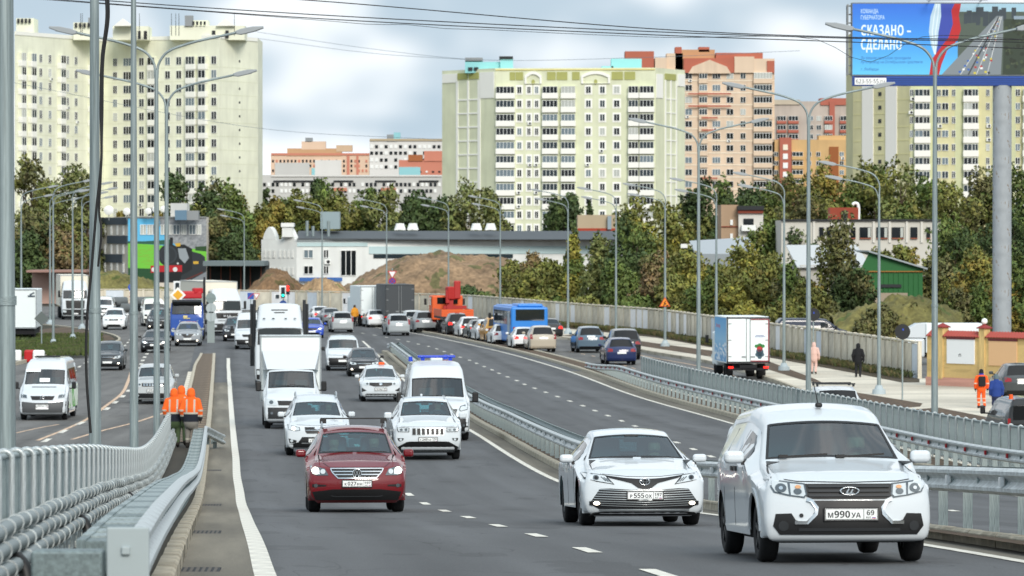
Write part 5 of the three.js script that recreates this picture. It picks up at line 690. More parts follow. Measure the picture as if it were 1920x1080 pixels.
{ // orange crane truck
  const g = thing('crane_truck', 'orange flatbed truck with a folded red crane behind its cab', 'truck', onFlat(858, 628)); g.rotation.y = 8 * Math.PI / 180; const om = S(0xdb5a1e, 0.5), w = 2.4;
  mesh('flatbed', [box(w, 0.16, 5, 0, 1.3, -2.5)], M.dark, g); for (let k = 0; k < 3; k++) mesh('tailgate_board', box(w, 0.17, 0.05, 0, 1.48 + k * 0.185, 0.0), om, g); for (const sd of [-1, 1]) for (let k = 0; k < 3; k++) mesh('side_board', box(0.05, 0.17, 5, sd * w / 2, 1.48 + k * 0.185, -2.5), om, g);
  mesh('cab', [rbox(w, 1.9, 2.0, 0.12, 0, 1.95, -7.2)], om, g); mesh('cab_window', [box(0.02, 0.6, 0.9, -w / 2 - 0.01, 2.45, -7.2), box(1.6, 0.5, 0.02, 0, 2.5, -6.19)], tintM, g); mesh('crane', [box(0.5, 1.6, 0.5, 0.1, 2.2, -5.6), rbox(1.0, 1.0, 0.6, 0.1, 0.3, 3.1, -5.5, 0.3), rbox(0.5, 1.4, 0.4, 0.08, 0.65, 3.35, -5.4), rbox(0.3, 1.0, 0.3, 0.06, -0.1, 2.8, -5.3), box(1.8, 0.25, 0.3, 0.5, 2.0, -5.6)], S(0xa81c18, 0.5), g);
  mesh('chassis', box(1, 0.3, 8, 0, 0.95, -4), M.blackMatt, g); const [tg] = wheelParts(0.5, 0.5); for (const sd of [-1, 1]) { for (const z of [-1.2, -2.4, -7]) { const a = mesh('wheel', tg, tyreM, g); a.position.set(sd * 0.95, 0.5, z); } mesh('tail_light', box(0.3, 0.14, 0.05, sd * 0.85, 0.95, 0.02), tailLit, g); mesh('wing_mirror', rbox(0.2, 0.5, 0.1, 0.03, sd * 1.5, 2.4, -8.0), M.black, g); } }
{ // bus
  const bl = S(0x2b7fd0, 0.35), g = thing('bus', 'bright blue city bus with a dark rear window in the queue', 'bus', onFlat(993, 652)); g.rotation.y = 8 * Math.PI / 180; const w = 2.5;
  mesh('body', [rbox(w, 2.35, 9, 0.12, 0, 1.55, -4.5)], bl, g); mesh('roof_unit', [rbox(1.7, 0.22, 3, 0.1, 0.1, 2.83, -1.8), rbox(2.2, 0.12, 8, 0.06, 0, 2.74, -4.6)], bl, g); mesh('rear_window', [box(1.95, 0.75, 0.03, 0.03, 2.2, 0.01)], darkGlass, g); for (let k = 0; k < 5; k++) mesh('side_window', box(0.03, 0.9, 1.5, -w / 2 - 0.005, 2.0, -1.1 - k * 1.65), darkGlass, g);
  mesh('rear_door', [box(0.03, 1.9, 1.1, -w / 2 - 0.008, 1.4, -1.2)], S(0x8fa5b4, 0.3), g); for (const sd of [-1, 1]) { for (const y of [1.1, 1.32]) mesh('tail_light', new THREE.CylinderGeometry(0.09, 0.09, 0.04, 12).rotateX(Math.PI / 2).translate(sd * 1.05, y, 0.02), tailM, g); mesh('wing_mirror', rbox(0.2, 0.4, 0.1, 0.04, sd * 1.5, 2.0, -8.9), M.black, g); } mesh('rear_grille', [box(1.6, 0.08, 0.02, 0, 1.0, 0.015), box(1.6, 0.08, 0.02, 0, 0.8, 0.015)], S(0x1c5ea6, 0.5), g); mesh('bumper', rbox(w + 0.04, 0.3, 0.2, 0.05, 0, 0.45, -0.05), S(0x205f9e, 0.5), g); mesh('number_plate', box(0.52, 0.12, 0.02, 0, 0.62, 0.03), plainPlate, g); const [tg] = wheelParts(0.48, 0.4); for (const sd of [-1, 1]) for (const z of [-2.2, -6.8]) { const a = mesh('wheel', tg, tyreM, g); a.position.set(sd * 1.05, 0.48, z); } }
{ const v = van({ name: 'cargo_van', label: 'dark navy van parked crosswise behind the concrete wall', color: 0x1a2438, L: 5.2, H: 2.05, wt: 1.8 }, 1520, 660, 0, { low: 1 }); v.g.rotation.y = Math.PI / 2 + 0.1; v.g.position.set(at(1526, 600, 285).x, 0, -285); }
{ const g = thing('box_truck', 'white truck with a roof fairing parked behind the yellow wall', 'truck', V(at(1765, 600, 250).x, 0, -250)); g.scale.setScalar(0.82); mesh('cargo_box', rbox(4.0, 2.1, 2.3, 0.05, 0.8, 1.9, 0), boxWhite, g); mesh('cab', [rbox(1.7, 1.4, 2.0, 0.2, -2.1, 1.2, 0)], paint(WHITE), g); const s = new THREE.Shape([[0, 0], [1.9, 0], [1.9, 1.0], [1.3, 0.95], [0.5, 0.5]].map(p => new THREE.Vector2(...p))), q = new THREE.ExtrudeGeometry(s, { depth: 1.9, bevelEnabled: true, bevelSize: 0.05, bevelThickness: 0.05, bevelSegments: 2 }); q.translate(-3.1, 1.95, -0.95); mesh('roof_fairing', q, paint(WHITE), g); const [tg] = wheelParts(0.42, 0.3); for (const x of [-2.1, 2.2]) { const a = mesh('wheel', tg, tyreM, g); a.rotation.y = Math.PI / 2; a.position.set(x, 0.42, 0.95); } mesh('chassis', box(6, 0.3, 1, 0.3, 0.7, 0), M.blackMatt, g); }

// ---------------------------------------------------------------- street lamps
const headGeo = (() => { const s = new THREE.Shape([[0, -0.03], [0.12, -0.07], [0.5, -0.06], [0.78, -0.02], [0.78, 0.01], [0.5, 0.06], [0.15, 0.06], [0, 0.035]].map(p => new THREE.Vector2(...p))), g = new THREE.ExtrudeGeometry(s, { depth: 0.16, bevelEnabled: true, bevelSize: 0.02, bevelThickness: 0.03, bevelSegments: 2 }); g.translate(0, 0, -0.08); return g; })();
const headM = S(0x9aa0a3, 0.5, { metalness: 0.2 });
function lampHead(g, x, y, ang, left) { const h = mesh('lamp_head', headGeo, headM, g); h.position.set(x, y, 0); h.rotation.z = left ? Math.PI - ang : ang; if (left) h.scale.y = -1; const l = mesh('lens', box(0.4, 0.012, 0.12, 0.4, -0.075, 0), S(0xd6dcdd, 0.2), h); return h; }
function poleGeo(H, r0, r1) { return [bar(V(0, 0, 0), V(0, H * 0.45, 0), r0, lerp(r0, r1, 0.35), 12), bar(V(0, H * 0.45, 0), V(0, H, 0), lerp(r0, r1, 0.4), r1, 12)]; }
function doubleLamp(pos, label, H = 11.2) {
  const g = thing('street_lamp', label, 'street lamp', pos, 'two armed street lamps on the overpass edges');
  mesh('pole', [...poleGeo(H, 0.105, 0.055), bar(V(0, H * 0.45 - 0.04, 0), V(0, H * 0.45 + 0.04, 0), 0.10, 0.10, 12)], M.zincPole, g);
  mesh('base_flange', [box(0.42, 0.04, 0.42, 0, 0.02, 0)], M.zincDull, g); mesh('hatch', rbox(0.09, 0.3, 0.02, 0.01, 0, 1.35, 0.1), M.dark, g);
  for (const s of [-1, 1]) { mesh('arm', tube([V(s * 0.03, H - 0.25, 0), V(s * 0.06, H + 0.15, 0), V(s * 0.3, H + 0.5, 0), V(s * 0.85, H + 0.74, 0), V(s * 2.4, H + 1.1, 0)], 0.038, 24, 8), M.zincPole, g); lampHead(g, s * 2.35, H + 1.09, 0.2, s < 0); }
  return g;
}
const lpL = [[37.5, 'rust stained lamp pole next to the near end of the bar railing'], [64, 'lamp pole with a black cable hanging beside it'], [92.5, 'bare street lamp pole next to the pole with the cable'], [125, 'two armed street lamp beside the walkway, taller one of the close pair'], [148, 'two armed street lamp beside the walkway, lower one of the close pair']];
for (const [d, l] of lpL) { const x = xL(d) - 2.3; doubleLamp(V(x, 0, -d), l, 11.35 + rampY(d) * 0.93); }
const lpR = [[122, 'two armed street lamp on the panel railing in front of the billboard'], [155, 'two armed street lamp on the panel railing in front of the brick tower'], [190.5, 'two armed street lamp on the panel railing in front of the pale green block']];
for (const [d, l] of lpR) doubleLamp(V(xQ(d) + 2.42, 0, -d), l, 11.3 + rampY(d) * 0.9);
function sideLamp(pos, label, dir, H = 10.0, footed = 1, name = 'tall street lamps beside the lower roads') {
  const g = thing('street_lamp', label, 'street lamp', pos, name); mesh('pole', poleGeo(H - 0.6, 0.095, 0.05), M.zincPole, g);
  if (footed) mesh('foot', [bar(V(0, 0, 0), V(0, 0.35, 0), 0.34, 0.30, 14), bar(V(0, 0.35, 0), V(0, 0.55, 0), 0.22, 0.14, 14)], S(0xa9b6bb, 0.7), g);
  mesh('arm', tube([V(0, H - 0.7, 0), V(0, H - 0.1, 0), V(dir * 0.25, H + 0.3, 0), V(dir * 0.9, H + 0.55, 0), V(dir * 2.1, H + 0.8, 0)], 0.035, 20, 8), M.zincPole, g); lampHead(g, dir * 2.05, H + 0.79, 0.18, dir < 0);
  mesh('arm', tube([V(0, H - 0.9, 0), V(dir * 0.2, H - 0.35, 0), V(dir * 0.8, H - 0.1, 0), V(dir * 1.8, H + 0.12, 0)], 0.03, 16, 8), M.zincPole, g); lampHead(g, dir * 1.75, H + 0.11, 0.18, dir < 0); return g;
}
const SL = 'street lamp with two arms to one side along the concrete wall';
for (const [px, py] of [[1648, 744], [1470, 699], [1343, 675], [1247, 653], [1155, 637], [1065, 629], [938, 602], [841, 596], [725, 590], [604, 585]]) sideLamp(onFlat(px, py), ({ 1247: 'street lamp with two arms carrying an orange roadworks triangle', 1648: 'street lamp with two arms standing near the yellow wall', 604: 'street lamp with two arms near the traffic lights', 1470: 'street lamp with two arms in front of the parked navy van', 1343: 'street lamp with two arms behind the refrigerated truck', 1155: 'street lamp with two arms behind the black boxy SUV', 1065: 'street lamp with two arms on the pavement past the blue bus', 938: 'street lamp with two arms behind the small white hatchback', 841: 'street lamp with two arms behind the orange crane truck', 725: 'street lamp with two arms between the two stopped box trucks' })[px], -1, 10.1);
sideLamp(onFlat(458, 576), 'street lamp with two arms by the dirt heap and the dark shed', -1, 9.4, 0);
for (const [px, py] of [[100, 651], [136.5, 641], [94, 612], [154, 620], [40, 628]]) sideLamp(onFlat(px, py), 'street lamp with arms over the grass island by the side road', 1, 10.4, 1, 'street lamps on the grass island');
// black cable beside the second pole
tag(mesh('hanging_cable', tube([[197, -30], [200, 30], [191, 110], [189, 200], [190, 300], [181, 390], [172, 500], [163, 600], [162, 700], [170, 812]].map(p => at(p[0], p[1], 63.2)), 0.022, 80, 6), M.black), 'long black cable dangling in front of a lamp pole from the top of the view', 'cable');
tag(mesh('hanging_cable', tube([[201, -30], [204, 30], [194, 110], [192, 220], [189, 330], [186, 400], [190, 430], [184, 500]].map(p => at(p[0], p[1], 63.3)), 0.018, 60, 6), M.black), 'shorter black cable dangling beside the long one at a lamp pole', 'cable');
// overhead wires
const wires = [[[-120, -46], [600, 2], [1240, 55], [1600, 70], [2060, 76]], [[-120, -24], [210, 2], [600, 28], [1240, 60], [1600, 72], [2060, 82]], [[-120, -20], [180, 5], [600, 35], [1240, 66], [1600, 79], [2060, 96]], [[-120, -16], [600, 38], [700, 46], [760, 46], [840, 54], [900, 55], [1000, 60], [1240, 70], [1540, 76], [1590, 105], [1640, 116], [1680, 95], [1720, 71], [2060, 84]]];
wires.forEach((w, i) => tag(mesh('overhead_wire', tube(w.map(p => at(p[0], p[1], 108 + i)), i == 3 ? 0.007 : 0.013, 60, 5), M.wire), ['topmost black overhead wire crossing the sky', 'second black overhead wire from the top crossing the sky', 'third black overhead wire from the top crossing the sky', 'thin slack overhead wire looping in front of the billboard'][i], 'wire'));
for (const w of [[[483, 60], [700, 92], [900, 112], [1200, 108], [1500, 95]], [[483, 72], [700, 100], [880, 112]], [[0, 150], [483, 240], [830, 262]]]) tag(mesh('overhead_wire', tube(w.map(p => at(p[0], p[1], 500)), 0.022, 40, 4), S(0x6f7c86, 0.8)), 'thin far wire strung between the tower blocks', 'wire', 'far wires between the tower blocks');

// ---------------------------------------------------------------- signs and traffic lights
const signBack = S(0x8f9a99, 0.5, { metalness: 0.3 }), discG = (r, t = 0.03) => { const g = new THREE.CylinderGeometry(r, r, t, 28); g.rotateX(Math.PI / 2); return g; };
const tri = (r, up, t = 0.03) => { const s = new THREE.Shape([0, 1, 2].map(k => new THREE.Vector2(r * Math.sin(k * 2.094), (up ? 1 : -1) * r * Math.cos(k * 2.094)))), g = new THREE.ExtrudeGeometry(s, { depth: t, bevelEnabled: true, bevelSize: 0.04, bevelThickness: 0.002, bevelSegments: 1 }); return g; };
{ const p = onFlat(395.5, 643), g = thing('sign_post', 'grey post with three round sign backs at the tip of the dirt median', 'sign', p); mesh('post', [box(0.52, 2.2, 0.1, 0, 1.1, 0), bar(V(0, 0, -0.06), V(0, 3.6, -0.06), 0.04)], signBack, g); for (const [y, x] of [[3.15, 0], [2.45, 0.02], [1.85, 0.02]]) { const s = mesh('sign_back', discG(0.36), S(y > 3 ? 0x7f8e8d : 0xa9b3b4, 0.5), g); s.position.set(x, y, 0.07); } mesh('bracket', [box(0.6, 0.03, 0.03, 0, 3.15, 0.1), box(0.03, 1.9, 0.03, 0.02, 2.4, 0.1)], M.zincDull, g); }
for (const [px, py, sy, d, l] of [[1692, 755, 622, 0, 'back of a round dark sign on a thin post on the pavement'], [1525, 705, 590, 0, 'back of a round dark sign half hidden by a lamp pole']]) { const p = onFlat(px, py), dd = -p.z, y = at(px, sy, dd).y, g = thing('sign_post', l, 'sign', p); mesh('post', [bar(V(0, 0, 0), V(0, y, 0), 0.035)], M.zincDull, g); mesh('sign_plate', discG(0.35).translate(0, y, 0.05), S(0x16191c, 0.6), g); mesh('symbol', box(0.07, 0.09, 0.01, 0.02, y + 0.1, 0.07), S(0x2146b0, 0.5), g); }
{ const p = onFlat(78, 656), dd = -p.z, g = thing('sign_post', 'back of a diamond shaped sign on the grass island', 'sign', p), y = at(78, 597, dd).y; mesh('post', bar(V(0, 0, 0), V(0, y, 0), 0.04), M.zincDull, g); mesh('sign_plate', box(0.68, 0.68, 0.02, 0, y, 0.05, 0, 0, Math.PI / 4), S(0x5d6664, 0.5), g); }
{ const p = onFlat(1247, 653), g = thing('warning_sign', 'orange roadworks triangle fixed to a lamp pole', 'sign', V(p.x - 0.02, at(1245, 566, -p.z).y - 0.1, p.z + 0.1)); mesh('border', tri(0.38, 1), S(0xb8301a, 0.5), g); mesh('panel', tri(0.3, 1).translate(0, 0, 0.02), S(0xe98a1c, 0.5), g); mesh('symbol', [box(0.05, 0.2, 0.01, 0.0, 0.0, 0.07, 0, 0, 0.4), box(0.16, 0.04, 0.01, 0.02, 0.02, 0.07, 0, 0, -0.6), box(0.05, 0.16, 0.01, -0.06, -0.1, 0.07, 0, 0, -0.3), ...[discG(0.035, 0.01).translate(0.04, 0.14, 0.07)], box(0.14, 0.07, 0.01, 0.17, -0.14, 0.07)], M.black, g); mesh('bracket', box(0.1, 0.3, 0.08, 0, 0, -0.05), M.zincDull, g); }
function trafficLight(px, py, d, label, lit, extra) { const p = V(at(px, py, d).x, 0, -d), y = at(px, py, d).y, g = thing('traffic_light', label, 'traffic light', p); mesh('post', bar(V(0, 0, 0), V(0, y + 0.6, 0), 0.06), M.zincDull, g); mesh('backboard', rbox(0.75, 1.3, 0.03, 0.01, 0, y, 0.1), S(0xe9ecec, 0.6), g); mesh('housing', rbox(0.36, 1.0, 0.2, 0.04, 0, y, 0.2), S(0x1d2b33, 0.5), g); [0.3, 0, -0.3].forEach((k, i) => mesh('lens', discG(0.12, 0.04).translate(0, y + k, 0.31), lit == i ? S(0x20ffd0, 0.3, { emissive: i == 2 ? 0x18e8b8 : 0xff2010, emissiveIntensity: 2.5 }) : S(0x1a2226, 0.3), g)); extra?.(g, y); }
trafficLight(531, 548, 418, 'traffic light showing green with a white backboard by the dirt heap', 2, (g, y) => { mesh('side_section', [rbox(0.5, 0.45, 0.05, 0.02, -0.6, y - 0.42, 0.1)], S(0xe9ecec, 0.6), g); mesh('side_housing', rbox(0.34, 0.34, 0.2, 0.04, -0.55, y - 0.4, 0.2), S(0x1d2b33, 0.5), g); mesh('direction_sign', discG(0.36).translate(0, y - 1.15, 0.12), S(0x1d4f9e, 0.5), g); });
{ const d = 416, p = at(540, 543, d), g = thing('traffic_light', 'traffic light showing red beside the green one', 'traffic light', V(p.x, 0, p.z)); mesh('post', bar(V(0, 0, 0), V(0, p.y, 0), 0.05), M.zincDull, g); mesh('housing', rbox(0.36, 0.95, 0.2, 0.04, 0, p.y, 0.2), S(0x1d2b33, 0.5), g); for (const k of [0.28, 0, -0.28]) mesh('lens', discG(0.13, 0.04).translate(0, p.y + k, 0.31), k >= 0 ? S(0xff3020, 0.3, { emissive: 0xff2010, emissiveIntensity: 2.5 }) : S(0x1a2226, 0.3), g); }
trafficLight(735.5, 547, 400, 'traffic light seen dark on a pole with yield and no stopping signs', -1, (g, y) => { mesh('yield_sign', tri(0.45, 0).translate(0, y + 1.7, 0.1), S(0xc01c24, 0.5), g); mesh('yield_panel', tri(0.3, 0).translate(0, y + 1.7, 0.13), M.white, g); mesh('no_stopping_sign', discG(0.36).translate(0, y + 0.98, 0.1), S(0xb01c28, 0.5), g); mesh('no_stopping_panel', discG(0.28).translate(0, y + 0.98, 0.12), S(0x2448a8, 0.5), g); mesh('no_stopping_cross', [box(0.56, 0.07, 0.02, 0, y + 0.98, 0.14, 0, 0, 0.785), box(0.56, 0.07, 0.02, 0, y + 0.98, 0.14, 0, 0, -0.785)], S(0xb01c28, 0.5), g); mesh('post_extension', bar(V(0, y, 0), V(0, y + 2.2, 0), 0.05), M.zincDull, g); });
trafficLight(333, 540, 400, 'traffic light with a pedestrian board near the cream trailer', -1);
{ const d = 405, p = at(470, 555, d), g = thing('sign_post', 'blue square sign with a red diagonal next to a small yield sign', 'sign', V(p.x, 0, p.z)); mesh('post', bar(V(0, 0, 0), V(0, p.y, 0), 0.04), M.zincDull, g); mesh('sign_plate', box(0.6, 0.6, 0.02, 0, p.y, 0.05), S(0x2450a8, 0.5), g); mesh('stripe', box(0.7, 0.07, 0.02, 0, p.y, 0.07, 0, 0, 0.8), M.red, g); mesh('yield_sign', tri(0.33, 0).translate(0.55, p.y + 0.05, 0.05), S(0xc01c24, 0.5), g); mesh('yield_panel', tri(0.22, 0).translate(0.55, p.y + 0.05, 0.08), M.white, g); mesh('cross_bar', box(1.1, 0.04, 0.03, 0.3, p.y, 0.02), M.zincDull, g); }
{ const d = 392, p = at(247, 556, d), g = thing('sign_post', 'striped red and white chevron board under a blue round sign by the pipes', 'sign', V(p.x, 0, p.z)); mesh('post', bar(V(0, 0, 0), V(0, p.y + 0.9, 0), 0.04), M.zincDull, g); mesh('chevron_board', box(0.34, 1.3, 0.02, 0, p.y - 0.1, 0.05), M.white, g); for (let k = 0; k < 4; k++) mesh('stripe', box(0.4, 0.11, 0.02, 0, p.y - 0.55 + k * 0.31, 0.065, 0, 0, 0.5), M.red, g); mesh('round_sign', discG(0.34).translate(0, p.y + 0.85, 0.05), S(0x2450b0, 0.5), g); mesh('arrow', box(0.4, 0.09, 0.02, 0, p.y + 0.85, 0.075, 0, 0, -0.7), M.white, g); }
// concrete pipes
[[205, 566], [214, 571], [224, 571], [218, 562], [234, 564], [271, 560], [283, 562], [266, 568], [277, 569]].forEach(([px, py], i) => { const d = 418 + i * 0.7, p = at(px, py, d), y = i % 9 == 3 || i == 5 || i == 0 ? 1.05 : 0.42, g = new THREE.LatheGeometry([[0.30, -1.1], [0.42, -1.1], [0.42, 1.1], [0.30, 1.1], [0.30, -1.1]].map(q => new THREE.Vector2(...q)), 16); g.rotateZ(Math.PI / 2); const m = mesh('concrete_pipe', g, S(0x62686a, 0.9)); m.position.set(p.x, y, p.z); m.rotation.y = 0.25 + 0.1 * i; tag(m, 'dark grey pipe lying in a heap by the far concrete wall', 'pipe', 'pipes heaped by the far wall'); });
// plastic barrier on the left
{ const p = onFlat(45, 680), g = thing('road_barrier', 'white and red plastic road barriers at the grass island', 'barrier', p); for (const [x, m] of [[-0.5, M.white], [0.35, M.red], [0.9, M.white]]) mesh('barrier_block', rbox(0.7, 0.75, 0.4, 0.12, x, 0.38, rr(-0.2, 0.2)), m, g); }

// ---------------------------------------------------------------- concrete panel wall
const plasterWall = dtex(256, (u, v) => grey(0.92 + tn(u, v, 6, 6, 61, 4) * 0.1));
const wallTones = [S(0xe2dccf, 0.9, { map: rep(concT, 0.4, 0.4) }), S(0xebe6da, 0.9, { map: rep(concT, 0.45, 0.37) }), S(0xd3cfc5, 0.9, { map: rep(concT, 0.33, 0.5) }), S(0xffffff, 0.85, { map: rep(plasterWall, 0.4, 0.4) }), S(0xdfe8f0, 0.85, { map: rep(plasterWall, 0.5, 0.4) })];
const wallLine = [[1724, 714], [1600, 691], [1461, 668], [1340, 648], [1227, 629], [1120, 619], [1030, 610], [940, 600], [860, 593], [760, 589], [680, 586], [600, 584], [520, 582], [440, 581], [360, 580], [260, 579], [160, 579]].map(p => onFlat(...p));
{ const crv = new THREE.CatmullRomCurve3(wallLine), n = Math.round(crv.getLength() / 2.0), P2 = crv.getSpacedPoints(n), W2 = thing('concrete_wall', 'long grey concrete panel wall with pale painted patches behind the side road', 'wall', P2[0].clone().setY(0)), o = P2[0];
  const pg = new THREE.BoxGeometry(1, 1.86, 0.1), inset = new THREE.BoxGeometry(1, 0.5, 0.04);
  for (let i = 0; i < n; i++) { const a = P2[i], b = P2[i + 1], l = a.distanceTo(b), m = a.clone().add(b).multiplyScalar(0.5), ry = Math.atan2(-(b.z - a.z), b.x - a.x), k = rnd(), tone = wallTones[k < 0.42 ? 0 : k < 0.6 ? 1 : k < 0.72 ? 2 : k < 0.9 ? 3 : 4];
    const g = new THREE.Group(); const q = mesh('wall_panel', pg, tone, W2); q.scale.x = l - 0.16; q.position.set(m.x - o.x, 0.95 + rr(-0.015, 0.015), m.z - o.z); q.rotation.y = ry + rr(-0.006, 0.006);
    const t = mesh('post', box(0.2, 2.06, 0.2), wallTones[(i % 3)], W2); t.position.set(a.x - o.x, 1.03, a.z - o.z); t.rotation.y = ry; const c = mesh('cap', box(1, 0.09, 0.2), wallTones[1], W2); c.scale.x = l; c.position.set(m.x - o.x, 1.99 + (i % 2) * 0.004, m.z - o.z); c.rotation.y = ry; } }
// ---------------------------------------------------------------- pavement on the right, kerb, planting strips
const kp = [[1000, 633], [1075, 638], [1147, 649], [1220, 663], [1336, 683], [1440, 713], [1500, 735], [1560, 758], [1660, 790], [1780, 820], [1960, 868]].map(p => onFlat(...p));
{ const inner = wallLine.slice(0, 8).map(p => [p.x - 0.4, p.z]).reverse(), far = [[60, -206], [60, -140]]; struct('pavement', slab([...kp.map(p => [p.x, p.z]), [60, -130], [60, -212], ...inner.slice().reverse()].map(p => [p[0], p[1]]), 0.0, 0.13), M.pave);
  const cv = new THREE.CatmullRomCurve3(kp), n = Math.round(cv.getLength() / 1), Z = cv.getSpacedPoints(n), k = new THREE.Group(); k.name = numbered('kerb'); k.userData.kind = 'structure'; scene.add(k); const kg = box(0.18, 0.24, 0.985, 0, 0.06, 0); for (let i = 0; i < n; i++) { const m = mesh('kerb_stone', kg, i % 3 ? M.kerb : M.kerb2, k); m.position.set((Z[i].x + Z[i + 1].x) / 2, 0, (Z[i].z + Z[i + 1].z) / 2); m.rotation.y = Math.atan2(Z[i + 1].x - Z[i].x, Z[i + 1].z - Z[i].z); } }
const soil = (name, pts, y, m) => struct(name, flatPoly(pts.map(p => { const q = onFlat(...p); return [q.x, q.z]; }), y), m);
soil('soil_strip', [[1050, 632], [1100, 638], [1160, 646], [1250, 660], [1340, 674], [1430, 694], [1500, 716], [1548, 726], [1530, 716], [1440, 681], [1340, 662], [1250, 650], [1160, 637], [1080, 631]], 0.134, M.dirtDark);
soil('soil_strip', [[1540, 728], [1600, 740], [1730, 762], [1725, 768], [1690, 771], [1640, 766], [1580, 752]], 0.134, M.dirtDark);
soil('soil_strip', [[1700, 774], [1760, 770], [1860, 790], [1960, 806], [1960, 830], [1850, 812], [1760, 792]], 0.134, M.dirtDark);
soil('verge', [[1724, 722], [1690, 722], [1600, 704], [1461, 678], [1340, 656], [1227, 636], [1120, 625], [1030, 616], [1030, 612], [1120, 620], [1227, 631], [1340, 650], [1461, 670], [1600, 693], [1724, 715]], 0.135, S(0x9a946c, 1, { map: rep(dirtT, 0.4, 0.4) }));
// left island
{ const pts = [[-80, 712], [36, 683], [120, 663], [167, 655], [212, 646], [224, 640], [206, 630], [160, 621], [70, 611], [-80, 604]].map(p => { const q = onFlat(...p); return [q.x, q.z]; }); struct('grass_island', slab(pts, 0, 0.14), S(0x6f7a45, 1, { map: rep(dirtT, 0.3, 0.3) })); soil('soil_strip', [[70, 622], [120, 616], [160, 623], [204, 632], [216, 640], [190, 644], [150, 640], [80, 636]], 0.145, M.dirtDark);
  const cv = new THREE.CatmullRomCurve3(pts.map(p => V(p[0], 0, p[1]))), Z = cv.getSpacedPoints(160), L = []; for (let i = 0; i < 160; i++) { const a = Z[i], b = Z[i + 1]; L.push(box(0.17, 0.26, a.distanceTo(b) * 0.98, (a.x + b.x) / 2, 0.07, (a.z + b.z) / 2, Math.atan2(b.x - a.x, b.z - a.z))); } struct('kerb', L, M.kerb); }
// lane marks on the lower roads
const ribbon = (pts, w, dashed) => { const cv = new THREE.CatmullRomCurve3(pts.map(p => onFlat(...p))), n = Math.round(cv.getLength() / (dashed || 2)), Z = cv.getSpacedPoints(Math.max(2, n)), L = []; for (let i = 0; i < Z.length - 1; i++) { const a = Z[i], b = Z[i + 1], d = b.clone().sub(a), l = d.length() * (dashed ? 0.38 : 1.01), q = new THREE.PlaneGeometry(w, l); q.rotateX(-Math.PI / 2); q.rotateY(Math.atan2(d.x, d.z)); q.translate((a.x + b.x) / 2, 0.005, (a.z + b.z) / 2); L.push(q); } return L; };
struct('lane_line', ribbon([[70, 826], [120, 806], [165, 785], [200, 760], [228, 738], [240, 715], [248, 690]], 0.16), M.paintOld);
struct('lane_dashes', ribbon([[58, 835], [112, 806], [170, 780], [205, 755], [230, 735], [250, 700], [262, 672], [280, 650]], 0.22, 7).map(g => g.translate(0.25, 0.004, 0)), M.paint);
struct('lane_line', ribbon([[135, 824], [190, 808], [250, 793], [290, 780], [330, 765], [360, 735], [366, 700]], 0.16), M.paintOld);
struct('lane_line', ribbon([[30, 812], [75, 802], [110, 796]], 0.12), M.paintOld);
struct('lane_dashes', ribbon([[135, 700], [160, 680], [195, 668], [225, 655], [250, 630]], 0.16, 8), M.paint);
struct('lane_line', ribbon([[1060, 658], [1110, 667], [1150, 679], [1200, 694], [1280, 715]], 0.12, 5), M.paintOld);
struct('lane_line', ribbon([[1150, 656], [1220, 670], [1336, 692], [1420, 722]], 0.14), M.paintOld);
// ---------------------------------------------------------------- yellow wall with tiled coping
{ const a = onFlat(1738, 727), b = onFlat(1980, 737), l = a.distanceTo(b), g = thing('garden_wall', 'yellow rendered wall with red tiled coping, pink plinth and two notice boards', 'wall', a); g.rotation.y = Math.atan2(-(b.z - a.z), b.x - a.x); const ym = S(0xe4c88c, 0.9, { map: rep(concT, 0.5, 0.5) }), tile = S(0xa4493f, 0.7);
  mesh('wall_face', box(l, 2.05, 0.3, l / 2, 1.55, -0.15), ym, g); mesh('plinth', box(l + 0.04, 0.55, 0.4, l / 2, 0.27, -0.13), S(0xd6a398, 0.9, { map: rep(concT, 0.5, 0.5) }), g);
  for (const x of [0.35, 2.1, 3.85]) { if (x > l) continue; } for (const x of [1.0, 3.95]) { mesh('pillar', box(0.38, 2.55, 0.42, x, 1.75, -0.13), ym, g); const c = new THREE.ConeGeometry(0.42, 0.2, 4); c.rotateY(Math.PI / 4); c.translate(x, 3.14, -0.13); mesh('pillar_cap', [c, box(0.56, 0.05, 0.56, x, 3.03, -0.13)], S(0x8e2f2c, 0.7), g); }
  for (let i = 0; i < Math.floor(l / 0.2); i++) { const x = 0.1 + i * 0.2; if (Math.abs(x - 1.0) < 0.24 || Math.abs(x - 3.95) < 0.24) continue; const t = mesh('coping_tile', new THREE.CylinderGeometry(0.11, 0.11, 0.42, 8, 1, false, 0, Math.PI), tile, g); t.rotation.set(Math.PI / 2 - 0.62, 0, Math.PI / 2, 'ZXY'); t.rotation.set(0, 0, 0); t.geometry = tileGeo(); t.position.set(x, 2.66, 0.07); }
  mesh('notice_board', box(1.95, 1.2, 0.05, 2.45, 1.85, 0.03), S(0xe6e9ea, 0.6), g); mesh('board_cap', box(1.98, 0.12, 0.09, 2.45, 2.51, 0.04), S(0x5a1a20, 0.6), g); mesh('scribble', [box(0.14, 0.03, 0.01, 2.4, 1.72, 0.06, 0, 0, 0.3), box(0.03, 0.12, 0.01, 2.36, 1.66, 0.06), box(0.03, 0.1, 0.01, 2.48, 1.66, 0.06)], M.dark, g); mesh('notice_board', box(1.95, 1.2, 0.05, 5.4, 1.82, 0.03), S(0xd9b083, 0.7), g); mesh('board_cap', box(1.98, 0.1, 0.09, 5.4, 2.48, 0.04), S(0x5a1a20, 0.6), g);
  const lamp = new THREE.SphereGeometry(0.15, 16, 12); lamp.translate(3.95, 3.36, -0.13); mesh('globe_lamp', lamp, S(0xf2f2ee, 0.4), g); }
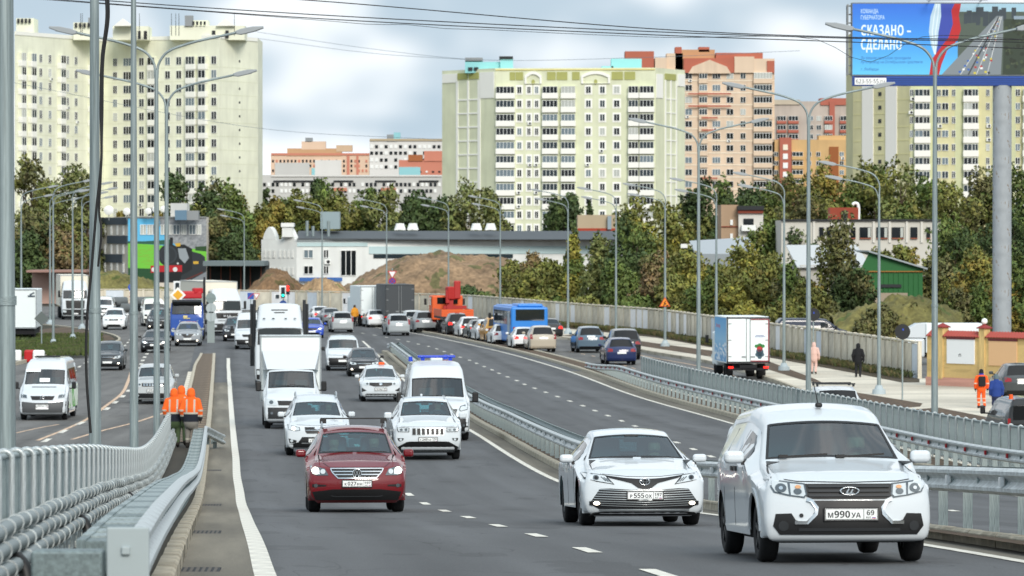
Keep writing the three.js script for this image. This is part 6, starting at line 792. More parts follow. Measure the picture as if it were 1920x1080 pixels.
function tileGeo() { const s = new THREE.Shape(); s.absarc(0, 0, 0.1, 0, Math.PI, false); s.absarc(0, 0, 0.07, Math.PI, 0, true); const g = new THREE.ExtrudeGeometry(s, { depth: 0.45, bevelEnabled: false, curveSegments: 5 }); g.rotateX(0.62); g.translate(0, 0.14, -0.36); return g; }
// ---------------------------------------------------------------- billboard
{ const d = 280, g = thing('billboard', 'huge billboard with white slogan, waving flag and road picture on a single column', 'billboard', V(at(1880, 600, d).x, 0, -d)), s = d / F, ox = g.position.x, X = px => at(px, 500, d).x - ox, Y = py => at(960, py, d).y;
  const c = document.createElement('canvas'); c.width = 2048; c.height = 512; const x = c.getContext('2d'), K = 2048 / 560, T = px => (px - 1598) * K, U = py => (py - 7) * 512 / 133;
  const gr = x.createLinearGradient(0, 0, 0, 512); gr.addColorStop(0, '#2c6fd8'); gr.addColorStop(0.45, '#3d93e8'); gr.addColorStop(1, '#62c4f0'); x.fillStyle = gr; x.fillRect(0, 0, 2048, 512);
  x.fillStyle = '#4d5a50'; x.fillRect(T(1795), 0, 2048, 512); x.fillStyle = '#9fc4d6'; x.fillRect(T(1795), 0, 2048, U(22)); x.fillStyle = '#36424a'; for (let i = 0; i < 16; i++) x.fillRect(T(1800 + rnd() * 120), U(12 + rnd() * 14), 18 + rnd() * 40, 60 + rnd() * 60);
  x.fillStyle = '#7d868c'; x.beginPath(); x.moveTo(T(1868), U(30)); x.lineTo(T(1880), U(30)); x.lineTo(T(1880), U(60)); x.lineTo(T(1876), U(140)); x.lineTo(T(1765), U(140)); x.closePath(); x.fill(); x.strokeStyle = '#d6dadb'; x.lineWidth = 4; for (const [a, b] of [[1871, 1800], [1874, 1830], [1877, 1850]]) { x.beginPath(); x.moveTo(T(a), U(32)); x.lineTo(T(b), U(140)); x.stroke(); } x.strokeStyle = '#3a4046'; x.lineWidth = 10; x.beginPath(); x.moveTo(T(1872), U(32)); x.lineTo(T(1815), U(140)); x.stroke();
  for (let i = 0; i < 60; i++) { const t = rnd(); x.fillStyle = ['#e8eaea', '#30363c', '#b03030', '#d0c040', '#3060b0'][i % 5]; x.fillRect(T(lerp(1874, 1815, t) + (rnd() - 0.4) * 60 * t), U(32 + 105 * t), 3 + 14 * t, 3 + 12 * t); } x.fillStyle = '#2c3a2c'; x.beginPath(); x.moveTo(T(1882), U(36)); x.lineTo(T(2200), U(28)); x.lineTo(T(2200), U(150)); x.lineTo(T(1879), U(150)); x.fill(); for (let i = 0; i < 400; i++) { x.fillStyle = ['#26331f', '#3d4a30', '#47513c', '#1f2a1d'][i % 4]; x.beginPath(); x.arc(T(1884 + rnd() * 260), U(34 + rnd() * 110), 5 + rnd() * 12, 0, 7); x.fill(); } x.fillStyle = '#8a9cab'; x.fillRect(T(1900), U(30), 200, 24); x.fillRect(T(1925), U(52), 260, 30);
  const flag = (col, a, b) => { x.fillStyle = col; x.beginPath(); a.forEach((p, i) => i ? x.lineTo(T(p[0]), U(p[1])) : x.moveTo(T(p[0]), U(p[1]))); b.slice().reverse().forEach(p => x.lineTo(T(p[0]), U(p[1]))); x.closePath(); x.fill(); };
  const e0 = [[1752, 7], [1744, 30], [1741, 60], [1745, 85], [1751, 102]], e1 = [[1763, 7], [1764, 30], [1759, 60], [1757, 85], [1754, 102]], e2 = [[1789, 7], [1786, 22], [1787, 45], [1778, 70], [1760, 100], [1750, 110]], e3 = [[1801, 7], [1797, 30], [1801, 55], [1795, 75], [1775, 95], [1765, 120], [1760, 140]], e2b = [[1789, 7], [1783, 20], [1786, 45], [1778, 70], [1757, 97], [1746, 112], [1742, 140]];
  flag('#b9d3e2', e0, e1); flag('#3347a6', e1, e2); flag('#b81c22', e2b, e3); x.strokeStyle = 'rgba(240,248,252,0.7)'; x.lineWidth = 6; for (const k of [0.35, 0.7]) { x.beginPath(); e0.forEach((p, i) => { const q = e1[i], v = [lerp(p[0], q[0], k), p[1]]; i ? x.lineTo(T(v[0]), U(v[1])) : x.moveTo(T(v[0]), U(v[1])); }); x.stroke(); }
  x.fillStyle = '#cfe6f4'; x.textAlign = 'left'; const put = (t, px, py, h, w, b = 'bold ') => { x.font = `${b}${h * 512 / 133 * 1.35}px sans-serif`; const m = x.measureText(t).width; x.save(); x.translate(T(px), U(py)); x.scale(w * K / m, 1); x.fillText(t, 0, 0); x.restore(); };
  put('КОМАНДА', 1613, 25, 8.5, 33, ''); put('ГУБЕРНАТОРА', 1613, 36.5, 8.5, 45, ''); x.fillStyle = '#e4f1f8'; put('СКАЗАНО –', 1613, 66.5, 20.5, 95); put('СДЕЛАНО', 1613, 93, 20.5, 78); x.fillStyle = '#1c4f9c'; put('По вашим просьбам проходили', 1613, 111, 5.5, 94, 'italic '); put('путепровод на Октябрьском проспекте', 1613, 118.5, 5.5, 116, 'italic '); put('г. Люберцы', 1613, 132, 5.5, 34, 'italic ');
  const t = new THREE.CanvasTexture(c); t.colorSpace = THREE.SRGBColorSpace; const w = X(2158) - X(1598), h = Y(7) - Y(140), face_ = mesh('poster', new THREE.PlaneGeometry(w, h), S(0xffffff, 0.6, { map: t }), g); face_.position.set((X(1598) + X(2158)) / 2, (Y(7) + Y(140)) / 2, 0.05);
  mesh('panel', box(w + 0.1, h + 0.15, 0.9, (X(1598) + X(2158)) / 2, (Y(7) + Y(140)) / 2, -0.42), S(0x6e7678, 0.6), g); mesh('blue_strip', box(w, Y(143) - Y(161), 0.6, (X(1598) + X(2158)) / 2, (Y(143) + Y(161)) / 2, -0.2), S(0x17489c, 0.5), g); for (let k = 0; k < 4; k++) mesh('strip_rib', box(w, 0.03, 0.03, (X(1598) + X(2158)) / 2, Y(147 + k * 4), 0.12), S(0x12397c, 0.5), g);
  mesh('side_frame', [box(0.08, h, 0.08, X(1590), (Y(7) + Y(140)) / 2, -0.3), box(0.08, h, 0.08, X(1590), (Y(7) + Y(140)) / 2, -1.2), ...range(0, 8, 1).map(k => box(0.35, 0.04, 0.9, X(1594), lerp(Y(10), Y(138), k / 8), -0.7))], M.grey, g);
  const c2 = document.createElement('canvas'); c2.width = 256; c2.height = 64; const y = c2.getContext('2d'); y.fillStyle = '#f0f2f2'; y.fillRect(0, 0, 256, 64); y.fillStyle = '#1c2a6a'; y.fillRect(0, 0, 256, 12); y.fillStyle = '#16181c'; y.font = '44px sans-serif'; y.textAlign = 'center'; y.fillText('623-55-55.ru', 128, 54, 240); const t2 = new THREE.CanvasTexture(c2); t2.colorSpace = THREE.SRGBColorSpace; const ph = mesh('phone_plate', new THREE.PlaneGeometry(X(1661) - X(1602), Y(143) - Y(159)), S(0xffffff, 0.6, { map: t2 }), g); ph.position.set((X(1602) + X(1661)) / 2, Y(151), 0.16);
  const colT = dtex(256, (u, v) => { const n = tn(u, v, 6, 6, 31, 4), st = tn(u, v, 20, 3, 33, 3); const b = 0.74 + n * 0.06; return n > 0.34 && st > 0.08 ? [0.66, 0.58, 0.5] : [b + 0.06, b * 1.01 + 0.06, b * 1.02 + 0.06]; }); mesh('column', bar(V(0, 0, -0.45), V(0, Y(160), -0.45), 0.62, 0.62, 28), S(0xc6cccf, 0.6, { map: rep(colT, 2, 6) }), g); mesh('lamp_rail', [box(4, 0.05, 0.05, X(1790), Y(2), 1.2), box(0.05, 0.05, 1.4, X(1740), Y(3), 0.6), box(0.05, 0.05, 1.4, X(1836), Y(3), 0.6)], M.grey, g); }

// ---------------------------------------------------------------- buildings
const plasterT = dtex(512, (u, v) => { const n = tn(u, v, 5, 5, 41, 5), st = tn(u, v, 24, 2, 43, 3); const b = 0.955 + n * 0.06 + st * 0.045; return grey(b); });
const plaster = (c, r = 0.9) => S(c, r, { map: rep(plasterT, 0.06, 0.06) });
const paneM = [phys(0x10161a, { roughness: 0.08 }), phys(0x28343a, { roughness: 0.08 }), phys(0x6d7c84, { roughness: 0.1 }), phys(0xb4b8b2, { roughness: 0.3 })], frameM = S(0xe9ebe8, 0.6), curtain = S(0xb9bdb6, 0.8);
const winCache = {};
function winGeo(w, h, n) { const k = [w.toFixed(2), h.toFixed(2), n].join(); if (!winCache[k]) { const f = 0.065, L = [box(w, f, 0.1, 0, h / 2 - f / 2, 0), box(w, f, 0.1, 0, -h / 2 + f / 2, 0), box(f, h - 2 * f, 0.1, -w / 2 + f / 2, 0, 0), box(f, h - 2 * f, 0.1, w / 2 - f / 2, 0, 0)]; for (let i = 1; i < n; i++) L.push(box(0.08, h - 2 * f, 0.09, -w / 2 + w * i / n, 0, 0)); winCache[k] = [new THREE.BoxGeometry(w - 0.02, h - 0.02, 0.05), merge(L)]; } return winCache[k]; }
// one flat facade: corners at two pixel columns and distances, filled with rows of openings
function wallFrame(A, B) { const u = B.clone().sub(A).setY(0).normalize(), n = V(u.z, 0, -u.x); if (n.z < 0) n.negate(); return { A, B, u, n, ry: Math.atan2(-u.z, u.x), len: A.distanceTo(B) }; }
const atD = (px, d) => at(px, 540, d).setY(0);
function putOn(g, fr, t, y, out, o) { o.position.set(fr.A.x + fr.u.x * t + fr.n.x * out - g.position.x, y - g.position.y, fr.A.z + fr.u.z * t + fr.n.z * out - g.position.z); o.rotation.y = fr.ry; return o; }
function openings(g, fr, px0, px1, d, cols, rows, o = {}) { // cols [px, width px, type], rows of centre py
  for (const [px, wpx, ty] of cols) for (let r = 0; r < rows.length; r++) {
    const t = (px - px0) / (px1 - px0) * fr.len, y = at(960, rows[r], d).y, w = wpx * d / F, h = (o.h || 13.5) * d / F;
    if (ty == 's') { putOn(g, fr, t, y, 0.02, mesh('window', new THREE.BoxGeometry(w, w * 0.9, 0.1), paneM[0], g)); continue; }
    const n = Math.max(2, Math.round(w / 0.75)), [pg, fg] = winGeo(w, ty == 'b' ? h * 0.98 : h, n), out = ty == 'b' ? 0.92 : 0.06, k = rnd();
    const p = putOn(g, fr, t, y, out, mesh('window', pg, o.pane ? paneM[k < 0.7 ? 3 : 2] : k < 0.48 ? paneM[0] : k < 0.76 ? paneM[1] : k < 0.93 ? paneM[2] : paneM[3], g)); const f = mesh('frame', fg, frameM, p); f.position.z = 0.03;
    if (ty == 'w' && o.surround) mesh('surround', winSur(w, h), o.surround, p);
    if (ty == 'b') { const ph = o.parapet || 1.15; putOn(g, fr, t, y - h / 2 - ph / 2 + 0.05, 0.5, mesh('balcony', rbox(w + 0.25, ph, 1.0, 0.12), o.parMat || frameM, g)); putOn(g, fr, t, y - 0.05, 0.42, mesh('balcony_back', new THREE.BoxGeometry(w, h + 0.2, 0.8), o.wallMat || frameM, g)); }
    if (ty == 'w' && rnd() < (o.ac ?? 0.1)) { const a = mesh('air_conditioner', rbox(0.8, 0.6, 0.35, 0.03), frameM, g); putOn(g, fr, t + (rnd() < 0.5 ? -1 : 1) * w * 0.2, y - h / 2 - 0.45, 0.25, a); mesh('fan_grille', discG(0.22, 0.02).translate(0.08, 0, 0.18), M.dark, a); }
  }
}
function winSur(w, h) { const f = 0.28; return merge([box(w + 2 * f, f, 0.06, 0, h / 2 + f / 2, -0.02), box(w + 2 * f, f, 0.06, 0, -h / 2 - f / 2, -0.02), box(f, h, 0.06, -w / 2 - f / 2, 0, -0.02), box(f, h, 0.06, w / 2 + f / 2, 0, -0.02)]); }
function prism(fp, y0, y1) { return slab(fp.map(p => [p.x, p.z]), y0, y1); }
function tower(o) { // faces: list of [px, d] along the front, extruded back by depth
  const P0 = o.front.map(p => atD(...p)), back = P0.slice().reverse().map(p => V(p.x + (o.skew || 0), 0, p.z - o.depth)), top = at(960, o.top, Math.max(...o.front.map(p => p[1]))).y, g = thing(o.name || 'apartment_block', o.label, 'building', V(P0[0].x, 0, P0[0].z));
  const q = prism([...P0, ...back], 0, top); q.translate(-P0[0].x, 0, -P0[0].z); mesh('wall', q, o.mat, g); return { g, top, fr: i => wallFrame(P0[i], P0[i + 1]), P0 };
}
const rows = (a, p, n) => Array.from({ length: n }, (_, i) => a + i * p);
const roofBox = (T, px0, px1, py0, py1, d, dep, m, name = 'roof_house') => { const a = atD(px0, d), b = atD(px1, d), y0 = at(960, py1, d).y - 0.3, y1 = at(960, py0, d).y; return mesh(name, box(b.x - a.x, y1 - y0, dep, (a.x + b.x) / 2 - T.g.position.x, (y0 + y1) / 2, -d - dep / 2 - T.g.position.z), m, T.g); };
const band2 = (T, i, px0, px1, p0, p1, d, t0, t1, y0, y1, m, name, out = 0.05) => { const fr = T.fr(i), ta = (t0 - px0) / (px1 - px0) * fr.len, tb = (t1 - px0) / (px1 - px0) * fr.len, ya = at(960, y1, d).y, yb = at(960, y0, d).y; return putOn(T.g, fr, (ta + tb) / 2, (ya + yb) / 2, out - 0.05, mesh(name, new THREE.BoxGeometry(tb - ta, yb - ya, 0.16), m, T.g)); };

{ // pale yellow tower on the left
  const m = plaster(0xf0f2dc), T = tower({ label: 'pale yellow tower block with stepped roofline behind the street lamps', front: [[28, 842], [196, 872], [412, 858], [484, 872]], depth: 16, top: 72, mat: m }), d = 860, R = rows(113, 25.9, 13), wh = S(0xeeeee6, 0.8);
  const o = { wallMat: m, parMat: wh, ac: 0.14, h: 15 };
  openings(T.g, T.fr(0), 28, 196, d, [[38, 14, 'b'], [56.5, 15.5, 'b'], [75, 10, 'w'], [92, 9.5, 'w'], [111, 16, 'b'], [125.5, 8, 'w'], [141, 10, 'w'], [168.5, 16, 'b']], R, o);
  openings(T.g, T.fr(1), 196, 412, d, [[217, 9.5, 'w'], [240, 18, 'w'], [267, 11.5, 'w'], [289, 16, 'b'], [316, 11.5, 'w'], [337, 12, 'w'], [362, 20, 'b'], [383.5, 16, 'b'], [402, 11.5, 'w']], R, o);
  openings(T.g, T.fr(2), 412, 484, d, [[449, 4.5, 's']], R, o);
  band2(T, 0, 28, 196, 0, 0, d, 29, 195, 66, 73, wh, 'parapet', 0.1); band2(T, 1, 196, 412, 0, 0, d, 197, 411, 66, 73, wh, 'parapet', 0.1); band2(T, 2, 412, 484, 0, 0, d, 413, 483, 66, 73, wh, 'parapet', 0.1);
  for (const [i, a, b] of [[0, 28, 196], [1, 196, 412], [2, 412, 484]]) for (const y of R) band2(T, i, a, b, 0, 0, d, a + 0.5, b - 0.5, y + 12.6, y + 13.2, S(0xd6d8be, 0.9), 'panel_joint', 0.0);
  roofBox(T, 31, 64, 34, 72, d, 8, m); roofBox(T, 138, 177, 42, 72, d, 8, m); roofBox(T, 212, 279, 49, 72, d + 2, 8, m); roofBox(T, 319, 459, 48, 72, d, 9, m); roofBox(T, 357, 390, 38, 52, d + 2, 6, m);
  for (const [a, b, c, e] of [[250, 256, 58, 71], [259, 264, 58, 71], [270, 276, 58, 71], [398, 404, 57, 68], [423, 429, 57, 68]]) roofBox(T, a, b, c, e, d - 0.6, 0.5, M.dark, 'roof_door');
  for (const [a, b] of [[32, 60], [140, 172], [360, 388]]) for (let k = 0; k < 4; k++) roofBox(T, lerp(a, b, k / 4) + 1, lerp(a, b, k / 4) + 5, a > 300 ? 40 : a < 100 ? 35 : 43, a > 300 ? 44 : a < 100 ? 40 : 48, d - 0.6, 0.5, M.dark, 'roof_vent');
  for (const [a, pk] of [[231, 38], [423, 35]]) { const s = new THREE.Shape([[-1.9, 0], [1.9, 0], [0, 1.5]].map(p => new THREE.Vector2(...p))), q = new THREE.ExtrudeGeometry(s, { depth: 5, bevelEnabled: false }), c = atD(a, d - 1); q.translate(c.x - T.g.position.x, at(960, 49, d).y, c.z - 5 - T.g.position.z); mesh('gable', q, wh, T.g); }
  for (const [a, b, c, e] of [[166, 178, 33, 44], [347, 362, 29, 46]]) roofBox(T, a, b, c, e, d - 0.5, 2, M.grey, 'roof_tank');
  for (const x of [152, 155, 322, 330, 336, 262, 440]) { const p = atD(x, d); mesh('aerial', bar(V(p.x - T.g.position.x, T.top, p.z - T.g.position.z), V(p.x - T.g.position.x, T.top + 4.5, p.z - T.g.position.z), 0.07, 0.05, 5), M.dark, T.g); }
}
{ // pale green panel building in the middle
  const m = plaster(0xe0e4c6), mf = plaster(0xe2e6cb), wh = S(0xefefe8, 0.8), ol = plaster(0xaeb06a), tq = S(0x8fcfd2, 0.8), d = 860;
  const T = tower({ label: 'pale green panel block with white balconies and turquoise roof boxes', front: [[829, 872], [928, 858], [1229, 855], [1284, 868]], depth: 14, top: 133, mat: m }), R = rows(169.5, 25.9, 12), o = { wallMat: mf, parMat: wh, surround: wh, ac: 0.12, h: 13 };
  openings(T.g, T.fr(1), 928, 1229, d, [[948, 34, 'b'], [974, 8.5, 'w'], [992, 7, 'w'], [1006.5, 7, 'w'], [1032, 28, 'b'], [1066, 26, 'b'], [1103.5, 9.5, 'w'], [1129.7, 9.5, 'w'], [1156.5, 11, 'w'], [1188, 18, 'b'], [1213, 26, 'b']], R, o);
  const A = [0, 829, 928], C = [2, 1229, 1284];
  for (const [x, w] of [[858, 4], [878.5, 3], [899, 5]]) band2(T, ...A, 0, 0, d, x - w / 2, x + w / 2, 150, 500, wh, 'white_strip', 0.1);
  for (const y of rows(185.5, 25.9, 12)) band2(T, ...A, 0, 0, d, 860, 897, y - 1.4, y + 1.4, wh, 'white_strip', 0.09);
  band2(T, ...A, 0, 0, d, 830, 858, 135, 152, wh, 'white_panel', 0.1); band2(T, ...A, 0, 0, d, 900, 927, 135, 184, wh, 'white_panel', 0.1); band2(T, ...A, 0, 0, d, 859, 877, 135, 147, ol, 'olive_panel', 0.12); band2(T, ...A, 0, 0, d, 880, 898, 135, 147, ol, 'olive_panel', 0.12);
  for (const [x, w] of [[1247, 2], [1257, 2], [1267.5, 2]]) band2(T, ...C, 0, 0, d, x - w / 2, x + w / 2, 150, 500, wh, 'white_strip', 0.1); for (const y of rows(185.5, 25.9, 12)) band2(T, ...C, 0, 0, d, 1247, 1268, y - 1, y + 1, wh, 'white_strip', 0.09); band2(T, ...C, 0, 0, d, 1230, 1242, 140, 185, wh, 'white_panel', 0.1); band2(T, ...C, 0, 0, d, 1270, 1283, 137, 160, wh, 'white_panel', 0.1); band2(T, ...C, 0, 0, d, 1246, 1266, 138, 150, ol, 'olive_panel', 0.12);
  for (const [a, b] of [[956, 966], [967, 981], [1026, 1042], [1044, 1064], [1073, 1087], [1147, 1168], [1171, 1191]]) band2(T, 1, 928, 1229, 0, 0, d, a, b, 136, 151, ol, 'olive_panel', 0.1);
  for (const [a, b] of [[984, 1016], [1090, 1144]]) { const fr = T.fr(1), c = (a + b) / 2, t = (c - 928) / 301 * fr.len, w = (b - a) * d / F, s = new THREE.Shape(); s.moveTo(-w / 2, 0); s.lineTo(w / 2, 0); s.lineTo(w / 2, 1.6); s.quadraticCurveTo(0, 3.4, -w / 2, 1.6); const hole = new THREE.Path(); hole.moveTo(-w / 2 + 0.4, 0.05); hole.lineTo(w / 2 - 0.4, 0.05); hole.lineTo(w / 2 - 0.4, 1.2); hole.quadraticCurveTo(0, 2.6, -w / 2 + 0.4, 1.2); s.holes.push(hole); const q = new THREE.ExtrudeGeometry(s, { depth: 0.3, bevelEnabled: false }); putOn(T.g, fr, t, at(960, 158, d).y, 0.02, mesh('arched_pediment', q, wh, T.g)); const ov = discG(0.55, 0.1); ov.scale(0.6, 1, 1); putOn(T.g, fr, t, at(960, 155, d).y, 0.1, mesh('oval_window', ov, ol, T.g)); }
  roofBox(T, 872, 940, 116, 134, d + 3, 6, tq); roofBox(T, 938, 962, 107, 134, d + 2, 6, tq); roofBox(T, 1146, 1203, 110, 134, d + 3, 6, tq); roofBox(T, 1128, 1150, 124, 134, d + 3, 6, tq); roofBox(T, 936, 962, 105.5, 108, d + 1.8, 7, M.dark, 'roof_cap'); roofBox(T, 872, 905, 108, 111, d + 2.8, 7, M.grey, 'roof_cap');
  for (const [a, b] of [[878, 886], [889, 897]]) roofBox(T, a, b, 126, 129, d + 2.6, 0.5, M.dark, 'roof_vent'); band2(T, 1, 928, 1229, 0, 0, d, 929, 1228, 130.5, 133, S(0xd9cf8e, 0.9), 'parapet', 0.15);
}
{ // brick tower
  const m = plaster(0xe0c9b0), rd = plaster(0xb86a55), wh = S(0xe8dfcc, 0.85), d = 1000;
  const T = tower({ label: 'tall beige brick tower with red parapets behind the pale green block', front: [[1178, 1004], [1282, 1000], [1452, 1000]], depth: 18, top: 132, mat: m }), R = rows(142, 22.6, 11), o = { wallMat: wh, parMat: m, ac: 0.16, h: 11.5, parapet: 1.2 };
  openings(T.g, T.fr(1), 1282, 1452, d, [[1291, 13, 'w'], [1318, 15, 'b'], [1343, 15, 'w'], [1368.5, 13, 'w'], [1393, 10, 'w'], [1430, 34, 'b']], R, o);
  for (const y of R) { band2(T, 1, 1282, 1452, 0, 0, d, 1283, 1451, y + 8.5, y + 10, wh, 'floor_band', 0.06); } for (const [y, a, b] of [[176, 1290, 1370], [199, 1290, 1370], [221, 1315, 1345], [244, 1315, 1345], [334, 1315, 1345]]) band2(T, 1, 1282, 1452, 0, 0, d, a, b, y - 1.5, y + 1.5, rd, 'red_band', 1.1);
  roofBox(T, 1172, 1226, 96, 134, d + 1, 8, rd); roofBox(T, 1228, 1250, 108, 134, d + 1, 8, m); roofBox(T, 1250, 1280, 100, 134, d + 2, 8, m); roofBox(T, 1266, 1278, 88, 134, d + 2, 6, rd); roofBox(T, 1278, 1340, 93, 134, d + 2, 8, plaster(0xc99a72)); roofBox(T, 1310, 1330, 88, 95, d + 2, 5, rd); roofBox(T, 1282, 1378, 109, 134, d - 0.4, 8, rd); roofBox(T, 1342, 1430, 99, 134, d + 1, 8, rd); roofBox(T, 1414, 1452, 110, 134, d - 0.4, 8, m); roofBox(T, 1377, 1414, 106, 134, d - 0.6, 8, m); roofBox(T, 1438, 1452, 114, 134, d - 0.8, 6, rd);
  const s = new THREE.Shape([[-5, 0], [5, 0], [4, 1.6], [0, 3.2], [-4, 1.6]].map(p => new THREE.Vector2(...p))), q = new THREE.ExtrudeGeometry(s, { depth: 0.5, bevelEnabled: false }); putOn(T.g, T.fr(1), (1330 - 1282) / 170 * T.fr(1).len, at(960, 134, d).y - 0.5, 0.5, mesh('gable', q, m, T.g));
}
{ // distant grey and red block, orange block with a red stair tower
  const m = plaster(0xbfb3a8), rd = plaster(0xb56a58), d = 1150, T = tower({ label: 'grey block with red loggias between the brick tower and the yellow green tower', front: [[1450, d], [1602, d]], depth: 14, top: 190, mat: m }), R = rows(222, 17, 6);
  openings(T.g, T.fr(0), 1450, 1602, d, [[1465, 16, 'b'], [1487, 18, 'b'], [1520, 9, 'w'], [1535, 9, 'w'], [1553, 14, 'b'], [1583, 16, 'b']], R, { h: 9, parMat: rd, wallMat: m, ac: 0, parapet: 0.9 }); roofBox(T, 1538, 1592, 184, 195, d - 0.4, 8, rd); roofBox(T, 1452, 1500, 187, 194, d - 0.4, 6, plaster(0xc4b8a4)); roofBox(T, 1555, 1565, 190, 320, d - 0.8, 3, rd, 'stair_tower');
  const m2 = plaster(0xd4b07c), d2 = 1000, T2 = tower({ label: 'low orange block with a red stair tower in front of the grey block', front: [[1448, d2], [1604, d2]], depth: 12, top: 262, mat: m2 }); openings(T2.g, T2.fr(0), 1448, 1604, d2, [[1455, 8, 'w'], [1495, 20, 'b'], [1517, 8, 'w'], [1534, 8, 'w'], [1578, 8, 'w'], [1592, 8, 'w']], rows(289, 17, 4), { h: 8.5, parMat: m2, wallMat: m2, ac: 0.1, parapet: 0.9 }); roofBox(T2, 1462, 1484, 258, 420, d2 - 1.2, 3, rd, 'stair_tower'); for (const y of rows(275, 17, 4)) roofBox(T2, 1468, 1477, y - 4, y + 4, d2 - 1.4, 0.4, y < 280 ? S(0xe8ddc8, 0.7) : frameM, 'stair_window'); roofBox(T2, 1555, 1572, 275, 420, d2 - 0.4, 3, plaster(0x9c5e34), 'recess'); roofBox(T2, 1535, 1604, 254, 264, d2 + 1, 6, m2);
}
{ // yellow green tower on the right
  const m = plaster(0xdad5a8), m2 = plaster(0xd0d3aa), wh = S(0xf0eee6, 0.8), d = 760, T = tower({ label: 'yellow green tower block with white stripes below the billboard', front: [[1599, 772], [1706, 760], [1990, 758]], depth: 16, top: 60, mat: m }), R = rows(174, 25.6, 9);
  for (const [a, b] of [[1617, 1638], [1661, 1682]]) band2(T, 0, 1599, 1706, 0, 0, d, a, b, 62, 420, wh, 'white_stripe', 0.1); openings(T.g, T.fr(0), 1599, 1706, d, [[1650, 8, 's']], R, {}); for (const y of rows(186, 25.6, 9)) band2(T, 0, 1599, 1706, 0, 0, d, 1600, 1705, y - 0.6, y + 0.6, S(0xd8d3a0, 0.9), 'panel_joint', 0.02);
  for (const [a, b] of [[1707, 1754], [1790, 1835], [1860, 1905]]) band2(T, 1, 1706, 1990, 0, 0, d, a, b, 62, 420, m2, 'facade_panel', 0.04);
  openings(T.g, T.fr(1), 1706, 1990, d, [[1709, 7, 'w'], [1722.5, 15, 'b'], [1737, 12, 'b'], [1760, 8, 'w'], [1772, 12, 'w'], [1788, 7, 'w'], [1814, 15, 'b'], [1828, 11, 'b'], [1852, 7, 'w'], [1866, 8, 'w'], [1908, 9, 'w'], [1925, 14, 'b']], R, { h: 13, parMat: wh, wallMat: m2, ac: 0.15 });
}
// far skyline: windows too small to tell apart are joined
function farBlock(o) { const { d } = o, a = atD(o.x0, d), b = atD(o.x1, d), y1 = at(960, o.y0, d).y, g = thing('apartment_block', o.label, 'building', V((a.x + b.x) / 2, 0, -d)), w = b.x - a.x; mesh('wall', box(w, y1, 14, 0, y1 / 2, -7), o.m, g); const L = [], D = [], s = d / F; for (const r of o.rows) for (let x = o.x0 + 4; x < o.x1 - 3; x += o.p) { if (hash(Math.round(x * 3), Math.round(r), 3) < 0.12) continue; const c = at(x, r, d); (hash(Math.round(x * 7), Math.round(r), 5) < 0.3 ? D : L).push(box(o.ww * s, o.wh * s, 0.3, c.x - g.position.x, c.y, 0.02)); } const k = mesh('window_rows', L, paneM[0], g); k.userData.kind = 'stuff'; if (D.length) mesh('glazed_balconies', D, o.alt || frameM, g).userData.kind = 'stuff'; for (const e of o.extra || []) { const A = at(e[0], e[2], d - 2), B = at(e[1], e[3], d - 2); mesh('roof_house', box(B.x - A.x, A.y - B.y, 6, (A.x + B.x) / 2 - g.position.x, (A.y + B.y) / 2, (e[5] || 0) - 2.6 - 0.02 * (e[0] % 7)), e[4], g); } return g; }
const brickO = plaster(0xe6c8ae), brickR = plaster(0xcf8670), whiteP = plaster(0xdfdeda), greyP = plaster(0xcacac6), tqP = S(0x8fc6cc, 0.8);
farBlock({ label: 'far beige and red complex with a stepped skyline', d: 1650, x0: 508, x1: 692, y0: 290, m: brickO, rows: [302, 311, 320], p: 7, ww: 3.4, wh: 5, alt: brickR, extra: [[538, 640, 278, 292, plaster(0xcda27a)], [565, 610, 265, 280, brickO], [572, 585, 258, 266, M.grey], [630, 660, 272, 284, plaster(0xd2b596)], [508, 692, 287, 291, brickR], [515, 580, 305, 330, greyP], [590, 640, 300, 330, whiteP], [584, 628, 315, 328, tqP], [650, 655, 292, 328, brickR], [668, 672, 292, 328, brickR]] });
farBlock({ label: 'far white panel block with dark window rows beside the brick block', d: 1500, x0: 693, x1: 830, y0: 263, m: whiteP, rows: [275, 287, 300, 313], p: 9, ww: 5.5, wh: 6, extra: [[725, 745, 252, 265, M.grey], [738, 750, 248, 263, tqP], [693, 830, 260, 264, plaster(0xb9a98c)]] });
farBlock({ label: 'far red brick block with flat roofs in front of the white panel block', d: 1350, x0: 748, x1: 830, y0: 300, m: brickR, rows: [322], p: 12, ww: 4, wh: 3, extra: [[765, 792, 290, 302, plaster(0xa8673f)], [795, 830, 283, 302, brickR], [748, 788, 313, 328, tqP]] });
farBlock({ label: 'long low grey panel building above the trees', d: 1100, x0: 484, x1: 832, y0: 328, m: greyP, rows: [346, 358], p: 8, ww: 5, wh: 6.5, alt: frameM, extra: [[512, 600, 338, 341, M.dark], [625, 662, 338, 341, M.dark], [703, 742, 338, 341, M.dark], [785, 822, 338, 341, M.dark], [508, 828, 329, 331, whiteP], [625, 650, 352, 358, brickR], [714, 742, 352, 358, brickR]] });

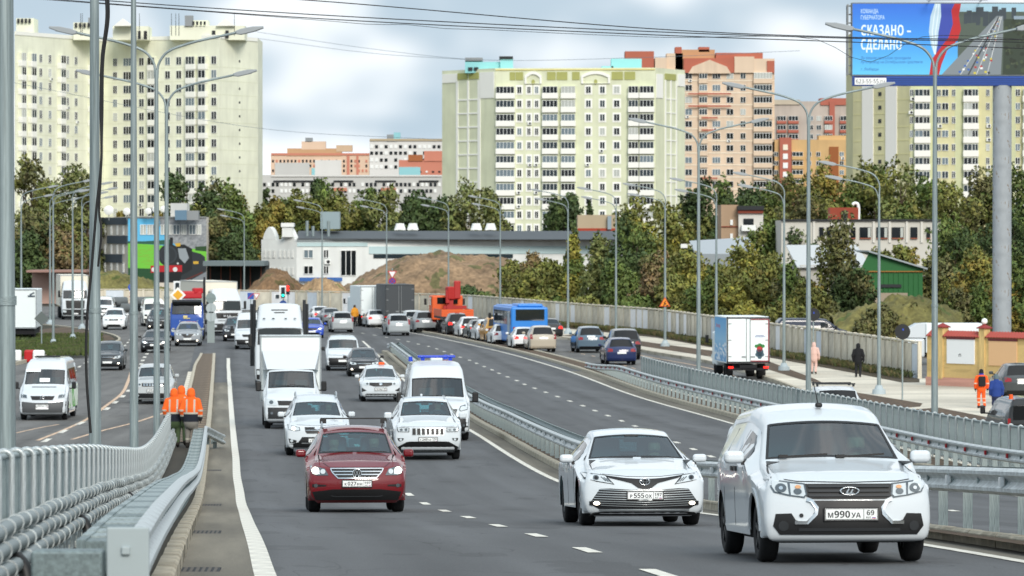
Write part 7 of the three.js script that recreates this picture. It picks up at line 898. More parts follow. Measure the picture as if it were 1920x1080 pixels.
{ // building with the locomotive mural
  const d = 520, T = tower({ name: 'office_building', label: 'three storey building with a steam locomotive mural and satellite dishes on its roof', front: [[154, 540], [240, d], [387, d + 4]], depth: 14, top: 408, mat: plaster(0xddd5c8) }), sl = plaster(0x4a555e), fr0 = T.fr(0);
  band2(T, 0, 154, 240, 0, 0, d, 155, 240, 408, 421, sl, 'slate_band', 0.1); band2(T, 0, 154, 240, 0, 0, d, 203, 240, 442, 457, sl, 'slate_band', 0.1); band2(T, 0, 154, 240, 0, 0, d, 193, 230, 477, 493, sl, 'slate_band', 0.1);
  openings(T.g, fr0, 154, 240, d, [[162, 10, 'w'], [174, 10, 'w'], [186, 10, 'w'], [199, 9, 'w'], [211, 9, 'w'], [222, 9, 'w'], [233, 9, 'w']], [431.5, 467.5, 502], { h: 18, ac: 0, pane: 1 });
  const c = document.createElement('canvas'); c.width = 1024; c.height = 820; const x = c.getContext('2d'), X = v => (v - 240) / 147 * 1024, Y = v => (v - 407) / 118 * 820, poly = (col, ...p) => { x.fillStyle = col; x.beginPath(); p.forEach((q, i) => i ? x.lineTo(X(q[0]), Y(q[1])) : x.moveTo(X(q[0]), Y(q[1]))); x.closePath(); x.fill(); };
  x.fillStyle = '#5fb6e0'; x.fillRect(0, 0, 1024, 820); poly('#8f9498', [298, 407], [387, 407], [387, 480], [345, 470], [310, 440]); for (let i = 0; i < 500; i++) { x.fillStyle = ['#7d8286', '#a2a7aa', '#b3b7ba', '#6d7276'][i % 4]; x.globalAlpha = 0.35; x.beginPath(); const px = 300 + rnd() * 87; x.ellipse(X(px), Y(408 + rnd() * 62 * clamp((px - 290) / 60)), 10 + rnd() * 26, 5 + rnd() * 10, -0.7, 0, 7); x.fill(); } x.globalAlpha = 1;
  poly('#6fbf3f', [240, 452], [300, 456], [345, 462], [387, 464], [387, 500], [240, 502]); x.fillStyle = '#8a9a3a'; for (let i = 0; i < 60; i++) x.fillRect(X(242 + rnd() * 60), Y(456 + rnd() * 44), 40 + rnd() * 60, 3); poly('#2c5a4a', [240, 449], [270, 449], [320, 446], [320, 456], [240, 453]); poly('#2b4a2a', [366, 459], [387, 458], [387, 468], [366, 466]); poly('#1f4a2c', [240, 498], [300, 500], [300, 525], [240, 525]); poly('#2a3034', [290, 500], [387, 492], [387, 525], [290, 525]); poly('#7d848a', [350, 525], [387, 505], [387, 525]); poly('#5a2c28', [345, 520], [380, 505], [380, 508], [345, 523]);
  poly('#1c2024', [330, 456], [345, 455], [360, 463], [362, 500], [340, 512], [322, 500]); poly('#2a3036', [360, 468], [376, 472], [384, 478], [386, 500], [360, 505]); poly('#c9a23a', [362, 486], [372, 486], [372, 491], [362, 491]); x.fillStyle = '#23282c'; x.beginPath(); x.arc(X(317), Y(475), 145, 0, 7); x.fill(); x.fillStyle = '#343b41'; x.beginPath(); x.arc(X(316), Y(474), 112, 0, 7); x.fill(); x.fillStyle = '#2a3035'; x.beginPath(); x.arc(X(315), Y(474), 96, 0, 7); x.fill(); poly('#1a1d20', [318, 442], [324, 442], [324, 456], [318, 456]); poly('#d0a838', [328, 453], [338, 452], [338, 458], [330, 459]); poly('#8f989e', [333, 462], [348, 462], [354, 480], [346, 490], [336, 480]);
  poly('#b01f28', [282, 494], [341, 493], [341, 506], [282, 507]); poly('#17191c', [288, 506], [340, 505], [338, 525], [292, 525]); x.fillStyle = '#d9dcdc'; for (const p of [288, 328]) { x.beginPath(); x.arc(X(p), Y(501), 30, 0, 7); x.fill(); } for (const p of [290, 333]) { x.beginPath(); x.arc(X(p), Y(490), 12, 0, 7); x.fill(); }
  const t = new THREE.CanvasTexture(c); t.colorSpace = THREE.SRGBColorSpace; const fr = T.fr(1), h = at(960, 408, d).y - 0.1, y0 = at(960, 530, d).y; putOn(T.g, fr, fr.len / 2, (h + y0) / 2, 0.03, mesh('mural', new THREE.PlaneGeometry(fr.len, h - y0), S(0xffffff, 0.8, { map: t }), T.g));
  openings(T.g, fr, 240, 387, d, [[268, 12, 'w'], [280, 10, 'w'], [290, 10, 'w'], [306, 12, 'w'], [318, 9, 'w'], [330, 14, 'w'], [344, 10, 'w'], [360, 13, 'w'], [372, 10, 'w']], [430.5], { h: 19, ac: 0, pane: 1 }); band2(T, 1, 240, 387, 0, 0, d, 240, 387, 406, 408, M.grey, 'parapet', 0.2);
  for (const [px, py, r] of [[204, 396, 0.72], [238, 398, 0.55], [278, 397, 0.48], [292, 394, 0.5], [307, 393, 0.5]]) { const p = at(px, py, d - 1), q = new THREE.SphereGeometry(r, 20, 10, 0, 7, 0, 1.0); q.rotateX(Math.PI / 2 - 0.3); q.scale(1, 1, 0.5); const k = mesh('satellite_dish', q, frameM, T.g); k.position.set(p.x - T.g.position.x, p.y, p.z - T.g.position.z); mesh('dish_stand', bar(V(0, -r - 0.4, -0.1), V(0, 0, 0), 0.05), M.grey, k); }
  roofBox(T, 320, 351, 381, 408, d + 3, 4, plaster(0xc9cbc8)); roofBox(T, 328, 350, 394, 408, d - 0.4, 2, S(0x5f7f96, 0.6), 'air_handler'); roofBox(T, 350, 372, 395, 408, d, 2, M.grey, 'air_handler');
}
{ // white works building behind the heaps
  const d = 540, wm = plaster(0xe9ece9), T = tower({ name: 'works_building', label: 'long white works building with dark roof and pale turquoise bands behind the dirt heaps', front: [[490, 541], [556, 538], [690, d], [1200, d + 6]], depth: 20, top: 449, mat: wm }), tqm = plaster(0xc2dadc), rf = S(0x4a5054, 0.7);
  const o = { h: 17, ac: 0.05 }; openings(T.g, T.fr(0), 490, 556, d, [[497, 5, 'w'], [505, 5, 'w'], [514, 5, 'w'], [525, 4, 'w'], [533, 4, 'w'], [541, 4, 'w'], [549, 4, 'w']], [476, 508], { h: 14, ac: 0 }); openings(T.g, T.fr(1), 556, 690, d, [[578, 18, 'w'], [611, 10, 'w']], [476, 506], { h: 16, ac: 0.3 }); openings(T.g, T.fr(1), 556, 690, d, [[653, 30, 'w']], [493], { h: 48, ac: 0 });
  band2(T, 1, 556, 690, 0, 0, d, 560, 640, 520, 527, S(0x2f62a8, 0.6), 'blue_canopy', 0.6); band2(T, 1, 556, 690, 0, 0, d, 557, 689, 455, 462, tqm, 'turquoise_band', 0.08); band2(T, 2, 690, 1200, 0, 0, d, 692, 1199, 462, 476, tqm, 'turquoise_band', 0.08); band2(T, 2, 690, 1200, 0, 0, d, 700, 960, 477, 484, paneM[1], 'strip_window', 0.1);
  const a = atD(554, d - 1), b = atD(1202, d + 3), q = new THREE.BufferGeometry(), y0 = T.top, y1 = T.top + 1.1, A = [[a.x, y0, a.z + 0.6], [b.x, y0, b.z + 0.6], [b.x, y1, b.z - 8], [a.x, y1, a.z - 8]]; q.setAttribute('position', new THREE.Float32BufferAttribute([...A[0], ...A[1], ...A[2], ...A[0], ...A[2], ...A[3]], 3)); q.computeVertexNormals(); q.translate(-T.g.position.x, 0, -T.g.position.z); mesh('roof', q, rf, T.g); band2(T, 1, 556, 690, 0, 0, d, 556, 690, 447, 450, rf, 'gutter', 0.5); band2(T, 2, 690, 1200, 0, 0, d, 690, 1199, 447, 450, rf, 'gutter', 0.5);
  for (const [c0, w] of [[505, 28], [540, 30]]) { const s = new THREE.Shape(), hw = w * d / F / 2; s.moveTo(-hw, 0); s.lineTo(hw, 0); s.lineTo(hw, 0.3); s.quadraticCurveTo(hw * 0.5, 1.5, 0, 1.6); s.quadraticCurveTo(-hw * 0.5, 1.5, -hw, 0.3); const e = new THREE.ExtrudeGeometry(s, { depth: 0.8, bevelEnabled: false }); e.translate(0, 0, -0.8); const fr = T.fr(0); putOn(T.g, fr, (c0 - 490) / 66 * fr.len, T.top, 0.02, mesh('arched_gable', e, wm, T.g)); }
  roofBox(T, 529, 549, 420, 440, d - 2, 2, wm, 'chimney'); roofBox(T, 527, 551, 418, 421, d - 2.2, 2.4, frameM, 'chimney_cap'); roofBox(T, 601, 637, 397, 425, d + 4, 3, S(0x8fa0a4, 0.3), 'glass_cabin'); for (const px of [576, 587, 616]) { const p = at(px, 440, d + 2); mesh('flue', bar(V(p.x - T.g.position.x, T.top, p.z - T.g.position.z), V(p.x - T.g.position.x, at(px, px == 587 ? 424 : 414, d).y, p.z - T.g.position.z), 0.2), M.zincPole, T.g); }
  for (const px of [750, 774, 893, 920]) { const p = at(px, 432, d + 4), q2 = new THREE.CylinderGeometry(0.5, 0.75, 0.8, 8); q2.translate(p.x - T.g.position.x, p.y + 0.5, p.z - T.g.position.z); mesh('roof_ventilator', [q2, box(1.4, 0.15, 1.2, p.x - T.g.position.x, p.y + 0.1, p.z - T.g.position.z)], frameM, T.g); }
}
function shed(name, label, px0, px1, py0, py1, d, dep, m, extra) { const a = at(px0, py1, d), b = at(px1, py0, d), g = thing(name, label, 'building', V((a.x + b.x) / 2, 0, -d)); mesh('wall', box(b.x - a.x, b.y, dep, 0, b.y / 2, -dep / 2), m, g); const X = px => at(px, 500, d).x - g.position.x, Y = py => at(960, py, d).y; extra?.(g, X, Y); return g; }
const bx = (g, X, Y, n, m, a, b, c, e, z = 0.05, dep = 0.2) => mesh(n, box(X(b) - X(a), Y(c) - Y(e), dep, (X(a) + X(b)) / 2, (Y(c) + Y(e)) / 2, z), m, g);
shed('workshop', 'white single storey workshop with a brick roof box among the trees', 1465, 1763, 413, 500, 430, 10, plaster(0xd3d0c6), (g, X, Y) => { bx(g, X, Y, 'roof_edge', M.dark, 1464, 1764, 411, 414, 0, 0.6); bx(g, X, Y, 'brick_box', plaster(0x9a4632), 1557, 1610, 389, 413, -2, 3); bx(g, X, Y, 'dark_door', M.dark, 1579, 1590, 395, 412, -0.4, 0.3); mesh('flue', tube([V(X(1611), Y(413), -1), V(X(1611), Y(388), -1), V(X(1609), Y(382), -1), V(X(1603), Y(381), -1), V(X(1600), Y(384), -1)], 0.16, 20, 8), M.white, g); for (const [a, b] of [[1536, 1544], [1550, 1557], [1563, 1571], [1595, 1604], [1612, 1633], [1643, 1664], [1672, 1694], [1707, 1720], [1737, 1744]]) { const w = bx(g, X, Y, 'window', paneM[0], a, b, 426, 446); bx(g, X, Y, 'sill', plaster(0x9a5a44), a, b, 446, 448, 0.12); if (b - a > 15) bx(g, X, Y, 'window', curtain, b - 6, b - 1, 427, 445, 0.12, 0.1); } for (const px of [1526, 1560, 1590, 1638, 1668, 1700, 1728]) bx(g, X, Y, 'pilaster', plaster(0xdedbd2), px - 2, px + 2, 415, 455, 0.08); });
shed('corner_building', 'beige corner building with a white glazed balcony behind the trees', 1352, 1384, 384, 470, 480, 8, plaster(0xb0957a), (g, X, Y) => { bx(g, X, Y, 'white_wing', plaster(0xd8d5cd), 1384, 1430, 398, 470, -1, 4); bx(g, X, Y, 'brick_band', plaster(0x84402e), 1383, 1430, 394, 400, -0.9, 4.4); bx(g, X, Y, 'roof', M.dark, 1382, 1431, 386, 394, -1, 5); bx(g, X, Y, 'window', paneM[0], 1393, 1412, 410, 422, 1.05); bx(g, X, Y, 'balcony', frameM, 1389, 1416, 422, 433, 1.4, 1); bx(g, X, Y, 'brick_band', plaster(0x84402e), 1352, 1384, 424, 426, 0.03); for (const y of [412, 438]) bx(g, X, Y, 'window', frameM, 1369, 1374, y, y + 10, 0.05); });
shed('green_shed', 'green metal shed with a sloping grey roof among the bushes', 1618, 1730, 505, 580, 330, 12, S(0x176029, 0.6), (g, X, Y) => { const s = new THREE.Shape([[X(1612), Y(508)], [X(1630), Y(474)], [X(1732), Y(505)], [X(1732), Y(509)]].map(p => new THREE.Vector2(...p))), q = new THREE.ExtrudeGeometry(s, { depth: 0.3, bevelEnabled: false }); mesh('gable', q.translate(0, 0, -0.25), S(0x176029, 0.6), g); const L = X(1738) - X(1628); mesh('roof', box(Math.hypot(L, Y(472) - Y(505)), 0.12, 13, (X(1628) + X(1738)) / 2, (Y(471) + Y(504)) / 2, -6, 0, 0, -Math.atan2(Y(471) - Y(504), L)), S(0x9aa3a6, 0.5), g); bx(g, X, Y, 'slot_window', M.dark, 1650, 1690, 533, 539); bx(g, X, Y, 'rust_strip', S(0x9a6a2a, 0.7), 1628, 1730, 508, 510); bx(g, X, Y, 'concrete_base', plaster(0xa89a86), 1600, 1700, 549, 580, 0.6, 0.4); for (let k = 0; k < 12; k++) bx(g, X, Y, 'sheet_rib', S(0x1c6e2e, 0.6), 1620 + k * 9.3, 1620.8 + k * 9.3, 506, 578, 0.03, 0.12); });
shed('hall', 'low hall with a bright white roof behind the bushes', 1500, 1625, 497, 560, 360, 14, plaster(0xb9b6ae), (g, X, Y) => mesh('roof', box(X(1632) - X(1494), 0.1, 15, (X(1494) + X(1632)) / 2, Y(481), -7, 0, 0.12), S(0xc3c6c6, 0.7), g));
shed('hangar', 'grey sheet hangar with a sloped roof behind the yellow bushes', 1312, 1412, 476, 560, 372, 14, S(0x8a9296, 0.6), (g, X, Y) => { mesh('roof', box(X(1420) - X(1306), 0.15, 14, (X(1306) + X(1420)) / 2, Y(465), -7, 0, 0.1, 0.06), S(0xa3aaae, 0.5), g); bx(g, X, Y, 'white_wall', frameM, 1290, 1400, 458, 466, -16, 0.4); });
shed('roof_cabin', 'beige roofed cabin with a grey duct above the works building roof', 1083, 1156, 403, 470, 620, 8, plaster(0xb8a78c), (g, X, Y) => { bx(g, X, Y, 'brick_strip', plaster(0xa8452f), 1083, 1156, 428, 436, 0.1); bx(g, X, Y, 'duct', S(0x8a9aa4, 0.5), 1139, 1146, 405, 430, 0.6, 0.7); });
shed('bus_shelter', 'dark open shed with a flat roof by the dirt heap', 388, 498, 492, 560, 500, 8, S(0x2c3230, 0.9), (g, X, Y) => { bx(g, X, Y, 'roof', S(0x6a777a, 0.7), 386, 500, 489, 498, 0.3, 9); for (const p of [395, 415, 432, 452, 470, 490]) bx(g, X, Y, 'post', plaster(0x7a4a3a), p - 1, p + 1, 498, 550, 0.5, 0.3); });
shed('depot', 'low pink and cream depot behind the left lorry', 60, 168, 508, 560, 470, 8, plaster(0xc7a79a), (g, X, Y) => { bx(g, X, Y, 'roof', S(0x9a7a70, 0.8), 58, 170, 506, 510, 0.2, 8.6); bx(g, X, Y, 'window', paneM[0], 110, 128, 526, 545); });

// ---------------------------------------------------------------- heaps of earth
function heap(name, label, pts, d, hpy, dep, m, seedZ) { // outline tops given as [px, py] along the ridge
  const x0 = at(pts[0][0], 540, d).x, x1 = at(pts[pts.length - 1][0], 540, d).x, ridge = tab(pts.map(p => [at(p[0], 540, d).x, at(960, p[1], d).y])), nx = 70, nz = 26, P2 = [], U = [], I = [], cx = (x0 + x1) / 2;
  for (let j = 0; j <= nz; j++) for (let i = 0; i <= nx; i++) { const x = lerp(x0, x1, i / nx), t = j / nz * 2 - 1, e = Math.pow(Math.max(0, 1 - t * t), 0.8), y = Math.max(0, ridge(x)) * e + (fbm(x * 0.45, t * 4, seedZ, 4) * 1.2 + fbm(x * 2.6, t * 20, seedZ, 3) * 0.5) * e; P2.push(x - cx, Math.max(-0.05, y), t * dep); U.push(x, t * dep * 1.4); }
  for (let j = 0; j < nz; j++) for (let i = 0; i < nx; i++) { const a = j * (nx + 1) + i; I.push(a, a + nx + 1, a + 1, a + 1, a + nx + 1, a + nx + 2); }
  const g = new THREE.BufferGeometry(); g.setAttribute('position', new THREE.Float32BufferAttribute(P2, 3)); g.setAttribute('uv', new THREE.Float32BufferAttribute(U, 2)); g.setIndex(I); g.computeVertexNormals(); const o = mesh(name, g, m); o.position.set(cx, 0, -d); return tag(o, label, 'earth heap', 'earth heaps behind the concrete wall');
}
const earthT = dtex(512, (u, v) => { const a = tn(u, v, 6, 6, 51, 5), b = tn(u, v, 30, 30, 52, 3), gr = tn(u, v, 5, 5, 57, 4); const k = 0.60 + a * 0.16 + b * 0.16; return gr > 0.24 ? [k * 0.74, k * 0.76, k * 0.56] : [k, k * 0.89, k * 0.76]; });
const earthM = S(0xdccfbf, 1, { map: rep(earthT, 0.1, 0.1) }), earthG = S(0xb6c48a, 1, { map: rep(earthT, 0.15, 0.15) });
heap('earth_heap', 'large brown earth heap with dry weeds behind the concrete wall', [[620, 552], [660, 532], [700, 508], [750, 488], [800, 476], [850, 477], [900, 484], [950, 488], [1000, 505], [1040, 540]], 452, 476, 9, earthM, 1.3);
heap('earth_heap', 'small dark brown earth heap beside the shed', [[462, 550], [490, 520], [515, 507], [535, 510], [560, 535], [580, 552]], 448, 507, 5, S(0xc4b09a, 1, { map: rep(earthT, 0.14, 0.14) }), 4.3);
heap('earth_heap', 'pale sand heap in front of the works building', [[545, 555], [580, 530], [600, 521], [630, 528], [660, 555]], 446, 521, 4, S(0xfff0d8, 1, { map: rep(earthT, 0.2, 0.2) }), 6.1);
heap('earth_heap', 'grassy mound below the locomotive mural', [[120, 550], [170, 520], [215, 510], [255, 520], [300, 538], [340, 555]], 462, 510, 6, earthG, 8.7);
heap('earth_heap', 'low weedy mound in front of the green shed', [[1560, 600], [1620, 575], [1680, 560], [1740, 565], [1800, 590]], 292, 560, 5, earthG, 9.9);

// ---------------------------------------------------------------- trees: limbs, and leaf sprays spread through lobes of the crown
// one spray: diamond leaves round a point, 8 triangles
const SPR = (() => { const o = []; for (let k = 0; k < 4; k++) { const e = new THREE.Euler(k * 1.3 + 0.4, k * 1.9, k * 0.8), c = V(0.26 * Math.sin(k * 2.1), 0.24 * Math.cos(k * 1.7), 0.24 * Math.sin(k * 3.3)), p = [V(-0.42, 0, 0), V(0.05, -0.19, 0.06), V(0.42, 0, 0), V(-0.05, 0.19, 0.06)].map(v => v.applyEuler(e).add(c)); o.push(p[0], p[1], p[2], p[0], p[2], p[3]); } return o; })();
const leafM = S(0xffffff, 0.85), crownM = S(0xffffff, 0.8, { vertexColors: true, side: THREE.DoubleSide }), barkM = S(0x5a4c3e, 0.95), birchM = S(0xb9b4a8, 0.9);
const PAL = { dark: [0.062, 0.100, 0.030], green: [0.120, 0.172, 0.040], olive: [0.178, 0.192, 0.046], yellow: [0.260, 0.255, 0.050], rust: [0.205, 0.155, 0.070], brown: [0.142, 0.145, 0.052], birch: [0.185, 0.212, 0.068], gold: [0.255, 0.215, 0.044] };
function tree(px, topPy, wpx, d, pal, o = {}) {
  const x = at(px, 540, d).x, H = at(960, topPy, d).y, W = wpx * (o.cone ? 1.3 : 1.5) * d / F / 2, g = thing(o.bush ? 'bush' : 'tree', o.label, o.bush ? 'bush' : 'tree', V(x, 0, -d), o.group), low = o.low ?? 0.22, c = PAL[pal], sp = (o.sp || 1) * 0.85 * clamp(d / 620, 0.5, 1.3);
  const lobes = [], n = o.lobes || 15; for (let i = 0; i < n; i++) { const t = low + (1 - low) * ((i + rnd() * 0.8) / n), env = (o.cone ? Math.pow(1 - (t - low) / (1 - low), 0.75) * 0.95 + 0.08 : Math.sin(Math.PI * clamp(0.16 + 0.74 * (t - low) / (1 - low))) ** 0.5), a = rnd() * 6.283, r = W * env * rr(0.2, 0.75); lobes.push([Math.cos(a) * r, H * (t * 0.93), Math.sin(a) * r, W * env * rr(0.3, 0.62) + 0.2, Math.min(H * 0.15, W * rr(0.35, 0.7)) + 0.2]); }
  if (!o.bush) { const L = [bar(V(0, -0.2, 0), V(rr(-0.15, 0.15), H * 0.5, 0), 0.018 * H + 0.05, 0.010 * H + 0.03, 7), bar(V(0, H * 0.48, 0), V(rr(-0.4, 0.4), H * 0.88, 0), 0.010 * H + 0.03, 0.02, 6)]; for (const l of lobes.filter((_, i) => i % 2 == 0)) L.push(bar(V(0, Math.max(H * 0.12, l[1] - H * 0.2), 0), V(l[0], l[1], l[2]), 0.005 * H + 0.02, 0.015, 5)); mesh('trunk', L, o.birch ? birchM : barkM, g); }
  const tot = lobes.reduce((s, l) => s + l[3] * (l[3] + l[4]), 0), N = Math.round(clamp(tot * 46 / (sp * sp), 350, 2100) * (o.dens || 1)), K = SPR.length, P2 = new Float32Array(N * K * 3), C2 = new Float32Array(N * K * 3), N2 = new Float32Array(N * K * 3), fa = V(0, 0, 0), fb = V(0, 0, 0), fn = V(0, 0, 0), ra = V(0, 0, 0), e = new THREE.Euler(), q = new THREE.Quaternion(), t = V(0, 0, 0);
  for (let i = 0; i < N; i++) {
    let k = rnd() * tot, li = 0; while (li < lobes.length - 1 && (k -= lobes[li][3] * (lobes[li][3] + lobes[li][4])) > 0) li++;
    const l = lobes[li], ct = rr(-0.95, 1), a = rnd() * 6.283, st = Math.sqrt(1 - ct * ct), R = Math.pow(rnd(), 0.42) * rr(0.8, 1.15), s = sp * rr(0.6, 1.2), v = rr(0.75, 1.3) * (1 + 0.4 * (hash(li, px | 0, 7) - 0.5)), mix = hash(li, d | 0, 9) > 0.66 ? (o.mix ? PAL[o.mix] : c) : c, r = mix[0] * v * rr(0.9, 1.15), gg = mix[1] * v, b = mix[2] * v * rr(0.8, 1.2);
    e.set(rnd() * 6.3, rnd() * 6.3, rnd() * 6.3); q.setFromEuler(e); const cx = l[0] + Math.cos(a) * st * R * l[3], cy = Math.max(0.25, l[1] + ct * R * l[4]), cz = l[2] + Math.sin(a) * st * R * l[3];
    let flip = false; for (let m = 0; m < K; m++) {
      const w = (i * K + m) * 3;
      if (m % 3 == 0) { fa.copy(SPR[m + 1]).sub(SPR[m]); fb.copy(SPR[m + 2]).sub(SPR[m]); fn.crossVectors(fa, fb).applyQuaternion(q).normalize(); ra.set(cx - l[0], (cy - l[1]) * 1.2 + 0.25 * l[4], cz - l[2]).normalize(); flip = fn.dot(ra) < 0; if (flip) fn.negate(); fn.multiplyScalar(0.7).add(ra).normalize(); }
      t.copy(SPR[flip ? m - m % 3 + (3 - m % 3) % 3 : m]).applyQuaternion(q); P2[w] = t.x * s + cx; P2[w + 1] = t.y * s + cy; P2[w + 2] = t.z * s + cz; C2[w] = r; C2[w + 1] = gg; C2[w + 2] = b; N2[w] = fn.x; N2[w + 1] = fn.y; N2[w + 2] = fn.z; }
  }
  const cg = new THREE.BufferGeometry(); cg.setAttribute('position', new THREE.BufferAttribute(P2, 3)); cg.setAttribute('color', new THREE.BufferAttribute(C2, 3)); cg.setAttribute('normal', new THREE.BufferAttribute(N2, 3)); mesh(o.bush ? 'foliage' : 'crown', cg, crownM, g); return g;
}
const GB = 'trees behind the works building', GW = 'trees and bushes behind the concrete wall', GR = 'tall trees in front of the right tower blocks', GL = 'trees on the left below the pale yellow tower';
const PN = { dark: 'dark green', green: 'green', olive: 'olive green', yellow: 'yellow green', rust: 'rust coloured', brown: 'brownish', birch: 'pale feathery', gold: 'golden' };
const grow = (list, group, place, o) => { for (const [px, py, w, d, p, e] of list) { const q = { ...o, ...e }; tree(px, py, w, d, p, { group, ...q, label: `${w < 45 ? 'narrow ' : w > 75 ? 'broad ' : ''}${PN[p]} ${q.cone ? 'slender ' : ''}${q.bush ? 'bush' : 'tree'} ${q.mix && q.mix != p ? 'with ' + PN[q.mix] + ' patches ' : ''}${place}` }); } };
grow([[352, 326, 88, 640, 'dark', { mix: 'olive' }], [398, 335, 80, 650, 'brown', { mix: 'green' }], [432, 362, 60, 640, 'green'], [470, 374, 66, 650, 'olive', { mix: 'gold' }], [508, 372, 60, 660, 'gold', { mix: 'olive' }], [545, 360, 66, 660, 'olive', { mix: 'green' }], [590, 348, 62, 670, 'green', { mix: 'olive' }], [598, 336, 36, 720, 'dark'], [640, 362, 66, 660, 'olive'], [685, 360, 66, 665, 'green', { mix: 'olive' }], [722, 352, 60, 660, 'birch'], [765, 364, 62, 650, 'dark'], [805, 360, 60, 650, 'dark'], [495, 345, 26, 900, 'dark'], [835, 372, 50, 640, 'dark']], GB, 'behind the works building, below the far skyline', { low: 0.1 });
grow([[60, 292, 70, 520, 'olive', { mix: 'brown' }], [112, 308, 96, 505, 'birch', { mix: 'olive' }], [165, 330, 60, 530, 'birch'], [70, 400, 90, 490, 'brown', { mix: 'dark' }], [125, 430, 80, 485, 'brown', { mix: 'rust' }], [40, 440, 70, 480, 'dark'], [300, 392, 30, 545, 'gold'], [222, 398, 24, 545, 'gold'], [410, 395, 60, 530, 'dark', { mix: 'brown' }], [445, 430, 50, 525, 'dark']], GL, 'on the left, below the pale yellow tower', { low: 0.12 });
grow([[880, 342, 62, 630, 'birch', { birch: 1, dens: 0.45, low: 0.3 }], [918, 348, 48, 635, 'birch', { birch: 1, dens: 0.5, low: 0.3 }], [1058, 362, 50, 640, 'dark'], [1104, 372, 26, 650, 'dark', { cone: 1 }], [1208, 370, 74, 470, 'yellow', { mix: 'olive', dens: 0.7 }], [1255, 380, 64, 480, 'olive', { mix: 'yellow', dens: 0.7 }], [1160, 400, 40, 640, 'olive', { dens: 0.5 }]], 'trees in front of the pale green block', 'in front of the pale green panel block', { low: 0.15 });
grow([[965, 492, 56, 402, 'olive', { mix: 'brown' }], [1000, 478, 60, 396, 'olive', { mix: 'rust' }], [1036, 492, 50, 390, 'olive'], [1074, 428, 50, 385, 'yellow', { cone: 1, mix: 'green' }], [1128, 446, 54, 378, 'birch'], [1160, 492, 50, 372, 'green'], [1192, 412, 84, 376, 'dark', { mix: 'green' }], [1232, 480, 66, 352, 'rust', { mix: 'brown' }], [1290, 472, 80, 346, 'olive', { mix: 'yellow' }], [1262, 520, 60, 340, 'olive'], [1334, 500, 70, 332, 'green', { mix: 'olive' }], [1396, 458, 84, 325, 'yellow', { mix: 'olive' }], [1372, 520, 60, 318, 'olive', { mix: 'yellow' }], [1440, 478, 70, 318, 'olive', { mix: 'gold' }], [1488, 500, 60, 312, 'green', { mix: 'brown' }], [1512, 530, 60, 300, 'olive', { mix: 'gold' }], [1574, 402, 82, 335, 'brown', { mix: 'olive', dens: 0.7 }], [1592, 500, 60, 320, 'dark', { mix: 'brown' }], [1545, 560, 60, 300, 'brown']], GW, 'behind the concrete wall beside the side road', { low: 0.04, lobes: 18 });
grow([[885, 540, 60, 428, 'dark', { bush: 1 }], [915, 555, 50, 424, 'green', { bush: 1 }], [1000, 560, 50, 385, 'olive', { bush: 1 }], [1100, 560, 60, 368, 'olive', { bush: 1 }], [1200, 560, 60, 350, 'green', { bush: 1 }], [1460, 570, 60, 300, 'olive', { bush: 1 }], [1410, 570, 70, 305, 'yellow', { bush: 1 }], [1640, 580, 60, 288, 'brown', { bush: 1 }], [1720, 575, 60, 290, 'brown', { bush: 1, dens: 0.6 }], [62, 640, 50, 296, 'dark', { bush: 1, sp: 0.6 }], [30, 645, 40, 290, 'green', { bush: 1, sp: 0.6 }]], 'low bushes', 'growing low beside a wall or mound', { low: 0.1, lobes: 12 });
grow([[1308, 342, 62, 640, 'dark', { mix: 'olive' }], [1352, 338, 70, 650, 'green', { mix: 'dark' }], [1400, 345, 70, 640, 'dark'], [1448, 352, 66, 630, 'green', { mix: 'olive' }], [1496, 326, 82, 600, 'olive', { mix: 'brown' }], [1545, 304, 80, 610, 'olive', { mix: 'gold' }], [1590, 330, 70, 600, 'green', { mix: 'olive' }], [1640, 300, 82, 600, 'olive', { mix: 'green' }], [1690, 302, 80, 590, 'birch', { mix: 'olive' }], [1735, 330, 70, 560, 'green', { mix: 'olive' }], [1790, 345, 90, 540, 'olive', { mix: 'green' }], [1840, 322, 80, 560, 'brown', { mix: 'olive' }], [1895, 300, 90, 560, 'green', { mix: 'olive' }], [1935, 320, 80, 540, 'dark'], [1430, 420, 66, 440, 'olive', { mix: 'green' }], [1500, 430, 60, 430, 'green', { mix: 'dark' }], [1690, 460, 60, 400, 'olive', { mix: 'gold' }], [1650, 470, 50, 400, 'olive']], GR, 'in front of the right tower blocks', { low: 0.08, lobes: 18 });
grow([[1790, 420, 110, 372, 'green', { mix: 'dark' }], [1760, 480, 70, 340, 'brown', { mix: 'olive' }], [1830, 470, 80, 330, 'olive', { mix: 'gold' }], [1905, 400, 90, 340, 'dark', { mix: 'green' }], [1910, 520, 90, 285, 'green', { mix: 'gold' }], [1850, 540, 60, 300, 'green', { mix: 'olive' }], [1800, 550, 50, 300, 'brown', { mix: 'green' }]], 'trees round the billboard column', 'beside the billboard column behind the yellow wall', { low: 0.04, lobes: 20 });
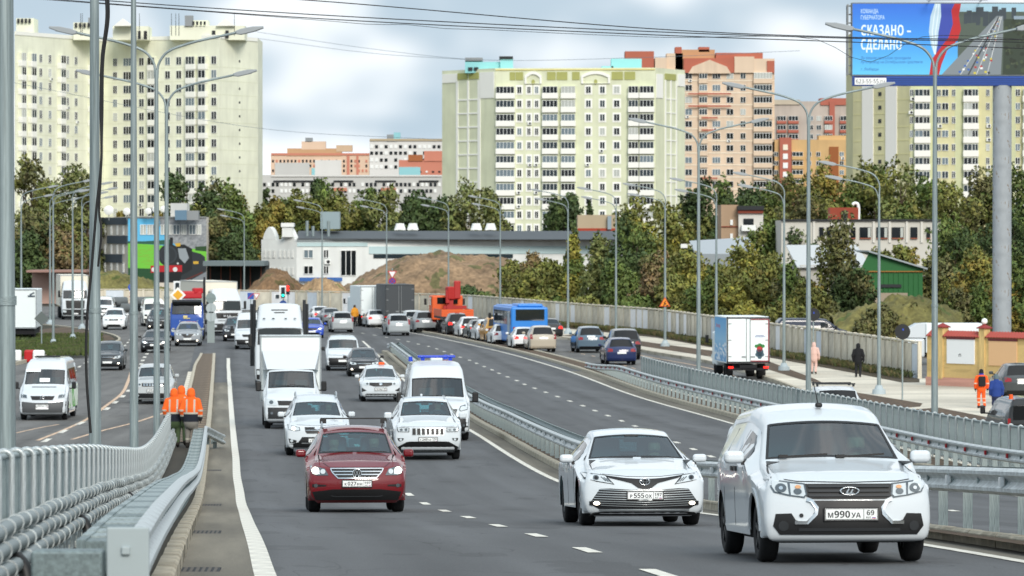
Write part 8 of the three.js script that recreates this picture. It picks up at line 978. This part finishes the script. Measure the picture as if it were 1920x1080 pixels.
// weeds along the wall foot, grass on the island
function tufts(name, n, spot, cols, s0, s1) { const bl = []; for (let k = 0; k < 6; k++) { const q = new THREE.PlaneGeometry(0.03, 0.3, 1, 2); q.translate(0, 0.15, 0); const p = q.attributes.position; for (let i = 0; i < p.count; i++) p.setZ(i, p.getY(i) ** 2 * (1 + 0.3 * k)); q.rotateY(k * 1.05); bl.push(q); } const im = new THREE.InstancedMesh(merge(bl), leafM, n), m = new THREE.Matrix4(), q = new THREE.Quaternion(), c = new THREE.Color(); for (let i = 0; i < n; i++) { const [p, h] = spot(), s = rr(s0, s1); q.setFromAxisAngle(V(0, 1, 0), rnd() * 6.3); m.compose(V(p.x, h, p.z), q, V(s * 1.6, s, s * 1.6)); im.setMatrixAt(i, m); const k = cols[Math.floor(rnd() * cols.length)], v = rr(0.7, 1.3); c.setRGB(k[0] * v, k[1] * v, k[2] * v); im.setColorAt(i, c); } im.name = numbered(name); im.userData = { kind: 'stuff', label: name == 'weeds' ? 'dry weeds and grass along the foot of the concrete wall' : 'green grass covering the traffic island', category: 'grass' }; scene.add(im); }
{ const cv = new THREE.CatmullRomCurve3(wallLine.slice(0, 8)); tufts('weeds', 2600, () => { const t = Math.pow(rnd(), 0.8), p = cv.getPoint(t); p.x -= rr(0.15, 1.1); p.z += rr(0.2, 1.4); return [p, 0.13]; }, [[0.09, 0.10, 0.03], [0.16, 0.13, 0.06], [0.07, 0.09, 0.03]], 0.4, 1.3); }
tufts('island_grass', 3200, () => [onFlat(rr(20, 190), rr(634, 672) - 0), 0.13], [[0.06, 0.10, 0.02], [0.09, 0.12, 0.03], [0.10, 0.11, 0.05]], 0.5, 1.1);

// ---------------------------------------------------------------- people
function person(o) { // bones [a, b, ra, rb, flatten z]; field meshed into one body
  const N = o.res || 76, hs = o.hs || 0.98, cy = o.cy || 0.93, mc = new MarchingCubes(N, leafM, false, false, 60000), half = N / 2; mc.isolation = 0; const B = o.bones.map(b => ({ a: b[0], b: b[1], ra: b[2], rb: b[3], f: b[4] || 1 }));
  for (let k = 0; k < N; k++) for (let j = 0; j < N; j++) for (let i = 0; i < N; i++) { const x = (i - half) / half * hs, y = (j - half) / half * hs + cy, z = (k - half) / half * hs; let d = 1e3; for (const b of B) { const bx2 = b.b[0] - b.a[0], by = b.b[1] - b.a[1], bz = (b.b[2] - b.a[2]), px = x - b.a[0], py = y - b.a[1], pz = z - b.a[2], t = clamp((px * bx2 + py * by + pz * bz) / (bx2 * bx2 + by * by + bz * bz + 1e-9)), dx = px - bx2 * t, dy = py - by * t, dz = (pz - bz * t) * b.f, e = Math.sqrt(dx * dx + dy * dy + dz * dz) - lerp(b.ra, b.rb, t), h = clamp(0.5 + 0.5 * (e - d) / 0.035); d = lerp(e, d, h) - 0.035 * h * (1 - h); } mc.field[i + j * N + k * N * N] = -d; }
  mc.update(); const n = mc.count, P2 = new Float32Array(n * 3), Nn = new Float32Array(n * 3), C = new Float32Array(n * 3);
  for (let i = 0; i < n; i++) { for (let c = 0; c < 3; c++) { P2[i * 3 + c] = mc.positionArray[i * 3 + c] * hs + (c == 1 ? cy : 0); Nn[i * 3 + c] = mc.normalArray[i * 3 + c]; } const q = o.color(P2[i * 3], P2[i * 3 + 1], P2[i * 3 + 2]), k = new THREE.Color(q); C[i * 3] = k.r; C[i * 3 + 1] = k.g; C[i * 3 + 2] = k.b; }
  let g = new THREE.BufferGeometry(); g.setAttribute('position', new THREE.BufferAttribute(P2, 3)); g.setAttribute('normal', new THREE.BufferAttribute(Nn, 3)); g.setAttribute('uv', new THREE.BufferAttribute(new Float32Array(n * 2), 2)); g.setAttribute('color', new THREE.BufferAttribute(C, 3));
  const parts = [g]; for (const h of o.hands || []) for (let f = 0; f < 5; f++) { const th = f == 4, sx = Math.sign(h[0]), a = V(h[0] + (th ? -sx * 0.035 : 0), h[1] - (th ? 0 : 0.02), h[2] + (th ? -0.02 : -0.033 + f * 0.022)), b = a.clone().add(V(-sx * (th ? 0.02 : 0.012), -[0.075, 0.085, 0.08, 0.065, 0.05][f], th ? -0.02 : -0.008)), q = clean(bar(a, b, 0.011, 0.008, 5)), k = new THREE.Color(o.glove || 0xb98a70), cc = new Float32Array(q.attributes.position.count * 3); for (let i = 0; i < cc.length; i += 3) { cc[i] = k.r; cc[i + 1] = k.g; cc[i + 2] = k.b; } q.setAttribute('color', new THREE.BufferAttribute(cc, 3)); parts.push(q); }
  return mergeGeometries(parts);
}
const skinM = S(0xffffff, 0.85, { vertexColors: true });
function walkBones(o = {}) { const st = o.stride || 1, w = o.w || 1, cl = o.coat ?? 0.8; return [[[-0.1, 0.95, 0], [-0.11, 0.5, -0.1 * st], 0.105 * w, 0.075 * w], [[-0.11, 0.5, -0.1 * st], [-0.11, 0.1, -0.03 * st], 0.078 * w, 0.06], [[-0.11, 0.06, -0.0], [-0.125, 0.05, -0.17 * st], 0.055, 0.045], [[0.1, 0.95, 0], [0.11, 0.52, -0.04], 0.105 * w, 0.075 * w], [[0.11, 0.52, -0.04], [0.12, 0.14, 0.18 * st], 0.078 * w, 0.06], [[0.12, 0.11, 0.19 * st], [0.125, 0.05, 0.06 * st], 0.055, 0.045], [[0, cl, 0], [0, 1.18, 0.01], 0.20 * w, 0.19 * w, 1.35], [[0, 1.18, 0.01], [0, 1.40, 0], 0.195 * w, 0.17, 1.35], [[-0.17, 1.40, 0], [0.17, 1.40, 0], 0.09, 0.09, 1.1], [[0, 1.42, 0], [0, 1.55, -0.02], 0.075, 0.07], [[0, 1.60, -0.01], [0, 1.68, -0.02], o.head || 0.115, (o.head || 0.115) * 0.93], [[-0.2, 1.40, 0], [-0.28, 1.14, 0.05], 0.085 * w, 0.07 * w], [[-0.28, 1.14, 0.05], [-0.27, 0.92, -0.06], 0.07 * w, 0.052], [[-0.27, 0.92, -0.06], [-0.265, 0.84, -0.07], 0.045, 0.04], [[0.2, 1.40, 0], [0.28, 1.14, 0.03], 0.085 * w, 0.07 * w], [[0.28, 1.14, 0.03], [0.29, 0.91, 0.0], 0.07 * w, 0.052], [[0.29, 0.91, 0], [0.285, 0.84, -0.01], 0.045, 0.04]]; }
const handsAt = [[-0.265, 0.84, -0.07], [0.285, 0.84, -0.01]];
const putPerson = (geo, label, p, ry, sc = 1, group) => { const m = mesh('body', geo, skinM, tag(thing('person', label, 'person', p), label, 'person', group)); m.parent.rotation.y = ry; m.parent.scale.setScalar(sc); return m.parent; };
const OR = 0xf06418, NV = 0x121826, RF = 0xb9b6a8;
const workerCol = (x, y, z, leg, arm) => { if (y < 0.16) return 0x241f1a; if (y < 0.72 || (Math.abs(x) < 0.235 && y < 0.78)) return leg(x, y); if (Math.abs(x) > 0.215 && y < 0.9) return 0x1a1a1c; const armR = Math.abs(x) > 0.215 && y < 1.36; if (armR) { if ((y > 1.10 && y < 1.15) || (y > 0.95 && y < 0.99)) return RF; return y < 0.95 ? NV : OR; } if (y < 1.03) return NV; if (y < 1.08) return RF; if (y < 1.45 && Math.abs(Math.abs(x) - 0.115) < 0.022) return RF; return OR; };
{ const d = 127, y = rampY(d) + 0.12, bn = walkBones({ w: 1.12, head: 0.125, coat: 0.78 });
  const w1 = person({ bones: bn, hands: handsAt, glove: 0x1a1a1c, color: (x, yy, z) => workerCol(x, yy, z, (a, b) => b < 0.3 && b > 0.25 ? RF : 0x7d7a73) }), w2 = person({ bones: walkBones({ w: 1.1, head: 0.12, coat: 0.76, stride: 0.8 }), hands: handsAt, glove: 0x1a1a1c, color: (x, yy, z) => workerCol(x, yy, z, () => 0x3a4c2e) });
  const X = px => at(px, 540, d).x; const a = putPerson(w1, 'worker in orange hooded jacket and grey trousers walking along the walkway', V(X(358), y, -d), -0.05, 1.0), b = putPerson(w2, 'worker in orange hooded jacket and dark green trousers walking beside the railing', V(X(324), y, -d - 0.4), -0.05, 0.99); putPerson(w2, 'worker in orange hood mostly hidden behind two other workers', V(X(329), rampY(d + 2.2) + 0.12, -d - 2.2), -0.05, 1.02);
  for (const [p, t] of [[b, [0.03, 1.2]]]) mesh('lettering', [0, 1, 2, 3].map(k => box(0.03, 0.035, 0.004, -0.02 + k * 0.045, 1.2, 0.155)), S(0xe9e9e4, 0.8), p); }
{ const black = person({ bones: walkBones({ w: 1.0, coat: 0.85, head: 0.12 }), hands: handsAt, glove: 0x15161a, color: (x, y) => y < 0.12 ? 0x0c0c0e : y < 0.8 ? 0x15171b : 0x0d0e12 }), pink = person({ bones: walkBones({ w: 1.0, coat: 0.85, head: 0.12 }), hands: handsAt, color: (x, y) => y < 0.14 ? 0x4a4038 : 0xd8b4a8 });
  const pb = onFlat(1609, 712), pp = onFlat(1526, 706); putPerson(black, 'person in black hooded clothes walking along the pavement', V(pb.x, 0.13, pb.z), -0.2, 1.0); putPerson(pink, 'person in a pale pink hooded tracksuit walking along the pavement', V(pp.x, 0.13, pp.z), -0.2, 0.96);
  const or2 = person({ bones: walkBones({ coat: 0.9, head: 0.11 }), hands: handsAt, glove: 0x1a1a1c, color: (x, y, z) => y < 0.12 ? 0x151517 : y > 1.5 ? (y > 1.58 ? 0x17181c : 0x22379a) : (y > 0.24 && y < 0.3) || (y > 0.42 && y < 0.46) ? 0xd9c9b4 : Math.abs(x) > 0.215 && y < 0.9 ? 0x1a1a1c : Math.abs(x) > 0.2 && y > 1.1 && y < 1.16 ? 0xd9c9b4 : 0xee5a14 }), po = onFlat(1840, 771);
  const q = putPerson(or2, 'worker in orange overalls with a black backpack near the yellow wall', V(po.x, 0.0 + 0.13, po.z), 0.05, 0.95); mesh('backpack', rbox(0.32, 0.46, 0.16, 0.06, 0, 1.22, 0.2), M.blackMatt, q);
  const bl = person({ bones: walkBones({ w: 1.1, coat: 0.8, head: 0.115, stride: 0.3 }), hands: handsAt, color: (x, y) => y < 0.12 ? 0x151517 : y > 1.56 ? 0x5a6a70 : y < 0.8 ? 0x1a2548 : 0x1c3a80 }), pl = onFlat(1868, 782); putPerson(bl, 'person in a blue work coat standing beside the orange worker', V(pl.x, 0.13, pl.z), 0.1, 0.93);
  const yl = person({ res: 56, bones: walkBones({ coat: 0.8 }), hands: handsAt, color: (x, y) => y < 0.8 ? 0x2a2c30 : y > 1.56 ? 0x3a3026 : 0xd9942a }), py2 = onFlat(665, 612); putPerson(yl, 'worker in a yellow orange vest standing by the traffic lights', py2, 0.4, 1.0); }

// drivers and passengers behind the windshields
{ const sit = [[[0, -0.1, 0], [0, 0.32, 0], 0.17, 0.18, 1.3], [[-0.17, 0.34, 0], [0.17, 0.34, 0], 0.09, 0.09], [[0, 0.36, 0], [0, 0.5, 0.01], 0.065, 0.06], [[0, 0.58, 0.02], [0, 0.66, 0.01], 0.095, 0.092], [[0, 0.59, 0.11], [0, 0.565, 0.125], 0.016, 0.02], [[-0.2, 0.32, 0], [-0.25, 0.1, 0.14], 0.075, 0.06], [[-0.25, 0.1, 0.14], [-0.12, 0.14, 0.36], 0.06, 0.045], [[-0.12, 0.14, 0.36], [-0.1, 0.16, 0.42], 0.042, 0.04], [[0.2, 0.32, 0], [0.25, 0.1, 0.14], 0.075, 0.06], [[0.25, 0.1, 0.14], [0.12, 0.14, 0.36], 0.06, 0.045], [[0.12, 0.14, 0.36], [0.1, 0.16, 0.42], 0.042, 0.04]];
  const make = (top, hair) => person({ res: 52, hs: 0.6, cy: 0.3, bones: sit, color: (x, y, z) => z > 0.34 ? 0xc08f74 : y > 0.47 ? (y > 0.66 || z < -0.03 ? hair : 0xc08f74) : top }), A = make(0x2c3440, 0x2a211b), B = make(0x5a5f66, 0x3a2e24);
  const seat = (car, x, y, s, geo, label) => { const o = scene.getObjectByName(car); o.updateMatrixWorld(); const p = V(x, y, s).applyMatrix4(o.matrixWorld), m = putPerson(geo, label, p, 0, 1); m.rotation.order = 'YXZ'; m.rotation.copy(o.rotation); };
  seat('panel_van', 0.36, 0.58, 4.47 / 2 - 2.1, B, 'driver in grey top behind the windshield of the panel van'); seat('sedan', 0.37, 0.56, 4.88 / 2 - 2.3, A, 'driver in dark top behind the windshield of the white sedan'); seat('suv', 0.37, 0.67, 4.43 / 2 - 2.2, A, 'driver in dark top at the wheel of the red SUV'); seat('suv', -0.37, 0.65, 4.43 / 2 - 2.25, B, 'front passenger in grey top in the red SUV'); seat('suv_001', 0.38, 0.9, 4.82 / 2 - 2.35, B, 'driver in grey top behind the windshield of the seven slot SUV'); seat('suv_002', 0.37, 0.8, 4.66 / 2 - 2.25, A, 'driver in dark top behind the windshield of the railed white SUV'); }
renderer.render(scene, camera);
